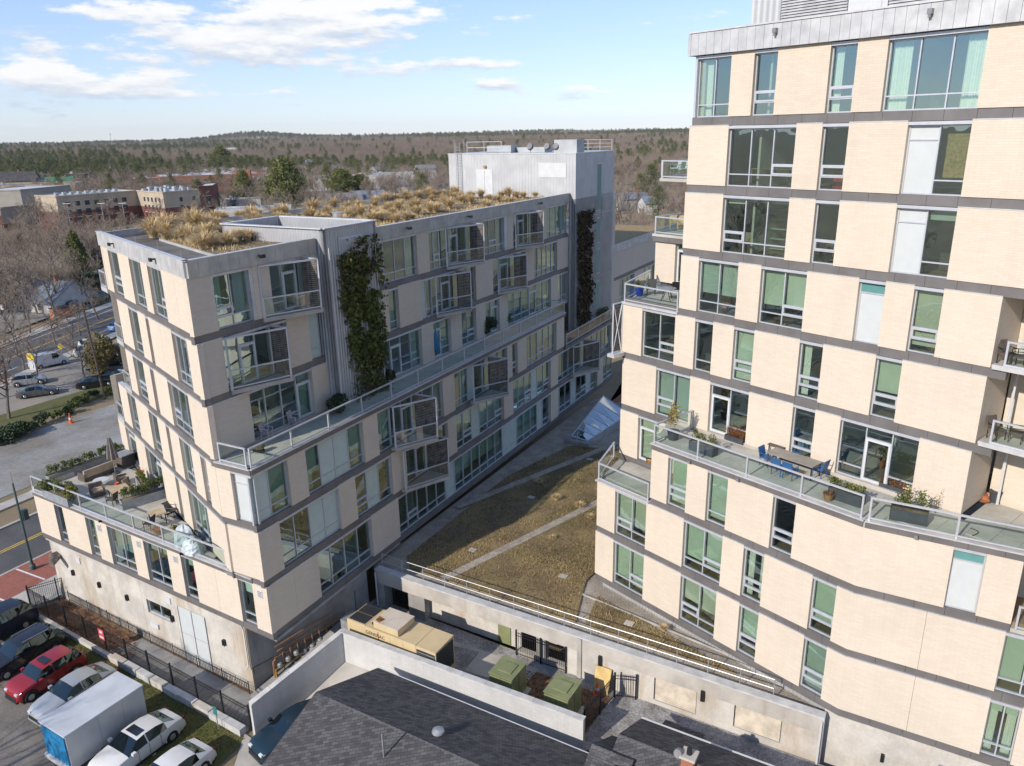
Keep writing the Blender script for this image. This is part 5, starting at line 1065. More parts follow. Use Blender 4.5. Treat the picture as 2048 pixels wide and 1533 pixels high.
def car(name, label, kind, L, W, H, paint, loc, yaw, group=None, sunroof=False, racks=False):
    """yaw: direction of travel; built at the origin with the nose at +x"""
    r = thing(name, label, {'suv': 'car', 'sedan': 'car', 'van': 'van'}[kind], (0, 0, 0), 0, group)
    xs, zs, zr, hw, hr = CARP[kind]; N = len(xs); X = lambda t: L * (.5 - t)
    gr = .17 * H / 1.5 + .02; rows = []
    for i in range(N):
        w = W / 2 * hw[i]; wr = W / 2 * hr[i]; zb = zs[i] * H; zt = max(zr[i] * H, zb + .004); x = X(xs[i]); sill = gr if .03 < xs[i] < .97 else gr + .08
        crown = .03 * (zt / H)
        rows.append([(x, w * .90, sill), (x, w * .99, (sill + zb) * .52), (x, w * .965, zb), (x, wr, zt), (x, wr * .5, zt + crown * .8), (x, 0, zt + crown)])
    bodyv, bodyf = [], []; glass = {}
    def addq(store, q):
        i = len(store[0]); store[0].extend(q); store[1].append((i, i + 1, i + 2, i + 3))
    body = ([], [])
    cab0 = 4; cab1 = {'sedan': 10, 'suv': 10, 'van': 9}[kind]
    for i in range(N - 1):
        for k in range(5):
            for sg in (1, -1):
                q = [(p[0], p[1] * sg, p[2]) for p in (rows[i][k], rows[i + 1][k], rows[i + 1][k + 1], rows[i][k + 1])]
                if sg < 0: q = q[::-1]
                key = None
                if k == 2 and cab0 <= i < cab1 and abs(xs[i + 1] - xs[i]) > .03 and not (kind == 'van' and i > 6): key = 'side_window' if i > cab0 else 'side_window'
                if k >= 3 and i == cab0: key = 'windscreen'
                if k >= 3 and ((kind != 'van' and i == cab1 - 1) or (kind == 'van' and i == 10)): key = 'rear_window'
                if key == 'side_window' and kind == 'sedan' and i == cab1 - 1: key = None
                if key: addq(glass.setdefault((key, sg if key == 'side_window' else 0, i if key == 'side_window' else 0), ([], [])), q)
                else: addq(body, q)
    for j, rw in ((0, rows[0]), (N - 1, rows[-1])):
        q = rw + [(p[0], -p[1], p[2]) for p in rw[::-1]]; i = len(body[0]); body[0].extend(q); body[1].append(tuple(range(i, i + len(q))))
    bo = mk('body', body[0], body[1], paint, r); weld(bo)
    # dark cabin floor so that the glass has something behind it
    for (k, sg, i), g in glass.items(): mk(k, g[0], g[1], 'car_glass', r)
    cabx = [X(xs[cab0] + .03), X(xs[cab1] - .03)]; MB().box(WF, cabx[1], cabx[0], -W * .40, W * .40, gr + .1, zs[5] * H - .12).build('cabin', 'rubber', r)
    for sx in (.16, .80):
        for sg in (1, -1):
            c = Vector((X(sx), sg * (W / 2 - .10), .33)); m = MB(); m.tube(c - Vector((0, .12 * sg, 0)), c + Vector((0, .115 * sg, 0)), .335, .325, 18); t = m.build('wheel', 'rubber', r)
            m = MB(); m.tube(c + Vector((0, .10 * sg, 0)), c + Vector((0, .125 * sg, 0)), .20, .17, 10); m.build('rim', 'rim', t)
            m = MB(); N2 = 14; V = []
            for a in range(N2 + 1): t_ = math.pi * a / N2 * 1.16 - .25; V.append((math.cos(t_), math.sin(t_)))
            for (c0, s0_), (c1, s1_) in zip(V, V[1:]): m.poly([(c.x + c0 * .37, sg * (W / 2 * .985 + .012), c.z + s0_ * .37), (c.x + c1 * .37, sg * (W / 2 * .985 + .012), c.z + s1_ * .37), (c.x + c1 * .45, sg * (W / 2 * .985 + .012), c.z + s1_ * .45), (c.x + c0 * .45, sg * (W / 2 * .985 + .012), c.z + s0_ * .45)])
            m.build('wheel_arch', 'rubber' if kind == 'suv' else paint, r)
    for sg in (1, -1):
        MB().box(WF, L / 2 - .24, L / 2 - .03, sg * W * .29 - .13, sg * W * .29 + .13, zs[1] * H - .06, zs[1] * H + .05).build('headlight', 'lamp_clear', r)
        MB().box(WF, -L / 2 + .015, -L / 2 + .17, sg * W * .33 - .13, sg * W * .33 + .13, zs[-2] * H - .16, zs[-2] * H - .03).build('tail_light', 'lamp_red', r)
        MB().box(WF, X(xs[cab0] + .05) - .1, X(xs[cab0] + .05) + .1, sg * (W / 2 + .08) - .09, sg * (W / 2 + .08) + .09, zs[5] * H, zs[5] * H + .14).build('wing_mirror', paint, r)
    MB().box(WF, L / 2 - .03, L / 2 + .015, -W * .30, W * .30, .30, .50).build('grille', 'rubber', r)
    MB().box(WF, -L / 2 - .01, -L / 2 + .01, -.26, .26, .5, .62).build('number_plate', 'white_metal', r)
    for sg in (1, -1):
        for t in (.40, .53, .67):
            if kind != 'van' or t < .5: MB().box(WF, X(t) - .006, X(t) + .006, sg * (W / 2 * .985) - .012, sg * (W / 2 * .985) + .012, gr + .12, zs[5] * H - .03).build('door_seam', 'rubber', r)
        for t in (.50, .64): MB().box(WF, X(t) - .08, X(t) + .08, sg * (W / 2 * .985) - .02, sg * (W / 2 * .985) + .022, zs[5] * H - .14, zs[5] * H - .11).build('door_handle', paint, r)
        MB().box(WF, X(.76), X(.20), sg * (W / 2 * .95) - .02, sg * (W / 2 * .95) + .02, gr - .04, gr + .05).build('sill_trim', 'rubber', r)
    MB().box(WF, L / 2 - .10, L / 2 + .03, -W * .34, W * .34, .18, .30).build('front_bumper', 'rubber' if kind == 'suv' else paint, r); MB().box(WF, -L / 2 - .03, -L / 2 + .10, -W * .38, W * .38, .22, .40).build('rear_bumper', 'rubber' if kind == 'suv' else paint, r)
    if sunroof: MB().box(WF, X(.56), X(.46), -W * .25, W * .25, H + .022, H + .03).build('sunroof', 'car_black', r)
    if racks:
        for sg in (1, -1): MB().box(WF, X(.80), X(.45), sg * W * .345 - .02, sg * W * .345 + .02, H + .0, H + .05).build('roof_rack', 'rim', r)
    return place(r, loc, yaw)
YP = math.atan2(-.86, -.51)
car('parked_car', 'dark red compact SUV parked on the lot beside the silver sedan', 'suv', 4.2, 1.8, 1.56, 'car_red', (-28.3, 38.8, .02), YP, 'cars parked along the lawn', True)
car('parked_car', 'black SUV parked left of the red SUV, nose out of frame', 'suv', 4.6, 1.85, 1.65, 'car_black', (-30.9, 40.9, .02), YP, 'cars parked along the lawn', False, True)
car('parked_car', 'dark pickup-sized SUV at the left edge by the kerb wall', 'suv', 5.0, 1.95, 1.8, 'car_navy', (-34.4, 43.4, .02), YP, 'cars parked along the lawn')
car('parked_car', 'silver sedan parked between the red SUV and the white box trailer', 'sedan', 4.7, 1.82, 1.45, 'car_silver', (-25.75, 37.2, .02), YP, 'cars parked along the lawn')
car('parked_car', 'white sedan with dark sunroof parked right of the box trailer', 'sedan', 4.85, 1.85, 1.46, 'car_white', (-20.2, 33.0, .02), YP, 'cars parked along the lawn', True)
car('parked_car', 'low white coupe at the bottom edge, rightmost of the parked row', 'sedan', 4.5, 1.82, 1.38, 'car_white', (-17.6, 30.9, .02), YP, 'cars parked along the lawn')
car('parked_car', 'dark blue car half hidden under the shingled eaves by the white wall', 'sedan', 4.5, 1.8, 1.45, 'car_blue', (-12.0, 33.4, .5), math.atan2(-.72, -.69))
tr = thing('box_trailer', 'white box trailer with blue tarpaulin rear, parked among the cars', 'trailer', (-22.6, 33.8, 0))
TRF = Fr((-22.6, 33.8), H_); TRF.n = (-.86, .51)
MB().box(TRF, -2.15, 2.15, -1.12, 1.12, .5, 2.62).build('body', 'trailer', tr); MB().box(TRF, -2.19, 2.22, -1.16, 1.16, 2.62, 2.70).build('roof', 'trailer_roof', tr)
m = MB(); 
for k in range(13): m.hexa([TRF.p(2.16 + o_, -1.05 + 2.1 * (k + f_) / 13, z) for z in (.75, 2.5) for f_, o_ in ((0, .0), (1, .0), (1, .02 + .05 * (k % 2)), (0, .07 - .05 * (k % 2)))])
m.build('rear_tarpaulin', 'tarp_blue', tr); MB().box(TRF, 2.15, 2.3, -1.1, 1.1, .45, .72).build('rear_bumper', 'white_metal', tr)
for s in (-.9, .45): MB().box(TRF, s - .006, s + .006, -1.13, -1.12, .55, 2.6).build('panel_seam', 'galv', tr)
for s in (-.55, .45):
    for d in (-1.05, 1.05): MB().tube(TRF.p(s, d - .1, .33), TRF.p(s, d + .1, .33), .33, .33, 14).build('wheel', 'rubber', tr)
for k, s in enumerate((2.6, 5.3, 8.1, 10.9, 13.6, 16.3, 19.0)):
    tag(MB().box(Fr(FL.xy(s, 2.75 + .12 * k), G_), -.95, .95, -.09, .09, .03, .16).build('wheel_stop', 'concrete_pale'), 'pale concrete wheel stop, %s from the street along the car park lawn' % ('first', 'second', 'third', 'fourth', 'fifth', 'sixth', 'seventh')[k], 'wheel stop', 'wheel stops along the lawn')
# street cars
car('parked_van', 'white delivery van parked facing the street, with dark rear windows', 'van', 4.9, 1.95, 2.0, 'car_white', (-67.3, 107.9, .02), math.atan2(.75, .65))
car('street_car', 'white SUV parked behind the van, nearer one', 'suv', 4.6, 1.85, 1.65, 'car_white', (-64.2, 113.6, .02), math.atan2(.55, .83), 'white cars behind the van'); car('street_car', 'white SUV parked behind the van, farther one', 'suv', 4.6, 1.85, 1.65, 'car_white', (-65.5, 117.4, .02), math.atan2(.55, .83), 'white cars behind the van')
car('street_car', 'grey sedan parked on the lot behind the bare oak', 'sedan', 4.7, 1.8, 1.4, 'car_grey', (-61.0, 94.2, .02), math.atan2(.46, .89)); car('street_car', 'black sedan parked nearest the utility pole', 'sedan', 4.6, 1.8, 1.4, 'car_black', (-55.3, 97.6, .02), math.atan2(.46, .89)); car('street_car', 'black car with bright roof behind the black sedan', 'sedan', 4.6, 1.8, 1.42, 'car_black', (-54.0, 100.6, .02), math.atan2(.46, .89)); car('street_car', 'dark red car farthest right behind the utility pole', 'suv', 4.5, 1.8, 1.6, 'car_red', (-50.6, 103.0, .02), math.atan2(.46, .89))
car('street_car', 'dark open-topped jeep, leftmost in the row beyond the street', 'suv', 4.2, 1.8, 1.7, 'car_navy', (-85.2, 148.5, .02), math.atan2(.9, .4), 'jeeps beyond the street'); car('street_car', 'tan jeep in the middle of the row beyond the street', 'suv', 4.4, 1.8, 1.75, 'car_tan', (-83.3, 153.5, .02), math.atan2(.9, .4), 'jeeps beyond the street'); car('street_car', 'dark teal jeep, rightmost in the row beyond the street', 'suv', 4.6, 1.85, 1.8, 'car_blue', (-81.0, 159.5, .02), math.atan2(.9, .4), 'jeeps beyond the street')
car('street_car', 'silver hatchback parked left of the grey sedan, half behind the oak', 'suv', 4.2, 1.8, 1.55, 'car_silver', (-65.0, 99.0, .02), math.atan2(.46, .89)); car('street_car', 'dark pickup-like car behind the white van', 'suv', 4.8, 1.85, 1.7, 'car_grey', (-58.5, 107.5, .02), math.atan2(.46, .89)); car('street_car', 'pale tan car at the far end of the side lot', 'sedan', 4.5, 1.8, 1.45, 'car_tan', (-53.2, 108.0, .02), math.atan2(.46, .89))
car('street_car', 'small blue car on the near lane of the far street', 'sedan', 4.3, 1.75, 1.45, 'chair_blue', (-67.9, 130.0, .02), math.atan2(1, .1)); car('street_car', 'pale car at the left edge of the lot behind the bare oak', 'sedan', 4.6, 1.8, 1.4, 'car_white', (-67.5, 89.5, .02), math.atan2(.46, .89))
# street furniture
lp = thing('lamp_post', 'tall slim green street pole with signal box on the brick pavement', 'pole', (-36.7, 51.6, .14))
MB().lathe((-36.7, 51.6, .14), [(.22, 0), (.22, .3), (.14, .45)], 12).build('base', 'post_green', lp); MB().tube((-36.7, 51.6, .5), (-36.7, 51.6, 7.3), .11, .06, 10).build('shaft', 'post_green', lp); MB().tube((-36.7, 51.6, 7.3), (-36.7, 51.6, 8.2), .035, .02, 6).build('mast', 'galv', lp)
MB().box(Fr((-36.7, 51.6), FM.u), .14, .5, -.18, .18, 4.2, 5.0).build('signal_box', 'post_green', lp)
bn = thing('litter_bin', 'dark green litter bin by the brick pavement kerb', 'bin', (*FM.xy(1.5, 4.3), .14)); bx = FM.xy(1.5, 4.6); MB().lathe((bx[0], bx[1], .14), [(.26, 0), (.32, .75), (.34, .8)], 12).build('body', 'bin_green', bn); MB().lathe((bx[0], bx[1], .95), [(.34, 0), (.3, .12), (.1, .2)], 12).build('lid', 'bin_green', bn)
up_ = thing('utility_pole', 'dark wooden utility pole beside the parked black sedans', 'pole', (-51.5, 92.3, 0)); MB().tube((-51.5, 92.3, 0), (-51.9, 92.0, 12.5), .16, .11, 8).build('shaft', 'wood_pole', up_); MB().bar((-52.9, 92.4, 11.8), (-50.9, 91.6, 11.8), .1, .12).build('crossarm', 'wood_pole', up_)
for k, (dx, z) in enumerate(((-1.0, 11.9), (-.3, 11.9), (.5, 11.9), (0, 9.0))):
    a = Vector((-51.9 + dx, 92.0, z)); b = Vector((-66 + dx, 52 + 1.5 * k, z - 1.5)); pts = [tuple(a.lerp(b, t / 8) - Vector((0, 0, 2.2 * math.sin(math.pi * t / 8)))) for t in range(9)]
    tag(MB().path(pts, .022, 4).build('overhead_wire', 'wire'), 'thin black overhead wire crossing the gravel lot to the wooden pole', 'wire', 'overhead wires')
ys = thing('warning_sign', 'yellow diamond warning sign at the street edge behind the van', 'sign', (*at(128, 722, 0)[:2], 0)); q = at(128, 726, 0); MB().tube(q, (q[0], q[1], 2.4), .04).build('post', 'galv', ys); MB().hexa([(q[0] + dx, q[1] - .06 + dy, 2.5 + dz) for dy in (0, .03) for dx, dz in ((0, -.5), (.5, 0), (0, .5), (-.5, 0))]).build('plate', 'sign_yellow', ys)
ys2 = thing('banner_sign', 'white and yellow post sign at the rear of the van', 'sign', (*at(67, 742, 0)[:2], 0)); q = at(67, 742, 0); MB().box(Fr(q[:2], (1, 0)), -.4, .4, -.05, .05, 0, 2.6).build('post', 'white_metal', ys2); MB().box(Fr(q[:2], (1, 0)), -.5, .5, .051, .09, 1.7, 2.5).build('plate', 'sign_yellow', ys2)
hs = thing('parking_sign', 'small blue and green parking sign on a post in the lawn', 'sign', (*at(437, 1455, .03)[:2], .03)); q = at(437, 1458, .03); MB().tube(q, (q[0], q[1], 1.5), .03).build('post', 'galv', hs); Fq = Fr(q[:2], G_); MB().box(Fq, -.16, .16, .03, .05, 1.0, 1.55).build('plate', 'roof_green', hs); MB().box(Fq, -.1, .1, .051, .056, 1.2, 1.4).build('symbol', 'sign_blue', hs)
ds = thing('dumpster', 'orange and black refuse container beside the jeeps', 'container', at(125, 637, 0)); q = at(125, 637, 0); Fq = Fr(q[:2], (.5, .86)); MB().box(Fq, -1.6, 1.6, -1, 1, .1, 2.0).build('body', 'terracotta', ds); MB().box(Fq, -1.65, 1.65, -1.05, 1.05, 2.0, 2.15).build('lid', 'black_iron', ds); MB().box(Fq, -.4, 1.7, -1.04, -1.0, .4, 1.9).build('side_panel', 'roof_dark', ds)

# ------------------------------------------------------------------ terrace furniture
def chair(name, label, mat, loc, yaw, group=None, frame='black_iron', arms=True, w=.52):
    r = thing(name, label, 'chair', (0, 0, 0), 0, group)
    MB().box(WF, -w / 2, w / 2, -.25, .25, .40, .45).build('seat', mat, r)
    MB().hexa([(x, y, z) for z, o in ((.46, .22), (.92, .33)) for x, y in ((-w / 2, o), (w / 2, o), (w / 2, o + .04), (-w / 2, o + .04))]).build('backrest', mat, r)
    for sx in (-1, 1):
        for sy in (-.22, .22): MB().bar((sx * (w / 2 - .02), sy, 0), (sx * (w / 2 - .02), sy, .40), .03, .03).build('leg', frame, r)
        if arms: MB().path([(sx * (w / 2 + .01), -.22, .42), (sx * (w / 2 + .01), -.22, .64), (sx * (w / 2 + .01), .26, .66)], .018, 5).build('armrest', frame, r)
    return place(r, loc, yaw)
def table(name, label, mat, loc, yaw, lx, ly, h=.74, leg='black_iron', cat='table'):
    r = thing(name, label, cat, (0, 0, 0)); MB().box(WF, -lx / 2, lx / 2, -ly / 2, ly / 2, h - .04, h).build('table_top', mat, r)
    for sx in (-1, 1):
        for sy in (-1, 1): MB().bar((sx * (lx / 2 - .08), sy * (ly / 2 - .08), 0), (sx * (lx / 2 - .08), sy * (ly / 2 - .08), h - .04), .05, .05).build('leg', leg, r)
    return place(r, loc, yaw)
def leafset(P, size, asp=.55, jit=.35, flat=0., rs=nrs):
    n = len(P); a = rs.normal(size=(n, 3)); a[:, 2] *= (1 - flat); a /= np.linalg.norm(a, axis=1)[:, None] + 1e-9; b = rs.normal(size=(n, 3)); b -= a * (a * b).sum(1)[:, None]; b /= np.linalg.norm(b, axis=1)[:, None] + 1e-9
    s = size * (1 + jit * rs.uniform(-1, 1, n))[:, None]; a *= s; b *= s * asp
    V = np.stack([P - a, P + b * .9, P + a, P - b * .9], 1).reshape(-1, 3); F = np.arange(4 * n).reshape(n, 4); return V, F
def blob_pts(n, c, r, shell=.55, rs=nrs, lumps=9):
    """points through a lumpy crown volume"""
    c = np.array(c, float); r = np.array(r, float); cen = rs.normal(size=(lumps, 3)); cen /= np.linalg.norm(cen, axis=1)[:, None]; cen *= rs.uniform(.25, .72, lumps)[:, None]; rad = rs.uniform(.30, .52, lumps)
    k = rs.randint(0, lumps, n); d = rs.normal(size=(n, 3)); d /= np.linalg.norm(d, axis=1)[:, None]; q = cen[k] + d * (rad[k] * (shell + (1 - shell) * rs.uniform(0, 1, n) ** .5))[:, None]
    return c + q * r
def shrub(name, label, loc, r, n=900, size=.07, mat='leaf', cat='shrub', group=None, stem=True, mats=None):
    o = thing(name, label, cat, loc, 0, group); V, F = leafset(blob_pts(n, (loc[0], loc[1], loc[2] + r[2] * .95), r), size); npmesh('foliage', V, F, mat, o)
    if mats: V, F = leafset(blob_pts(n // 2, (loc[0], loc[1], loc[2] + r[2] * 1.1), r), size); npmesh('foliage', V, F, mats, o)
    if stem: MB().tube(loc, (loc[0], loc[1], loc[2] + r[2]), .03, .02, 5).build('stem', 'bark', o)
    return o
def grass_planter(name, label, c, yaw, lx, ly, h, mat, leaf, ph, n=420, group=None, spread=.25, bushy=True):
    """trough with its plants"""
    r = thing(name, label, 'planter', c, yaw, group); F = Fr(c[:2], (math.cos(yaw), math.sin(yaw))); F.n = (F.u[1], -F.u[0]); z = c[2]
    m = MB()
    for a in ((-lx / 2, lx / 2, -ly / 2, -ly / 2 + .03), (-lx / 2, lx / 2, ly / 2 - .03, ly / 2), (-lx / 2, -lx / 2 + .03, -ly / 2 + .031, ly / 2 - .031), (lx / 2 - .03, lx / 2, -ly / 2 + .031, ly / 2 - .031)): m.box(F, *a, z, z + h)
    m.build('trough', mat, r); MB().box(F, -lx / 2 + .035, lx / 2 - .035, -ly / 2 + .035, ly / 2 - .035, z + .02, z + h - .05).build('soil', 'soil', r)
    u, v = nrs.uniform(-.45, .45, n) * lx, nrs.uniform(-.42, .42, n) * ly
    if bushy:
        L = int(lx / .55) + 1; P = np.concatenate([blob_pts(n // L + 1, (0, 0, 0), (.46, ly * .62, ph * .5), .3, lumps=5) + np.array([-lx / 2 + lx * (k + .5) / L, 0, h + ph * .42]) for k in range(L)])
        Vv, Ff = leafset(P, .055)
    else:
        top = np.stack([u + nrs.normal(size=n) * spread, v + nrs.normal(size=n) * spread, h + ph * nrs.uniform(.4, 1, n)], 1); bot = np.stack([u, v, np.full(n, h - .06)], 1); t = nrs.uniform(.25, 1, n)[:, None]; lf = bot + (top - bot) * t
        Vv, Ff = leafset(lf, .05); w = .006; A = np.stack([bot + [w, 0, 0], bot - [w, 0, 0], top + [0, w, 0], top - [0, w, 0]], 1).reshape(-1, 3); Ff = np.concatenate([Ff, np.arange(4 * n).reshape(n, 4) + len(Vv)]); Vv = np.concatenate([Vv, A])
    X = np.stack([c[0] + Vv[:, 0] * F.u[0] + Vv[:, 1] * F.n[0], c[1] + Vv[:, 0] * F.u[1] + Vv[:, 1] * F.n[1], z + Vv[:, 2]], 1); npmesh('foliage', X, Ff, leaf, r); return r
def pot(name, label, c, r0, h, mat, leaf=None, ph=.6, n=160, cat='plant pot'):
    o = thing(name, label, cat, c); MB().lathe(c, [(r0 * .7, 0), (r0, h), (r0 * 1.06, h), (r0 * .9, h - .02), (r0 * .6, h - .06)], 14).build('pot', mat, o)
    if leaf: V, F = leafset(blob_pts(n, (c[0], c[1], c[2] + h + ph * .45), (r0 * 1.3, r0 * 1.3, ph * .55), .2), .06); npmesh('foliage', V, F, leaf, o)
    return o
yT = math.atan2(T1.u[1], T1.u[0]); zt_ = 15.03
def tt(x, y): return at(x, y, zt_)
pot('bamboo_pot', 'grey pot with golden bamboo at the left corner of the terrace', tt(1346, 879), .34, .5, 'planter_dark', 'leaf_gold', 1.7, 420)
grass_planter('terrace_planter', 'dark trough with green bamboo beside the glazed door, by the railing', tt(1406, 905), yT, 1.5, .5, .5, 'planter_dark', 'leaf_vine', .75, 700, 'dark planters by the terrace railing')
grass_planter('terrace_planter', 'dark trough with green bamboo right of the blue chairs, by the railing', tt(1692, 1002), yT + .04, 1.5, .55, .52, 'planter_dark', 'leaf_vine', .75, 700, 'dark planters by the terrace railing')
grass_planter('terrace_planter', 'dark trough with straggly tall bamboo past the railing corner', tt(1816, 1041), math.atan2(T3.u[1], T3.u[0]), 1.45, .55, .52, 'planter_dark', 'leaf_vine', 1.1, 560, 'dark planters by the terrace railing')
for x, y, w_, lb in ((1470, 883, 1.15, 'low dark box of red grasses right of the first terrace door'), (1690, 949, 1.25, 'low dark box of rusty grasses left of the wide terrace door'), (1789, 983, 1.35, 'low dark box of pale grasses right of the wide terrace door')):
    grass_planter('grass_box', lb, tt(x, y), yT, w_, .34, .28, 'planter_dark', 'leaf_rust', .55, 260, 'grass boxes along the terrace wall', .06, False)
shrub('dry_stalks', 'tall pale dry stalks rising behind the far planter', tt(1812, 1022), (.5, .2, .85), 130, .05, 'straw', 'plant', None, True); shrub('dry_stalks', 'sparse dry stalks beside the cream wall', tt(1870, 1024), (.3, .15, .6), 60, .04, 'straw', 'plant', None, True)
q = tt(1585, 942); table('dining_table', 'long grey outdoor dining table on the tower terrace', 'table_top', q, yT, 2.5, .95)
table('side_table', 'small brown side table against the terrace wall', 'wicker', tt(1554, 912), yT, .9, .55, .6)
for x, y, a, lb in ((1532, 930, math.pi / 2, 'blue metal chair at the left end of the dining table'), (1556, 949, math.pi, 'blue metal chair on the railing side, left of the pair'), (1579, 957, math.pi, 'blue metal chair on the railing side, right of the pair'), (1594, 917, 0, 'blue metal chair between dining table and wall'), (1638, 953, -math.pi / 2, 'blue metal chair at the right end of the dining table')):
    chair('terrace_chair', lb, 'chair_blue', tt(x, y), yT + a, 'blue chairs round the dining table', 'chair_blue')
pot('basket_pot', 'wicker basket pot beside a dark planter on the terrace', tt(1656, 1000), .24, .3, 'basket', 'leaf_rust', .2, 60); pot('stone_urn', 'black stone urn with a clay lid in the far terrace corner', tt(1988, 1003), .26, .5, 'planter_dark'); pot('clay_saucer', 'shallow round terracotta dish on the terrace floor', tt(1966, 1003), .26, .07, 'terracotta'); pot('clay_bowl', 'terracotta bowl near the downpipe', tt(1972, 996), .24, .18, 'terracotta')
hz = thing('garden_hose', 'short black hose lying curled on the terrace paving', 'hose', tt(1955, 1064)); MB().path([tt(1945 + 12 * math.sin(t * .5), 1072 - t * 2.2, ) for t in range(8)], .02).build('hose', 'rubber', hz)
chair('bistro_chair', 'thin black wire bistro chair on the small left balcony', 'black_iron', at(1256, 911, 11.52), yT + 2.4, None, 'black_iron'); pot('brown_pot', 'round rust-brown pot on the small left balcony', at(1301, 933, 11.52), .3, .5, 'rust')
q = at(1333, 601, 21.42); r = thing('bistro_table', 'round dark metal table on the upper corner deck', 'table', q); MB().lathe((q[0], q[1], q[2] + .7), [(.55, 0), (.55, .03)], 20).build('table_top', 'planter_grey', r)
for a in range(4): MB().bar((q[0] + .4 * math.cos(a * 1.57 + .4), q[1] + .4 * math.sin(a * 1.57 + .4), q[2]), (q[0] + .12 * math.cos(a * 1.57), q[1] + .12 * math.sin(a * 1.57), q[2] + .7), .03, .03).build('leg', 'black_iron', r)
for x, y, a, lb in ((1302, 590, .6, 'dark metal chair left of the round deck table'), (1350, 592, -2.3, 'dark metal chair right of the round deck table')): chair('deck_chair', lb, 'black_iron', at(x, y, 21.42), yT + a, 'chairs on the upper corner deck')
for x, y, a, lb in ((1322, 568, 0., 'tan sling chair at the back of the corner deck, left of the pair'), (1346, 573, .2, 'tan sling chair at the back of the corner deck, right of the pair')): chair('sling_chair', lb, 'cushion', at(x, y, 21.42), yT + a, 'chairs on the upper corner deck')
pot('blue_pot', 'bright blue pot with a small palm at the deck corner', at(1279, 592, 21.42), .26, .45, 'pot_blue', 'leaf', .6, 160)
for x, y, z, lb in ((1347, 458, 24.8, 'wooden folding chair, left one on the second balcony from the top'), (1362, 461, 24.8, 'wooden folding chair, right one on the second balcony from the top')): chair('folding_chair', lb, 'teak', at(x, y, z), yT + .8, 'balcony chairs', 'teak')
for x, y, z, lb in ((1350, 350, 28.22, 'green patio chair, left one on the topmost balcony'), (1366, 352, 28.22, 'green patio chair, right one on the topmost balcony')): chair('patio_chair', lb, 'spandrel_green', at(x, y, z), yT - .5, 'balcony chairs', 'planter_grey')
for x, y, z, a, lb in ((2012, 728, 21.83, 1.2, 'dark wicker chair, left one on the upper recessed balcony'), (2034, 733, 21.83, -1.2, 'dark wicker chair, right one on the upper recessed balcony'), (1991, 878, 18.53, 1.2, 'dark mesh chair, left one on the lower recessed balcony'), (2030, 884, 18.53, -1.4, 'dark mesh chair, right one on the lower recessed balcony')): chair('balcony_chair', lb, 'wicker', at(x, y, z), yT + a, 'chairs on the recessed balconies')
# ---- street terrace of the left building
z8_ = 8.43
def tl(x, y, z=z8_): return at(x, y, z)
yL = math.atan2(LI.u[1], LI.u[0])
q = tl(195, 952); r = thing('garden_sofa', 'long wicker garden sofa with beige cushions on the street terrace', 'sofa', (0, 0, 0)); ys_ = math.atan2(1.92, 1.2)
MB().box(WF, -1.15, 1.15, -.42, .42, .05, .32).build('base', 'wicker', r); MB().box(WF, -1.1, 1.1, .28, .42, .32, .85).build('backrest', 'cushion', r)
for s in (-1.12, 1.0): MB().box(WF, s, s + .12, -.42, .42, .32, .58).build('armrest', 'wicker', r)
for s in (-.98, 0.02): MB().box(WF, s, s + .95, -.38, .27, .33, .46).build('seat_cushion', 'cushion', r)
place(r, q, ys_)
q = tl(204, 972); r = thing('oval_table', 'oval white-topped low table before the garden sofa', 'table', q); MB().lathe((q[0], q[1], q[2] + .42), [(.52, 0), (.52, .04)], 22).build('table_top', 'spandrel_white', r); MB().tube(q, (q[0], q[1], q[2] + .42), .06).build('leg', 'galv', r); MB().lathe(q, [(.26, 0), (.25, .03)], 16).build('foot', 'galv', r)
def lounge(label, loc, yaw, grp='wicker lounge chairs'):
    r = thing('lounge_chair', label, 'chair', (0, 0, 0), 0, grp); MB().box(WF, -.42, .42, -.4, .4, .05, .33).build('base', 'wicker', r); MB().box(WF, -.42, .42, .28, .42, .33, .78).build('backrest', 'wicker', r)
    for s in (-.42, .32): MB().box(WF, s, s + .1, -.4, .28, .33, .56).build('armrest', 'wicker', r)
    MB().box(WF, -.31, .31, -.38, .27, .34, .46).build('seat_cushion', 'cushion', r); return place(r, loc, yaw)
lounge('wicker lounge chair between oval table and railing', tl(196, 990), ys_ + math.pi * .9); lounge('wicker lounge chair with cushion between sofa table and dining table', tl(245, 968), ys_ - 1.9)
q = tl(231, 947); r = thing('garden_umbrella', 'closed dark grey garden umbrella on a stand beside the sofa', 'umbrella', q); MB().tube(q, (q[0], q[1], q[2] + 2.75), .025, .02, 8).build('pole', 'galv', r); m = MB(); N = 16; prof = [(.10, 2.7), (.20, 2.2), (.30, 1.5), (.34, 1.15), (.10, 1.05)]
i0 = 0
for rr, zz in prof:
    for k in range(N): t = 2 * math.pi * k / N; R_ = rr * (1.18 if k % 2 else .72); m.v.append((q[0] + R_ * math.cos(t), q[1] + R_ * math.sin(t), q[2] + zz))
for j in range(len(prof) - 1):
    for k in range(N): l = (k + 1) % N; m.f.append((j * N + k, j * N + l, (j + 1) * N + l, (j + 1) * N + k))
m.build('canopy', 'umbrella', r); MB().lathe(q, [(.3, 0), (.28, .08), (.05, .12)], 14).build('foot', 'planter_dark', r)
q = tl(251, 930); r = thing('storage_box', 'dark square storage box at the terrace wall', 'box', q); Fq = Fr(q[:2], LI.u); MB().box(Fq, -.55, .55, -.5, .5, q[2], q[2] + .85).build('body', 'wicker', r); MB().box(Fq, -.58, .58, -.53, .53, q[2] + .85, q[2] + .92).build('lid', 'planter_grey', r)
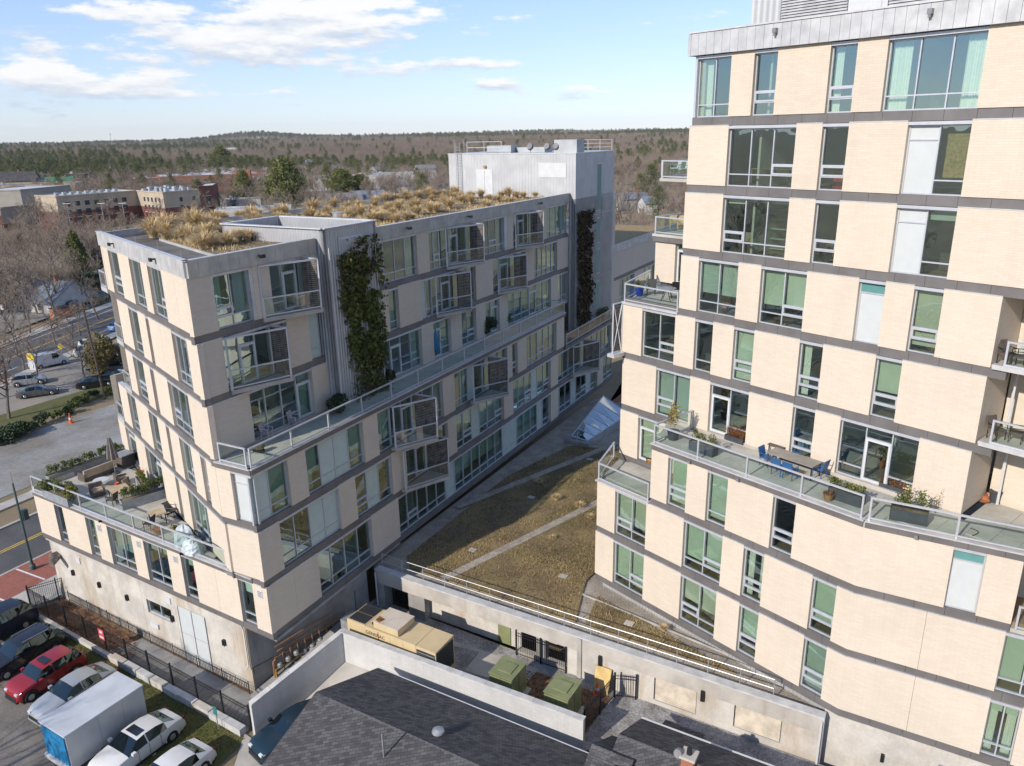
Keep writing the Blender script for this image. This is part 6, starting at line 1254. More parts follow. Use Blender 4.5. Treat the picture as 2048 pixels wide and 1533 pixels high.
table('teak_table', 'pale square dining table with a red bowl, beside the hedge trough', 'teak', tl(243, 998), yL - .25, 1.5, 1.15); q = tl(237, 990); pot('red_bowl', 'small red ceramic bowl on the pale dining table', (q[0], q[1], q[2] + .75), .14, .14, 'ceramic')
for x, y, a, lb in ((226, 1010, 1.9, 'wicker chair on the railing side of the pale dining table'), (262, 984, -1.2, 'tan chair on the far side of the pale dining table')): chair('dining_chair', lb, 'wicker' if a > 0 else 'cushion', tl(x, y), yL + a, 'chairs at the pale dining table')
table('small_teak_table', 'small wooden table next to the hedge trough, towards the grill cover', 'teak', tl(317, 1046), yL - .25, .95, .85); chair('terrace_armchair', 'dark blue chair with pale seat beside the small wooden table', 'planter_dark', tl(346, 1032), yL - 1.1); chair('terrace_armchair', 'metal chair on the railing side of the small wooden table', 'black_iron', tl(300, 1058), yL + 2.0)
r = thing('basket', 'reddish woven basket against the terrace railing', 'basket', tl(318, 1068)); q = tl(318, 1068); MB().lathe(q, [(.22, 0), (.33, .34), (.35, .36), (.27, .34)], 12).build('body', 'basket', r)
def cover(label, loc, r_, h, seed):
    o = thing('grill_cover', label, 'cover', loc); rs = np.random.RandomState(seed); m = MB(); N = 18; K = 8
    for j in range(K + 1):
        t = j / K; rr = r_ * (1.0 - .18 * t) * math.sqrt(max(0.0, 1 - t ** 5) + .01)
        for k in range(N): a = 2 * math.pi * k / N; w = 1 + .14 * math.sin(3 * a + seed) + .08 * math.sin(7 * a + 2 * t + seed) + .05 * rs.randn(); m.v.append((loc[0] + rr * w * math.cos(a), loc[1] + rr * w * .8 * math.sin(a), loc[2] + h * t * (1 + .05 * math.sin(5 * a + seed))))
    for j in range(K):
        for k in range(N): l = (k + 1) % N; m.f.append((j * N + k, j * N + l, (j + 1) * N + l, (j + 1) * N + k))
    m.build('tarpaulin', 'cover_white', o)
cover('white plastic covered grill, taller of two by the glass doors', tl(372, 1088), .58, 1.25, 3); cover('white plastic covered bundle nearest the terrace railing corner', tl(389, 1105), .62, .85, 5)
shrub('golden_grass', 'clump of golden grass behind the covered grill', tl(350, 1066), (.35, .3, .3), 220, .06, 'leaf_gold', 'plant')
FH = Fr((-32.9, 49.2), (3.2, 4.9)); FH.n = (FH.u[1], -FH.u[0]); ch_ = FH.p(2.9, .55, z8_)
grass_planter('hedge_trough', 'long grey trough of clipped evergreen hedge along the street edge', ch_, math.atan2(4.9, 3.2), 5.6, .6, .55, 'planter_grey', 'leaf', .95, 3600)
for x, y, lf, lb, rr in ((100, 985, 'leaf', 'broad green shrub in the corner trough of the street terrace', .8), (128, 985, 'leaf', 'green shrub second from the terrace corner', .75), (146, 1000, 'leaf_vine', 'golden-green shrub at the end of the corner trough', .62)): shrub('trough_shrub', lb, tl(x, y, 8.7), (rr, rr, .55), 1500, .06, lf, 'shrub', 'shrubs in the corner trough', True, 'leaf_gold' if lf == 'leaf_vine' else None)
q = tl(122, 1001); grass_planter('corner_trough', 'pale grey trough behind the glass railing at the terrace corner', q, yL + math.pi, 3.0, .7, .6, 'planter_grey', 'leaf', .3, 300)
q = tl(297, 1003); grass_planter('hedge_trough', 'long dark trough with bushy green hedge across the terrace', q, math.atan2(2.1, 2.4), 3.3, .6, .6, 'planter_grey', 'leaf', 1.2, 3200)
q = tl(287, 975); grass_planter('flower_trough', 'grey trough of flowering shrubs at the facade', q, math.atan2(-1.6, 1.2), 1.9, .55, .55, 'planter_grey', 'leaf_vine', .8, 900); shrub('flower_bush', 'pink-flecked flowers in the facade trough', (q[0] - .3, q[1] + .5, 9.0), (.45, .35, .35), 160, .05, 'terracotta', 'plant')
# ---- court terrace of the left building
def tc_(x, y): return at(x, y, 15.02)
for x, y, lb in ((535, 878, 'striped deck chair on the court terrace, left of the pair'), (590, 853, 'striped deck chair on the court terrace, right of the pair')): chair('striped_chair', lb, 'fabric_stripe', tc_(x, y), math.atan2(R1.u[1], R1.u[0]) + .3, 'striped deck chairs', 'white_metal')
for x, y, lf, lb, rr, hh in ((676, 826, 'leaf_dark', 'dark round bush at the foot of the vine shaft', .95, .85), (775, 770, 'leaf_dark', 'dark bush past the vine shaft on the court terrace', .8, .7), (968, 671, 'leaf_dark', 'big grey-green bush in the middle of the court terrace', 1.3, 1.0), (1000, 655, 'leaf', 'green bush beside the big grey-green one', 1.0, .8), (520, 905, 'leaf_dark', 'low leggy plant by the terrace corner', .3, .25)): shrub('terrace_bush', lb, tc_(x, y), (rr, rr, hh), int(2400 * rr), .09, lf, 'shrub', 'bushes on the court terrace')
shrub('court_shrub', 'green shrub at the base of the far shaft', at(1205, 640, 11.7), (1.1, 1.1, .8), 900, .1, 'leaf', 'shrub')
q = tc_(874, 721); r = thing('blue_umbrella', 'closed bright blue umbrella at a terrace door', 'umbrella', q); MB().lathe((q[0], q[1], q[2] + .5), [(.05, 0), (.2, .3), (.17, 1.2), (.04, 1.9)], 10).build('canopy', 'tarp_blue', r); MB().tube(q, (q[0], q[1], q[2] + 2.5), .02).build('pole', 'galv', r)
for x, y, lb in ((1038, 640, 'blue chair on the court terrace, left of two'), (1048, 634, 'blue chair on the court terrace, right of two')): chair('court_chair', lb, 'chair_blue', tc_(x, y), 1.0, 'blue chairs on the court terrace', 'chair_blue')
# ---- furniture glimpsed through the tower windows
r = table('interior_table', 'wooden dining table behind the wide third-floor-from-top window', 'furn', T1.p(8.4, -1.5, 28.4), yT, 2.4, .8, .75, 'furn'); tag(r, 'long wooden dining table seen through the wide window second from the top', 'table')
r = thing('interior_shelf', 'pale open shelf seen through the third window row from the top', 'shelf', T1.p(8.4, -2.4, 24.98))
for z in (25.1, 25.6, 26.1, 26.6, 27.1): MB().box(T1, 7.8, 9.0, -2.7, -2.3, z, z + .03).build('shelf_board', 'spandrel_green', r)
for s in (7.8, 8.96): MB().box(T1, s, s + .04, -2.7, -2.3, 24.98, 27.15).build('upright', 'spandrel_green', r)
o_ = tag(MB().box(T1, 11.75, 12.3, -1.4, -.9, 28.35, 29.1).build('red_chair', 'furn_red'), 'red armchair block behind the narrow window second from the top', 'chair')
o_ = tag(MB().box(T1, 16.6, 17.45, -.52, -.5, 29.0, 30.7).build('bamboo_screen', 'bamboo'), 'golden bamboo screen hung inside the upper right window', 'screen')
IN = [('T1', 6.9, 31.6), ('T1', 9.6, 28.3), ('T1', 16.9, 28.3), ('T1', 7.1, 25.0), ('T1', 12.0, 25.0), ('T1', 16.9, 25.0), ('T1', 6.2, 21.7), ('T1', 10.2, 21.7), ('T1', 2.4, 18.4), ('T1', 5.8, 18.4), ('T1', 12.0, 18.4), ('T1', 15.7, 18.4), ('T1', 7.9, 15.1), ('T1', 12.1, 15.1), ('T1', 15.0, 15.1), ('T2', 12.0, 11.8), ('T2', 2.4, 8.5), ('T2', 7.4, 8.5), ('T2', 10.6, 8.5), ('T2', 7.3, 5.2), ('T2', 10.6, 5.2), ('R1', 2.6, 21.7), ('R1', 17.0, 21.7), ('R1', 29.8, 21.7), ('R1', 4.6, 15.1), ('R1', 17.0, 15.1), ('R2', 6.5, 11.8), ('R2', 3.8, 8.5), ('R2', 9.6, 8.5), ('R2', 6.5, 5.2), ('R2', 14.5, 5.2)]
for k, (fk, s, z) in enumerate(IN):
    F_ = FR[fk]; yw_ = math.atan2(F_.u[1], F_.u[0]) + rnd.uniform(-.4, .4); p = F_.p(s, -1.35 - .5 * (k % 3), z); t_ = k % 4
    if t_ == 0: table('room_table', 'wooden table dimly seen inside an apartment window', 'furn', p, yw_, 1.3, .8, .74, 'furn'); pass
    elif t_ == 1: lounge('pale armchair dimly seen inside an apartment window', p, yw_, 'furniture seen through windows')
    elif t_ == 2: pot('room_plant', 'leafy potted plant dimly seen inside an apartment window', p, .22, .4, 'terracotta', 'leaf', .9, 120, 'plant')['group'] = 'furniture seen through windows'
    else: chair('room_chair', 'dining chair dimly seen inside an apartment window', 'cushion', p, yw_, 'furniture seen through windows', 'furn')
for o in bpy.data.objects:
    if o.name.startswith('room_table'): o['group'] = 'furniture seen through windows'

def pathgap(x, y):
    for (ax_, ay_), (bx_, by_) in (((-4.6, 42.2), (8.0, 54.0)), ((-4.3, 52.0), (9.4, 64.0))):
        dx, dy = bx_ - ax_, by_ - ay_; l = math.hypot(dx, dy); d = abs((x - ax_) * dy - (y - ay_) * dx) / l
        if d < .30: return 0.
        if d < .42: return .4
    return 1.
def vn(x, y, s, o=0): return .5 + .5 * math.sin(x * s + 1.7 * math.sin(y * s * .8 + o) + o) * math.cos(y * s * 1.1 + 1.3 * math.sin(x * s * .7 + 2 * o))

# ------------------------------------------------------------------ roof grasses
def tuft_mesh(seed, n=430):
    rs = np.random.RandomState(seed); a = rs.uniform(0, 2 * math.pi, n); b0 = rs.uniform(0, .16, n); L = rs.uniform(.75, 1.35, n); out = rs.uniform(.12, .95, n) ** .8; K = 4; w = rs.uniform(.010, .020, n)
    V = []; F = []; d = np.stack([np.cos(a), np.sin(a)], 1); s = np.stack([-np.sin(a), np.cos(a)], 1)
    for k in range(K + 1):
        t = k / K; r = b0 + out * L * t ** 1.6 * .85; z = L * (1.25 * t - (.45 + .45 * out) * t * t); ww = w * (1 - .8 * t)
        for sg in (1, -1): V.append(np.stack([d[:, 0] * r + s[:, 0] * ww * sg, d[:, 1] * r + s[:, 1] * ww * sg, np.maximum(z, .01)], 1))
    V = np.stack(V, 1); base = np.arange(n) * (2 * (K + 1))
    for k in range(K): F.append(np.stack([base + 2 * k, base + 2 * k + 1, base + 2 * k + 3, base + 2 * k + 2], 1))
    return V.reshape(-1, 3), np.concatenate(F)
tp = []
for k in range(3):
    r = local_thing('grass_tuft', 'tuft of dry straw-coloured ornamental grass on the planted roof', 'grass', 'straw grass tufts on the left roof')
    V, F = tuft_mesh(20 + k); npmesh('blades', V, F, 'straw', r); V, F = tuft_mesh(40 + k, 60); npmesh('dead_blades', V * .8, F, 'straw_dark', r); tp.append(r)
TU = [(-22.7, 49.7, 1.3), (-22.9, 51.4, 1.2), (-22.8, 52.6, 1.2), (-21.5, 48.7, 0.9), (-22.4, 55.1, 1.1), (-21.1, 53.0, 1.3), (-20.0, 47.7, 1.1), (-19.3, 47.1, 1), (-19.3, 49.2, 1.1), (-17.5, 44.9, 1.2), (-17.3, 43.6, 0.8), (-22.0, 58.4, 1), (-21.4, 58.5, 1), (-20.6, 60.3, 0.9), (-20.0, 61.0, 0.9), (-19.7, 61.8, 0.7), (-18.5, 62.6, 0.9), (-17.9, 62.4, 1), (-16.6, 66.9, 0.9), (-16.6, 46.2, 0.8), (-16.4, 47.2, 0.8), (-15.8, 47.1, 0.7), (-16.4, 45.3, 0.6),
      (-16.3, 65.7, 0.9), (-15.2, 68.3, 1), (-13.8, 67.4, 0.9), (-12.9, 67.3, 1.1), (-11.6, 73.9, 1), (-10.8, 75.0, 0.8), (-9.9, 76.0, 0.9), (-8.8, 77.1, 1), (-7.9, 78.2, 0.9), (-6.6, 79.0, 0.9), (-5.4, 79.2, 1), (-4.6, 76.1, 0.9), (-3.6, 75.9, 0.8), (-2.7, 77.2, 1), (-1.8, 74.5, 0.7), (-0.7, 76.8, 0.9), (0.7, 75.6, 0.9), (1.4, 75.0, 0.7), (-9.9, 65.2, 0.8), (-9.2, 65.0, 0.9), (-7.2, 61.2, 0.9), (-6.5, 63.8, 0.8), (-5.9, 63.0, 0.9), (-5.0, 65.7, 0.9), (-9.7, 56.2, 1.1), (-9.4, 57.3, 0.9), (-11.4, 60.0, 0.9), (-12.5, 60.9, 0.7), (-13.5, 60.4, 0.7), (-6.3, 74.5, 0.6), (-7.3, 74.7, 0.7), (-20.6, 55.2, .8), (-18.6, 50.6, .7), (-14.6, 63.2, .8), (-11.9, 70.2, .8), (-8.4, 70.6, .8), (-3.4, 70.3, .7), (-1.0, 72.2, .7), (-7.9, 67.6, .6), (-4.1, 73.2, .7), (2.6, 76.6, .6), (-21.9, 57.0, .8), (-12.2, 63.8, .7)]
fb_ = inpoly(shrink(bed, .6)); shf = inpoly(shrink(SH, -.9))
while len(TU) < 125:
    x, y = rnd.uniform(-24, 5), rnd.uniform(42, 82)
    if fb_(x, y) and not shf(x, y) and vn(x, y, .45, 2) > .42 and x < PHF.xy(7, 1.2)[0] + 40 and (y - 75.75) * .48 - 0 < 999 and ((x - 6.39) * -R1.u[0] + (y - 75.8) * -R1.u[1]) > 1.0: TU.append((x, y, rnd.uniform(.45, .85)))
for i, (x, y, s) in enumerate(TU):
    sc = s * rnd.uniform(1.15, 1.5)
    if i < 3: place(tp[i], (x, y, 25.09), rnd.uniform(0, 6), (sc, sc, sc * .95)); o = tp[i]
    else: o = dup(tp[i % 3], (x, y, 25.09), rnd.uniform(0, 6), sc=(sc, sc * rnd.uniform(.85, 1.1), sc * rnd.uniform(.75, 1.1)))
def blades(name, label, polys, n, z, hmin, hmax, mat, seed, mask=None, lean=.6, w=.02, cat='ground cover'):
    rs = np.random.RandomState(seed); P = []
    for poly in polys:
        xs = [p[0] for p in poly]; ys_ = [p[1] for p in poly]; f = inpoly(poly); ar = abs(sum(poly[k][0] * poly[(k + 1) % len(poly)][1] - poly[(k + 1) % len(poly)][0] * poly[k][1] for k in range(len(poly)))) / 2
        m = int(n * (ar if len(polys) > 1 else 1) / (1 if len(polys) == 1 else sum(abs(sum(q[k][0] * q[(k + 1) % len(q)][1] - q[(k + 1) % len(q)][0] * q[k][1] for k in range(len(q)))) / 2 for q in polys)))
        while m > 0:
            x, y = rs.uniform(min(xs), max(xs)), rs.uniform(min(ys_), max(ys_))
            if f(x, y):
                m -= 1
                if mask is None or rs.uniform() < mask(x, y): P.append((x, y, z))
    P = np.array(P); k = len(P); h = rs.uniform(hmin, hmax, k); a = rs.uniform(0, 6.28, k); l = rs.uniform(0, lean, k) * h; t = np.stack([P[:, 0] + np.cos(a) * l, P[:, 1] + np.sin(a) * l, P[:, 2] + h], 1); b = rs.uniform(0, 6.28, k); d = np.stack([np.cos(b) * w, np.sin(b) * w, np.zeros(k)], 1)
    V = np.stack([P - d, P + d, t], 1).reshape(-1, 3); return tag(stuff(npmesh(name, V, np.arange(3 * k).reshape(k, 3), mat)), label, cat)
sp = [soilp, soil2]
blades('podium_ground_cover', 'olive and brown low plants covering the podium roof', sp, 42000, 4.46, .04, .14, 'sedum', 1, lambda x, y: pathgap(x, y) * (.15 + .8 * vn(x, y, .5) * (.5 + .5 * vn(x, y, 1.4, 2))), 1.2, .022)
blades('podium_straw', 'pale dry grass over the planted podium roof', sp, 60000, 4.46, .05, .20, 'sedum_straw', 2, lambda x, y: pathgap(x, y) * smooth(.25, .85, vn(x, y, .5, 2) * .65 + vn(x, y, 1.6, 1) * .35) * (1.0 if y < 47 else .6), 1.3, .012)
blades('podium_green_cover', 'olive green patches of low plants on the podium roof', sp, 30000, 4.46, .04, .13, 'sedum_green', 12, lambda x, y: pathgap(x, y) * smooth(.45, .8, vn(x, y, .5, 7) * .7 + vn(x, y, 1.7, 3) * .3), 1.2, .02)
blades('podium_red_cover', 'reddish brown patches of low plants on the podium roof', sp, 13000, 4.46, .04, .12, 'sedum_red', 3, lambda x, y: pathgap(x, y) * vn(x, y, .7, 4) ** 2, 1.2, .04)
for k, (x, y, s) in enumerate(((2.0, 55.9, .55), (3.2, 52.9, .6), (4.9, 51.6, .6), (5.5, 49.8, .5), (8.2, 60.0, .55), (2.6, 47.0, .4), (8.2, 36.6, .45))): dup(tp[k % 3], (x, y, 4.47), k * 1.3, 'small pale grass tuft growing on the podium roof', 'grass tufts on the podium', s)
lawnp = [[FL.xy(2.0, .15), FL.xy(23.1, .15), FL.xy(23.5, 3.3), FL.xy(20, 4.1), FL.xy(12, 3.1), FL.xy(1.6, 2.6)]]
blades('lawn_grass', 'short green winter grass between fence and parked cars', lawnp, 30000, .03, .03, .10, 'grass', 5, lambda x, y: .35 + .65 * vn(x, y, .8, 1), .9, .02, 'grass')
blades('roof_scrub', 'low dry growth between the grass tufts of the left roof', [bed], 9000, 25.1, .03, .14, 'straw_dark', 6, lambda x, y: .3 + .6 * vn(x, y, .6, 3), 1.2, .03)
blades('roof_dry_grass', 'low golden dry grass carpeting the planted left roof', [bed], 30000, 25.1, .08, .30, 'straw', 16, lambda x, y: smooth(.3, .75, vn(x, y, .45, 2) * .7 + vn(x, y, 1.5, 4) * .35), 1.0, .016)
# leaf litter
def litter(name, label, poly, n, z, mat, seed, size=.05):
    rs = np.random.RandomState(seed); f = inpoly(poly); xs = [p[0] for p in poly]; ys_ = [p[1] for p in poly]; P = []
    while len(P) < n:
        x, y = rs.uniform(min(xs), max(xs)), rs.uniform(min(ys_), max(ys_))
        if f(x, y): P.append((x, y, z + rs.uniform(.005, .03)))
    V, F = leafset(np.array(P), size, .7, .4, .75, rs); return tag(stuff(npmesh(name, V, F, mat)), label, 'leaves')
litter('fallen_leaves', 'brown fallen leaves on the fenced side path', [FL.xy(.5, -.3), FL.xy(12, -.3), (-24.5, 42.6), (-31.8, 47.3)], 2600, .03, 'leaf_brown', 3); litter('lawn_leaves', 'scattered brown leaves on the lawn and lot edge', [FL.xy(1, .2), FL.xy(9, .2), FL.xy(10, 5), FL.xy(0, 5)], 1300, .04, 'leaf_brown', 4); litter('yard_leaves', 'brown leaves drifted round the green cabinets', [(-.4, 37.0), (5.0, 34.1), (3.4, 31.6), (-1.0, 34.0)], 1500, 2.07, 'leaf_brown', 5)
# ------------------------------------------------------------------ climbing vines on the shafts
def vine(label, F, d, s0, s1, z0, z1, cov, n, size=.10):
    o = thing('climbing_vine', label, 'vine', F.p((s0 + s1) / 2, d, z0)); rs = np.random.RandomState(int(n)); G = []; Bn = []; W_ = []
    while len(G) + len(Bn) < n:
        s = rs.uniform(s0 - .3, s1 + .35); z = rs.uniform(z0, z1); t = (s - s0) / (s1 - s0); h = (z - z0) / (z1 - z0); c = cov(t, h) * smooth(.16, .62, vn(s * 1.3, z * .8, 1.5) * .6 + vn(s, z, 3.6, 1) * .5) - .55 * smooth(.62, 1.2, 2 * abs(t - .5) + .5 * (vn(s, z, 1.2, 3) - .5))
        if rs.uniform() < c: (G if rs.uniform() < max(.05, min(.95, 1.25 - 1.5 * abs(h - .42) + .3 * (vn(s, z, 1.1, 5) - .5))) else Bn).append(F.p(s, d + abs(rs.normal(0, .10 + .16 * vn(s, z, 2.3, 2))) + .02, z))
    for P, mt, nm in ((G, 'leaf_vine', 'leaves'), (Bn, 'leaf_vine_brown', 'leaves')):
        if P: V, Ff = leafset(np.array(P), size, .75, .6, 0, rs); npmesh(nm, V, Ff, mt, o)
    m = MB()
    for k in range(34):
        s = s0 + (s1 - s0) * rs.uniform(.02, .98); z = z0; p = F.p(s, d + .03, z)
        while z < z0 + (z1 - z0) * rs.uniform(.3, 1.0):
            s += rs.uniform(-.12, .12); z += rs.uniform(.3, .6); q = F.p(s, d + .03 + rs.uniform(0, .05), min(z, z1)); m.tube(p, q, .014, .012, 3, False); p = q
    m.build('stems', 'bark', o); return o
vine('broad green and rusty vine covering the near ribbed shaft', R1, .64, 9.95, 13.7, 15.0, 25.2, lambda t, h: .95 * smooth(-.25, .25, t + .35 * (h - .55)) * (1 if t > .62 or h < .92 else .25) * (.25 + .75 * smooth(.0, .32, h + .5 * (t - .45))), 7200, .105)
vine('narrow rust-brown vine column on the far shaft', R3, .02, .35, 4.0, 11.6, 23.6, lambda t, h: .9 * smooth(-.1, .12, t) * smooth(1.15, .95, t) * (.5 + .5 * smooth(.05, .3, h)), 3600, .14)
for o in bpy.data.objects:
    if o.name == 'climbing_vine.001':
        for c in o.children:
            if c.name.startswith('leaves') and c.data.materials[0].name == 'leaf_vine': c.data.materials[0] = MATS['leaf_vine_brown']

# ------------------------------------------------------------------ trees
def bare_tree(seed, H=15., spread=.62, levels=5, tw=.016, kids=(7, 5, 4, 4, 4)):
    rs = random.Random(seed); tb = MB(); CV = []; CF = []
    def perp(d):
        a = Vector((rs.gauss(0, 1), rs.gauss(0, 1), rs.gauss(0, 1))); a -= d * a.dot(d); return a.normalized()
    def grow(p, d, L, r, lev):
        K = 4 if lev < 2 else 3; pts = [p]; dd = d.copy()
        for k in range(K):
            dd = (dd + perp(dd) * rs.uniform(.05, .22) + Vector((0, 0, .10 if lev else 0))).normalized(); p = p + dd * (L / K); pts.append(p)
        for k in range(K):
            ra, rb = r * (1 - .6 * k / K), r * (1 - .6 * (k + 1) / K)
            if ra > .032: tb.tube(pts[k], pts[k + 1], ra, rb, 6 if lev == 0 else 4, False)
            else:
                w = max(tw, ra); s = perp(dd) * w; i = len(CV); CV.extend([pts[k] - s, pts[k] + s, pts[k + 1] + s * .7, pts[k + 1] - s * .7]); CF.append((i, i + 1, i + 2, i + 3))
        if lev >= levels: return
        n = kids[lev]
        for j in range(n):
            t = (.34 if lev == 0 else .2) + (.66 if lev == 0 else .8) * (j + rs.uniform(.2, .9)) / n; k = min(K - 1, int(t * K)); q = pts[k].lerp(pts[k + 1], t * K - k); base = (pts[k + 1] - pts[k]).normalized()
            ang = spread * rs.uniform(.75, 1.35); nd = (base * math.cos(ang) + perp(base) * math.sin(ang)).normalized(); grow(q, nd, L * rs.uniform(.42, .62) * (1.12 - .25 * t), r * rs.uniform(.34, .48), lev + 1)
    grow(Vector((0, 0, -.2)), Vector((rs.uniform(-.05, .05), rs.uniform(-.05, .05), 1)), H * .72, H * .021, 0)
    return tb, np.array([tuple(v) for v in CV]), np.array(CF)
def tree_proto(name, label, seed, H, spread, twig='twig', **kw):
    r = local_thing(name, label, 'tree'); tb, V, F = bare_tree(seed, H, spread, **kw); tb.build('trunk', 'bark', r); npmesh('crown', V, F, twig, r); return r
def pine_mesh(seed, H=20., w=4.2, n=60, per=70, base=.42, size=.34):
    rs = np.random.RandomState(seed); tb = MB(); tb.tube((0, 0, -.2), (0, 0, H * .93), H * .016, H * .004, 7); P = []
    for k in range(n):
        t = base + (1 - base) * (k + rs.uniform()) / n; u = (t - base) / (1 - base); rad = w * (math.sin(math.pi * min(1, .16 + u * .86)) ** .75) * rs.uniform(.35, 1); a = rs.uniform(0, 6.28); c = np.array([math.cos(a) * rad, math.sin(a) * rad, H * t + rs.uniform(-.5, .6)])
        tb.tube((0, 0, H * t - .6), tuple(c), .06, .02, 3, False); P.append(c + rs.normal(size=(per, 3)) * np.array([.75, .75, .42]) * (w / 4.2))
    V, F = leafset(np.concatenate(P), size * w / 4.2, .22, .4, 0, rs); return tb, V, F
def pine_proto(name, label, seed, H, w, mat, **kw):
    r = local_thing(name, label, 'tree'); tb, V, F = pine_mesh(seed, H, w, **kw); tb.build('trunk', 'bark_pine', r); npmesh('crown', V, F, mat, r); return r
BT = [tree_proto('bare_tree', 'leafless grey tree', 100 + k, 15, .60 + .06 * k) for k in range(4)]
def put(protos, i, spots, labels, group):
    for j, (p, sc) in enumerate(spots):
        pr = protos[(i + j) % len(protos)]; lb = labels[j] if isinstance(labels, list) else labels
        dup(pr, p, rnd.uniform(0, 6.28), lb, group, sc)
def g0(x, y, h=None): q = at(x, y, 0 if h is None else h); return (q[0], q[1], terrain(q[0], q[1]) - .05)
# trees before the hotel (left), seen as a thicket of separate crowns
spots = []
for x, y, s in ((-14, 556, 1.0), (12, 572, .95), (38, 560, 1.05), (62, 575, .9), (84, 560, 1.0), (104, 578, .9), (126, 562, 1.05), (146, 556, .95), (186, 562, 1.0), (206, 570, .95), (228, 556, 1.0), (24, 540, 1.0), (54, 532, 1.0), (92, 528, 1.05), (132, 530, 1.0), (176, 522, 1.0), (214, 530, 1.05), (238, 522, 1.0), (68, 600, .75), (8, 604, .8), (256, 520, 1), (284, 512, 1), (308, 508, .9), (30, 620, .85), (90, 616, .8), (140, 606, .75), (52, 640, .8), (-10, 650, .8), (20, 585, .95), (110, 545, 1.0), (155, 540, 1.0), (200, 548, .95), (0, 520, 1.1), (40, 512, 1.1), (75, 508, 1.1), (115, 512, 1.1), (150, 506, 1.1), (190, 508, 1.1), (225, 512, 1.0), (18, 548, 1.05), (70, 552, 1.05), (98, 590, .9), (45, 605, .9), (120, 622, .75), (75, 628, .75), (5, 632, .8), (165, 612, .7), (130, 592, .85)): spots.append((g0(x, y), s * rnd.uniform(.8, .98)))
put(BT, 0, spots, 'leafless grey-brown tree in the thicket before the brick hotel', 'bare trees before the hotel')
oak = tree_proto('bare_oak', 'bare oak with a few rust-brown leaves at the edge of the side lot', 131, 11, .85, 'twig')
Pl = blob_pts(420, (0, 0, 5.6), (3.4, 3.4, 2.2), .5); V, F = leafset(Pl, .12); npmesh('dead_leaves', V, F, 'leaf_brown', oak); place(oak, g0(18, 838), .4, .95)
o2 = dup(oak, g0(112, 690), 2.1, 'small oak with rust-brown leaves leaning over the street edge', None, .62); o3 = dup(oak, g0(-6, 800), 1.1, 'rust-leaved oak cut by the left edge of the frame', None, .9)
for k_, (x, y, s) in enumerate(((4, 760, .55), (34, 712, .5), (78, 762, .45), (172, 762, .5), (60, 668, .55), (196, 640, .55), (26, 664, .6), (160, 672, .45))): dup(BT[k_ % 4], g0(x, y), k_ * 1.9, 'small bare street tree, %s of those round the van' % ('first', 'second', 'third', 'fourth', 'fifth', 'sixth', 'seventh', 'eighth')[k_], 'street trees round the van', s)
dup(BT[1], g0(146, 706), 1.0, 'slender bare tree on the verge between van and street', None, .45); dup(BT[2], g0(113, 652), .4, 'large bare tree on the far side of the street', None, .92); dup(BT[0], g0(8, 690), 2.4, 'bare tree at the left edge beside the far street', None, .7); dup(BT[3], g0(48, 742), 2.8, 'thin bare street tree left of the white van', None, .5)
cedar = local_thing('cedar_tree', 'tall olive-green cedar rising from the bare thicket', 'tree'); n_ = 5200; zz = nrs.uniform(0, 1, n_) ** .8; rad = (1 - zz) ** .6 * 3.0 * nrs.uniform(.55, 1.05, n_) + .1; aa = nrs.uniform(0, 6.28, n_); lob = 1 + .22 * np.sin(aa * 5 + zz * 17); P = np.stack([np.cos(aa) * rad * lob, np.sin(aa) * rad * lob, 1.0 + zz * 12.5], 1); V, F = leafset(P, .34, .4, .4, .2); npmesh('crown', V, F, 'pine_bright', cedar); MB().tube((0, 0, -.2), (0, 0, 12), .22, .04, 6).build('trunk', 'bark', cedar); place(cedar, g0(165, 578))
ev = [shrub('evergreen_bush', 'large dark evergreen bush beyond the street, right of the blue-roofed house', g0(172, 590), (5.5, 5.5, 3.6), 3200, .42, 'leaf_dark', 'bush'), shrub('evergreen_bush', 'dark evergreen at the left edge behind the house', g0(-4, 628), (4.5, 4.5, 6.5), 3200, .42, 'pine', 'bush'), shrub('evergreen_bush', 'brown-green juniper beside the white SUVs', g0(213, 742), (3.0, 3.0, 3.6), 3000, .26, 'sedum', 'bush'), shrub('evergreen_bush', 'green conifer right of the blue-roofed house, against the corner', g0(196, 545), (4.2, 4.2, 5.5), 3000, .42, 'leaf_dark', 'bush')]
hdg = [(0, 888, 2.2), (20, 880, 2.0), (38, 872, 1.9), (54, 866, 1.8)]
for k, (x, y, s) in enumerate(hdg): shrub('hedge_bush', 'dark hedge bush at the edge of the gravel lot, %s from the frame edge' % ('first', 'second', 'third', 'fourth')[k], g0(x, y), (s, s, .85), 900, .16, 'leaf_dark', 'bush', 'hedge along the gravel lot')
for k, (x, y, s) in enumerate(((86, 850, 1.0), (116, 838, .8), (136, 828, .75), (150, 815, .95), (172, 806, .8), (190, 795, .8), (222, 790, .8))): shrub('lot_bush', 'round bush on the verge, %s from the hedge' % ('first', 'second', 'third', 'fourth', 'fifth', 'sixth', 'seventh')[k], g0(x, y), (s, s, s * .85), 700, .13, 'leaf_dark' if k in (0, 2, 5) else 'leaf', 'bush', 'bushes on the lot verge')
shrub('cactus_shrub', 'pale green leafy shrub behind the dark pickup', g0(14, 1232), (1.0, 1.0, .7), 500, .15, 'leaf', 'shrub'); MBq = thing('bollard', 'short white bollard by the lot entrance', 'bollard', g0(36, 1232)); q = g0(36, 1232); MB().tube(q, (q[0], q[1], .9), .12, .12, 10).build('post', 'white_metal', MBq)
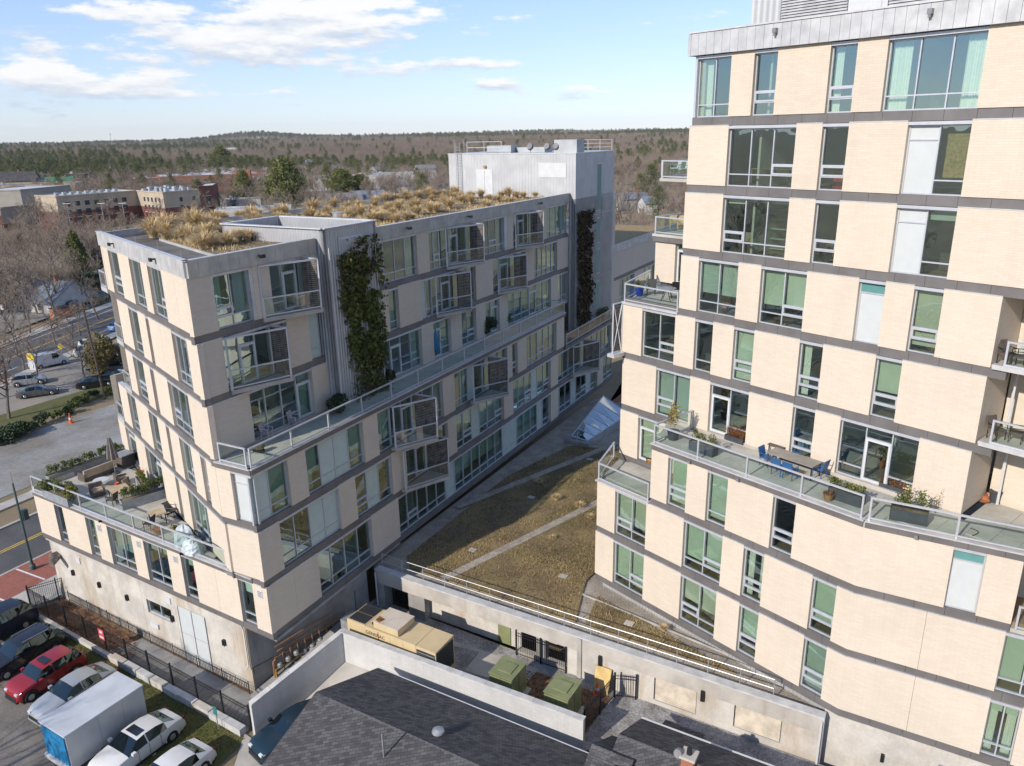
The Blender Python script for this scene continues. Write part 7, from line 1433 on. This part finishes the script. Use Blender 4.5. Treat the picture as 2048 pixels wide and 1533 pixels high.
# bare trees left of and behind the viewpoint: they throw the branch shadows over the car park
for j, (x, y, s) in enumerate(((-40, 20, .95), (-47, 27, 1.0), (-36, 12, .9), (-52, 14, 1.05), (-62, 30, 1.0), (-58, -4, 1.0), (-75, 12, 1.1), (-80, -20, 1.1), (-95, 0, 1.15), (-66, -30, 1.0), (-50, -22, .9), (-110, 25, 1.1), (-100, -40, 1.1), (-120, -10, 1.2), (-130, 20, 1.2))): dup(BT[j % 4], (x, y, -.05), j * 1.7, 'tall bare tree standing left of the car park', 'bare trees left of the car park', s)
# single conifers of the middle distance
PT = [pine_proto('pine_tree', 'tall loblolly pine', 300, 22, 4.6, 'pine'), pine_proto('pine_tree', 'tall loblolly pine', 301, 20, 4.0, 'pine', n=50)]
PB = pine_proto('broad_pine', 'broad sunlit pine standing alone behind the white-roofed shops', 305, 22, 8.2, 'pine_bright', n=120, per=80, base=.22, size=.42)
place(PB, g0(577, 418), 0, 1.05)
dup(PB, g0(492, 412), 1.0, 'dark rounded evergreen left of the broad sunlit pine', None, (.62, .62, .8)); dup(PB, g0(447, 348), 2.0, 'round pine above the red brick block', None, 1.15); dup(PB, g0(688, 400), 3.0, 'dark evergreen behind the grey-roofed houses', None, (.9, .9, .75)); dup(PB, g0(722, 398), 4.0, 'low evergreen among bare trees by the grey-roofed houses', None, (.8, .8, .62))
dup(PT[0], g0(1300, 410), 1.0, 'pine beyond the far wing', None, .9)

# woodland too far to tell apart: instanced trees on the terrain, one mass
def woodland():
    pcol = bpy.data.collections.new('woodland_trees')      # only a library for the instances
    src = []
    def lib(o_list, name):
        me = bpy.data.meshes.new(name); V = []; F3 = []; mi = []; mats = []
        for ob in o_list:
            m_ = ob.data; n0 = sum(len(v) for v in V); V.append(np.array([tuple(v.co) for v in m_.vertices])); k = len(mats); mats.append(m_.materials[0])
            for p in m_.polygons: F3.append(tuple(n0 + i for i in p.vertices)); mi.append(k)
        me.from_pydata(np.concatenate(V).tolist(), [], F3)
        for m_ in mats: me.materials.append(m_)
        me.polygons.foreach_set('material_index', mi); ob = bpy.data.objects.new(name, me); pcol.objects.link(ob)
    for k, t in enumerate(BT[:3]): lib(list(t.children), '%d_bare' % k)
    lib(list(PT[0].children), '3_pine'); lib(list(PT[1].children), '4_pine')
    rs = np.random.RandomState(5); pts = []; rot = []; scl = []; idx = []
    def clear(x, y):      # keep the streets, lots and the near buildings free
        return (x < -44 and y < 300 and x > -260) or (abs(x) < 60 and y < 170) or (y < 175 and x > -60 and x < 90)
    for r0, r1, dens, sc in ((150, 420, 1 / 120., .82), (420, 900, 1 / 85., .85), (900, 1700, 1 / 130., .9), (1700, 3200, 1 / 330., 1.05), (3200, 6200, 1 / 1100., 1.4)):
        A = (r1 * r1 - r0 * r0) / 2 * R(82); n = int(A * dens)
        for _ in range(n):
            r = math.sqrt(rs.uniform(r0 * r0, r1 * r1)); a = R(rs.uniform(-46, 36)); x, y = r * math.sin(a), r * math.cos(a)
            if clear(x, y): continue
            town = vn(x, y, .012, 2) * .5 + vn(x, y, .031, 5) * .5
            if r < 750 and rs.uniform() < (.62 if r < 420 else .30) * (town > .38): continue
            # pines gather in drifts, more of them towards the horizon
            pn = vn(x, y, .0042, 1) * .6 + vn(x, y, .0013, 3) * .5; pine = rs.uniform() < min(.92, max(.03, (pn - .56) * 1.9 + smooth(1000, 3600, r) * .42 - .05))
            pts.append((x, y, terrain(x, y) - .3)); rot.append(rs.uniform(0, 6.28)); scl.append(sc * rs.uniform(.7, 1.15) * (1.0 if not pine else .95)); idx.append((3 + rs.randint(2)) if pine else rs.randint(3))
    me = bpy.data.meshes.new('distant_woodland'); me.from_pydata(pts, [], [])
    for nm, ty, dat in (('wrot', 'FLOAT', rot), ('wscl', 'FLOAT', scl), ('widx', 'INT', idx)): at_ = me.attributes.new(nm, ty, 'POINT'); at_.data.foreach_set('value', dat)
    ob = bpy.data.objects.new('distant_woodland', me); COL.objects.link(ob); tag(stuff(ob), 'winter woodland of bare trees and pines reaching to the horizon', 'woodland')
    ng = bpy.data.node_groups.new('woodland', 'GeometryNodeTree'); ng.interface.new_socket('Geometry', in_out='INPUT', socket_type='NodeSocketGeometry'); ng.interface.new_socket('Geometry', in_out='OUTPUT', socket_type='NodeSocketGeometry')
    N = ng.nodes; Lk = ng.links; gi = N.new('NodeGroupInput'); go = N.new('NodeGroupOutput'); ip = N.new('GeometryNodeInstanceOnPoints'); ci = N.new('GeometryNodeCollectionInfo'); ci.inputs[0].default_value = pcol; ci.inputs['Separate Children'].default_value = True; ci.inputs['Reset Children'].default_value = True
    def attr(nm, ty): n = N.new('GeometryNodeInputNamedAttribute'); n.data_type = ty; n.inputs[0].default_value = nm; return n.outputs[0]
    cx = N.new('ShaderNodeCombineXYZ'); Lk.new(attr('wrot', 'FLOAT'), cx.inputs[2]); e2r = N.new('FunctionNodeEulerToRotation'); Lk.new(cx.outputs[0], e2r.inputs[0])
    Lk.new(gi.outputs[0], ip.inputs['Points']); Lk.new(ci.outputs[0], ip.inputs['Instance']); ip.inputs['Pick Instance'].default_value = True; Lk.new(attr('widx', 'INT'), ip.inputs['Instance Index']); Lk.new(e2r.outputs[0], ip.inputs['Rotation'])
    sx = N.new('ShaderNodeCombineXYZ'); sa = attr('wscl', 'FLOAT')
    for k in range(3): Lk.new(sa, sx.inputs[k])
    Lk.new(sx.outputs[0], ip.inputs['Scale']); Lk.new(ip.outputs[0], go.inputs[0])
    md = ob.modifiers.new('instances', 'NODES'); md.node_group = ng
    return len(pts)
NW = woodland(); print('woodland', NW)
place(BT[0], (-168, 236, terrain(-168, 236)), 1.0); place(BT[1], (-188, 250, terrain(-188, 250)), 2.0); place(BT[2], (-150, 262, terrain(-150, 262)), 3.0); place(BT[3], (-205, 240, terrain(-205, 240)), .5)
for k, b in enumerate(BT): b['label'] = 'leafless grey-brown tree in the thicket before the brick hotel'; b['group'] = 'bare trees before the hotel'
place(PT[0], (*at(845, 420, 0)[:2], -2.4), 0, .8); PT[0]['label'] = 'pine left of the roof penthouse among far houses'; place(PT[1], (*at(1290, 330, 0)[:2], 0), 0, .9); PT[1]['label'] = 'pine in the woods right of the roof penthouse'

# ------------------------------------------------------------------ the town beyond
def wins(root, F, s0, s1, n, z, w, h, mat='win_far', trim='stone_trim'):
    for k in range(n):
        s = s0 + (s1 - s0) * (k + .5) / n; o = MB().box(F, s - w / 2, s + w / 2, -.02, .06, z, z + h).build('window', mat, root)
        if trim: MB().box(F, s - w / 2 - .15, s + w / 2 + .15, .0, .12, z + h, z + h + .25).build('lintel', trim, o)
def pf(a, b, ref):
    F = Fr(a[:2], (b[0] - a[0], b[1] - a[1])); F.n = (F.u[1], -F.u[0])
    if F.n[0] * (ref[0] - a[0]) + F.n[1] * (ref[1] - a[1]) > 0: F.n = (-F.n[0], -F.n[1])
    return F, math.hypot(b[0] - a[0], b[1] - a[1])
RZ = 10.8; GZ = -2.6
hA, hB, hC = at(272.8, 383, RZ), at(325.5, 387, RZ), at(397.4, 381, RZ); hW = at(111.7, 395, RZ); hL0, hL1 = at(-60, 384, RZ + 1), at(40, 381.5, RZ + 1)
hot = thing('hotel', 'red brick and beige hotel with flat white roof, left middle distance', 'building', (hB[0], hB[1], GZ))
def add2(p, v, k): return (p[0] + v[0] * k, p[1] + v[1] * k)
uW = unit((hA[0] - hW[0], hA[1] - hW[1])); vW = (-uW[1], uW[0])
inner = (hA[0], hA[1] + 40)
def block(root, P, z0, zm, z1, low='brick_red', high='stucco', roof='roof_white'):
    MB().prism(P, z0, zm).build('wall', low, root); MB().prism(shrink(P, -.05), zm, z1).build('upper_wall', high, root); MB().prism(shrink(P, .4), z1 + .002, z1 + .15).build('roof', roof, root)
    n = len(P); m = MB()
    for a, b in zip(P, P[1:] + P[:1]): m.bar((a[0], a[1], z1 + .2), (b[0], b[1], z1 + .2), .5, .5)
    m.build('parapet', high, root)
zm = 5.0
Pm = [hW[:2], hA[:2], add2(hA, vW, 16), add2(hW, vW, 16)]; block(hot, Pm, GZ, zm, RZ)
uB = unit((hC[0] - hB[0], hC[1] - hB[1])); Pw = [hA[:2], hB[:2], hC[:2], add2(hA, (hC[0] - hB[0], hC[1] - hB[1]), 1.0)]; block(hot, Pw, GZ, zm - .1, RZ + .05, 'brick_red', 'stucco')
Fm, Lm = pf(hW, hA, inner)
for z in (7.0, 3.9, .8): wins(hot, Fm, 2, Lm - 4, 7, z, 2.0, 1.8)
cen = ((hA[0] + hC[0]) / 2, (hA[1] + hC[1]) / 2); Fs, Ls_ = pf(hA, hB, cen); Fc_, Lc = pf(hB, hC, cen)
for z in (7.0, 3.9, .8): wins(hot, Fs, 5, Ls_ - 2, 5, z, 1.6, 1.8); wins(hot, Fc_, 5, Lc, 2, z, 1.5, 1.7)
for k in range(26):
    t = rnd.uniform(.1, .9); w = rnd.uniform(.15, .85); q = (hA[0] + (hB[0] - hA[0]) * w + (hC[0] - hB[0]) * t, hA[1] + (hB[1] - hA[1]) * w + (hC[1] - hB[1]) * t); s = rnd.uniform(.5, 1.1); MB().box(Fr(q, uB), -s, s, -s * .8, s * .8, RZ + .2, RZ + .2 + rnd.uniform(.7, 1.8)).build('air_conditioner', 'hvac', hot)
for k in range(18): q = add2(hW, uW, 4 + k * (Lm - 6) / 18.); q = add2(q, vW, 7 + 3 * (k % 2)); MB().box(Fr(q, uW), -.7, .7, -.6, .6, RZ + .2, RZ + 1.1).build('air_conditioner', 'hvac', hot)
hD = at(426, 373, RZ + 1.2); Pd = [hC[:2], hD[:2], add2(hD, uB, 0) if False else (hD[0] - 6, hD[1] + 22), (hC[0] - 6, hC[1] + 22)]; block(hot, Pd, GZ, 8.6, RZ + 1.2, 'brick_red', 'brick_red'); Fd, Ld = pf(hC, hD, (hC[0] - 4, hC[1] + 30)); wins(hot, Fd, 1, Ld, 1, 6.0, 2.6, 2.2); wins(hot, Fd, 1, Ld, 1, 1.6, 2.6, 2.2)
uL = unit((hL1[0] - hL0[0], hL1[1] - hL0[1])); Pl_ = [hL0[:2], hL1[:2], (hL1[0] + 5, hL1[1] + 30), (hL0[0] + 5, hL0[1] + 30)]; block(hot, Pl_, GZ, 1.5, RZ + 1, 'brick_red', 'stucco_grey')
hK0, hK1 = at(0, 418, 6.5), at(113, 405, 6.5); Pk = [hK0[:2], hK1[:2], (hK1[0] + 4, hK1[1] + 16), (hK0[0] + 4, hK0[1] + 16)]; block(hot, Pk, GZ, .5, 6.5, 'brick_red', 'stucco_grey')
for x, y in ((145, 400), (213, 398), (255, 395)):
    q = at(x, 470, 0); o = thing('light_pole', 'thin tall light pole in front of the hotel, %s' % {145: 'leftmost', 213: 'middle', 255: 'rightmost'}[x], 'pole', (q[0], q[1], -2)); MB().tube((q[0], q[1], -2), (q[0], q[1], 10.6), .12, .08, 6).build('shaft', 'galv', o); MB().box(Fr(q[:2], (1, .2)), -1.2, 1.2, -.2, .2, 10.6, 10.8).build('lamp_head', 'white_metal', o)
def flat(name, label, px, py, h, w, d, yaw, wall, roof='roof_white', nw=0, gz=None, cat='building', par=None):
    c = at(px, py, h); gz = terrain(c[0], c[1]) if gz is None else gz; r = thing(name, label, cat, (c[0], c[1], gz)); F = Fr(c[:2], (math.cos(yaw), math.sin(yaw))); F.n = (F.u[1], -F.u[0])
    MB().box(F, -w / 2, w / 2, -d / 2, d / 2, gz - 1, h).build('wall', wall, r); MB().box(F, -w / 2 + .3, w / 2 - .3, -d / 2 + .3, d / 2 - .3, h + .003, h + .12).build('roof', roof, r)
    m = MB()
    for a in ((-w / 2, w / 2, -d / 2, -d / 2 + .3), (-w / 2, w / 2, d / 2 - .3, d / 2), (-w / 2, -w / 2 + .3, -d / 2 + .31, d / 2 - .31), (w / 2 - .3, w / 2, -d / 2 + .31, d / 2 - .31)): m.box(F, *a, h + .002, h + .5)
    m.build('parapet', par or wall, r)
    if nw:
        G = Fr(F.xy(-w / 2, d / 2), F.u); G.n = F.n; wins(r, G, 1, w - 1, nw, max(gz + .8, h - 3.4), 1.6, 1.7)
    for k in range(int(w * d / 160)): q = F.xy(rnd.uniform(-.4, .4) * w, rnd.uniform(-.4, .4) * d); MB().box(Fr(q, F.u), -.9, .9, -.7, .7, h + .13, h + .13 + rnd.uniform(.6, 1.6)).build('air_conditioner', 'hvac', r)
    return r
def gable(name, label, px, py, zr, w, d, yaw, wall, roof, nw=2, gz=None, cat='house'):
    """w along the ridge"""
    c = at(px, py, zr); gz = terrain(c[0], c[1]) if gz is None else gz; r = thing(name, label, cat, (c[0], c[1], gz)); F = Fr(c[:2], (math.cos(yaw), math.sin(yaw))); F.n = (F.u[1], -F.u[0]); ze = zr - d * .28
    m = MB().box(F, -w / 2, w / 2, -d / 2, d / 2, gz - 1, ze - .02); i = len(m.v)
    for s in (-w / 2, w / 2): m.poly([F.p(s, -d / 2, ze - .02), F.p(s, d / 2, ze - .02), F.p(s, 0, zr - .12)])
    m.build('wall', wall, r); e = .5
    for sg in (1, -1): m = MB(); m.hexa([F.p(-w / 2 - e, sg * (d / 2 + e), ze - .3), F.p(w / 2 + e, sg * (d / 2 + e), ze - .3), F.p(w / 2 + e, 0, zr - .1), F.p(-w / 2 - e, 0, zr - .1), F.p(-w / 2 - e, sg * (d / 2 + e), ze - .12), F.p(w / 2 + e, sg * (d / 2 + e), ze - .12), F.p(w / 2 + e, 0, zr + .06), F.p(-w / 2 - e, 0, zr + .06)]); m.build('roof_slope', roof, r)
    if nw:
        G = Fr(F.xy(-w / 2, d / 2), F.u); G.n = F.n; wins(r, G, .6, w - .6, nw, gz + 1.0, 1.1, 1.5, 'win_far', None)
        G = Fr(F.xy(-w / 2, -d / 2), F.n); G.n = (-F.u[0], -F.u[1]); wins(r, G, .6, d - .6, 2, gz + 1.0, 1.0, 1.4, 'win_far', None)
    MB().box(F, w * .2, w * .2 + .8, -.5, .5, zr - .6, zr + 1.1).build('chimney', 'brick_orange', r); return r
YB = -.35
flat('brick_block', 'orange brick block with a big white flat roof behind the hotel', 415, 349, 8.5, 62, 46, .45, 'brick_orange', nw=8); flat('brick_annex', 'low orange brick wing right of the white-roofed block', 478, 349, 6.5, 40, 20, .2, 'brick_orange', nw=6); flat('brick_tower', 'small square brick stair tower on the white-roofed block', 486, 343, 11.5, 9, 9, .2, 'brick_orange')
flat('dark_office', 'dark-windowed low office right of the brick wing', 533, 352, 7, 34, 18, .15, 'stucco_grey', nw=9); flat('small_brick_block', 'small red brick block just behind the hotel roof', 318, 356, 7, 34, 24, .4, 'brick_red', nw=5)
flat('long_white_roof', 'long white-roofed hall beyond the orange block', 512, 337, 7, 92, 26, .1, 'siding_white', 'roof_white'); flat('white_shop', 'low white building with flat white roof beside the broad pine', 508, 417, 3.4, 30, 15, .25, 'siding_white', 'roof_white', 4); flat('grey_shop', 'pale grey low building left of the dark evergreen', 470, 400, 4, 24, 12, .2, 'siding_white', 'roof_grey', 3)
flat('white_warehouse', 'long white-roofed warehouse in the middle of the trees', 700, 352, 6, 62, 18, .25, 'siding_white', 'roof_white'); flat('white_warehouse', 'white-roofed building right of the long warehouse, near the penthouse', 782, 347, 6, 46, 16, .2, 'siding_white', 'roof_white'); flat('white_warehouse', 'low white shed left of the grey-roofed houses', 640, 362, 4, 22, 12, .2, 'siding_white', 'roof_white')
flat('tan_hall', 'long tan flat building at the far left behind the hotel', 45, 370, 9, 56, 22, .3, 'siding_tan', 'roof_grey', 0); flat('dark_hall', 'long dark flat-roofed building at the far left', 68, 351, 9, 70, 20, .25, 'roof_dark', 'roof_grey'); gable('dark_gable_house', 'dark gabled roof at the far left edge', 12, 344, 15, 30, 18, .3, 'siding_tan', 'roof_dark', 0); gable('green_pavilion', 'brick pavilion with green metal roof behind the hotel', 118, 354, 11.5, 14, 14, .4, 'brick_orange', 'roof_green', 2); gable('tan_gable', 'tan building with brown gable beside the green-roofed pavilion', 80, 356, 11, 24, 12, .4, 'siding_tan', 'roof_grey', 0)
gable('blue_roof_house', 'white house with blue-grey roof in the thicket beyond the street', 86, 560, 5.2, 15, 11, -.35, 'siding_white', 'roof_blue', 3); 
for k, (x, y, zr, w, d, yw, wl, rf, lb) in enumerate(((567, 317, 13, 13, 10, .9, 'siding_white', 'roof_grey', 'tall white gabled house among bare trees, left of the others'), (624, 319, 11, 12, 9, .6, 'siding_white', 'roof_grey', 'small grey-roofed white house in the woods'), (660, 329, 7, 18, 12, .2, 'siding_white', 'roof_blue', 'pale-roofed bungalow left of the dark house'), (703, 327, 8, 16, 11, .3, 'siding_tan', 'roof_dark', 'dark-roofed house in the woods'), (727, 330, 8.5, 12, 9, 1.2, 'siding_tan', 'roof_grey', 'yellowish gabled house facing the sun'), (757, 333, 8, 13, 9, .9, 'siding_white', 'roof_grey', 'small white house left of the penthouse'), (686, 386, 4.6, 17, 10, .35, 'siding_tan', 'roof_grey', 'grey-roofed house just over the planted roof, left one'), (735, 381, 5.0, 16, 11, .35, 'siding_white', 'roof_blue', 'blue-grey roofed house just over the planted roof, right one'), (800, 360, 6, 15, 10, .4, 'siding_white', 'roof_grey', 'grey house hidden in trees left of the penthouse'), (1262, 385, 5, 14, 9, .3, 'siding_white', 'roof_blue', 'pale-roofed house right of the far shaft'), (1290, 372, 6, 12, 9, .8, 'brick_orange', 'roof_grey', 'brick house right of the far shaft'), (1320, 392, 5, 16, 9, .2, 'siding_white', 'roof_blue', 'blue-roofed house behind the tower edge'), (460, 296, 14, 24, 14, .3, 'siding_white', 'roof_white', 'lone white building in the far woods'), (390, 322, 9, 14, 10, .6, 'siding_tan', 'roof_dark', 'brown house above the orange block'), (240, 333, 10, 16, 11, .4, 'siding_white', 'roof_grey', 'white house in woods above the hotel'), (850, 330, 9, 15, 10, .4, 'siding_white', 'roof_grey', 'white house in woods just left of the penthouse'))): gable('house', lb, x, y, zr, w, d, yw, wl, rf, 2, None); 
# cell mast and water tower
q = at(226, 305, 4); q = (q[0], q[1], terrain(q[0], q[1])); sc_ = math.hypot(q[0], q[1]); zt2 = 31 + sc_ * .0088; ms = thing('cell_mast', 'tall thin mobile phone mast rising above the far trees', 'mast', q); MB().tube(q, (q[0], q[1], zt2), .55, .35, 6).build('shaft', 'galv', ms)
for k in range(3): a = k * 2.09; MB().box(Fr((q[0] + 1.4 * math.cos(a), q[1] + 1.4 * math.sin(a)), (-math.sin(a), math.cos(a))), -1.0, 1.0, -.2, .2, zt2 - 5, zt2 - 2.2).build('antenna', 'white_metal', ms)
wt = at(1034, 262, 31 + 6); q = (7.0 * 2, 3000.0); wt = thing('water_tower', 'white round water tower on the far ridge', 'water tower', (20, 3300, terrain(20, 3300))); MB().lathe((20, 3300, 31 + 6), [(1.5, -26), (1.5, 0), (7, 3), (8.6, 7), (7, 11), (1, 13)], 20).build('tank', 'white_metal', wt)

# ------------------------------------------------------------------ the air over town
hz = stuff(MB().hexa([(x, y, z) for z in (-12, 175) for x, y in ((-9000, -400), (9000, -400), (9000, 9000), (-9000, 9000))]).build('haze', 'wire')); hz.data.materials.clear()
hm = bpy.data.materials.new('haze'); hm.use_nodes = True; T = NT(hm.node_tree); T.n.remove(T.n['Principled BSDF']); pv = T.node('ShaderNodeVolumePrincipled'); pv.inputs['Color'].default_value = (.80, .88, .97, 1); pv.inputs['Density'].default_value = 4e-5; pv.inputs['Anisotropy'].default_value = .0
T.l.new(pv.outputs[0], T.n['Material Output'].inputs['Volume']); hz.data.materials.append(hm); MATS['haze'] = hm; tag(hz, 'thin winter haze over the town', 'haze')
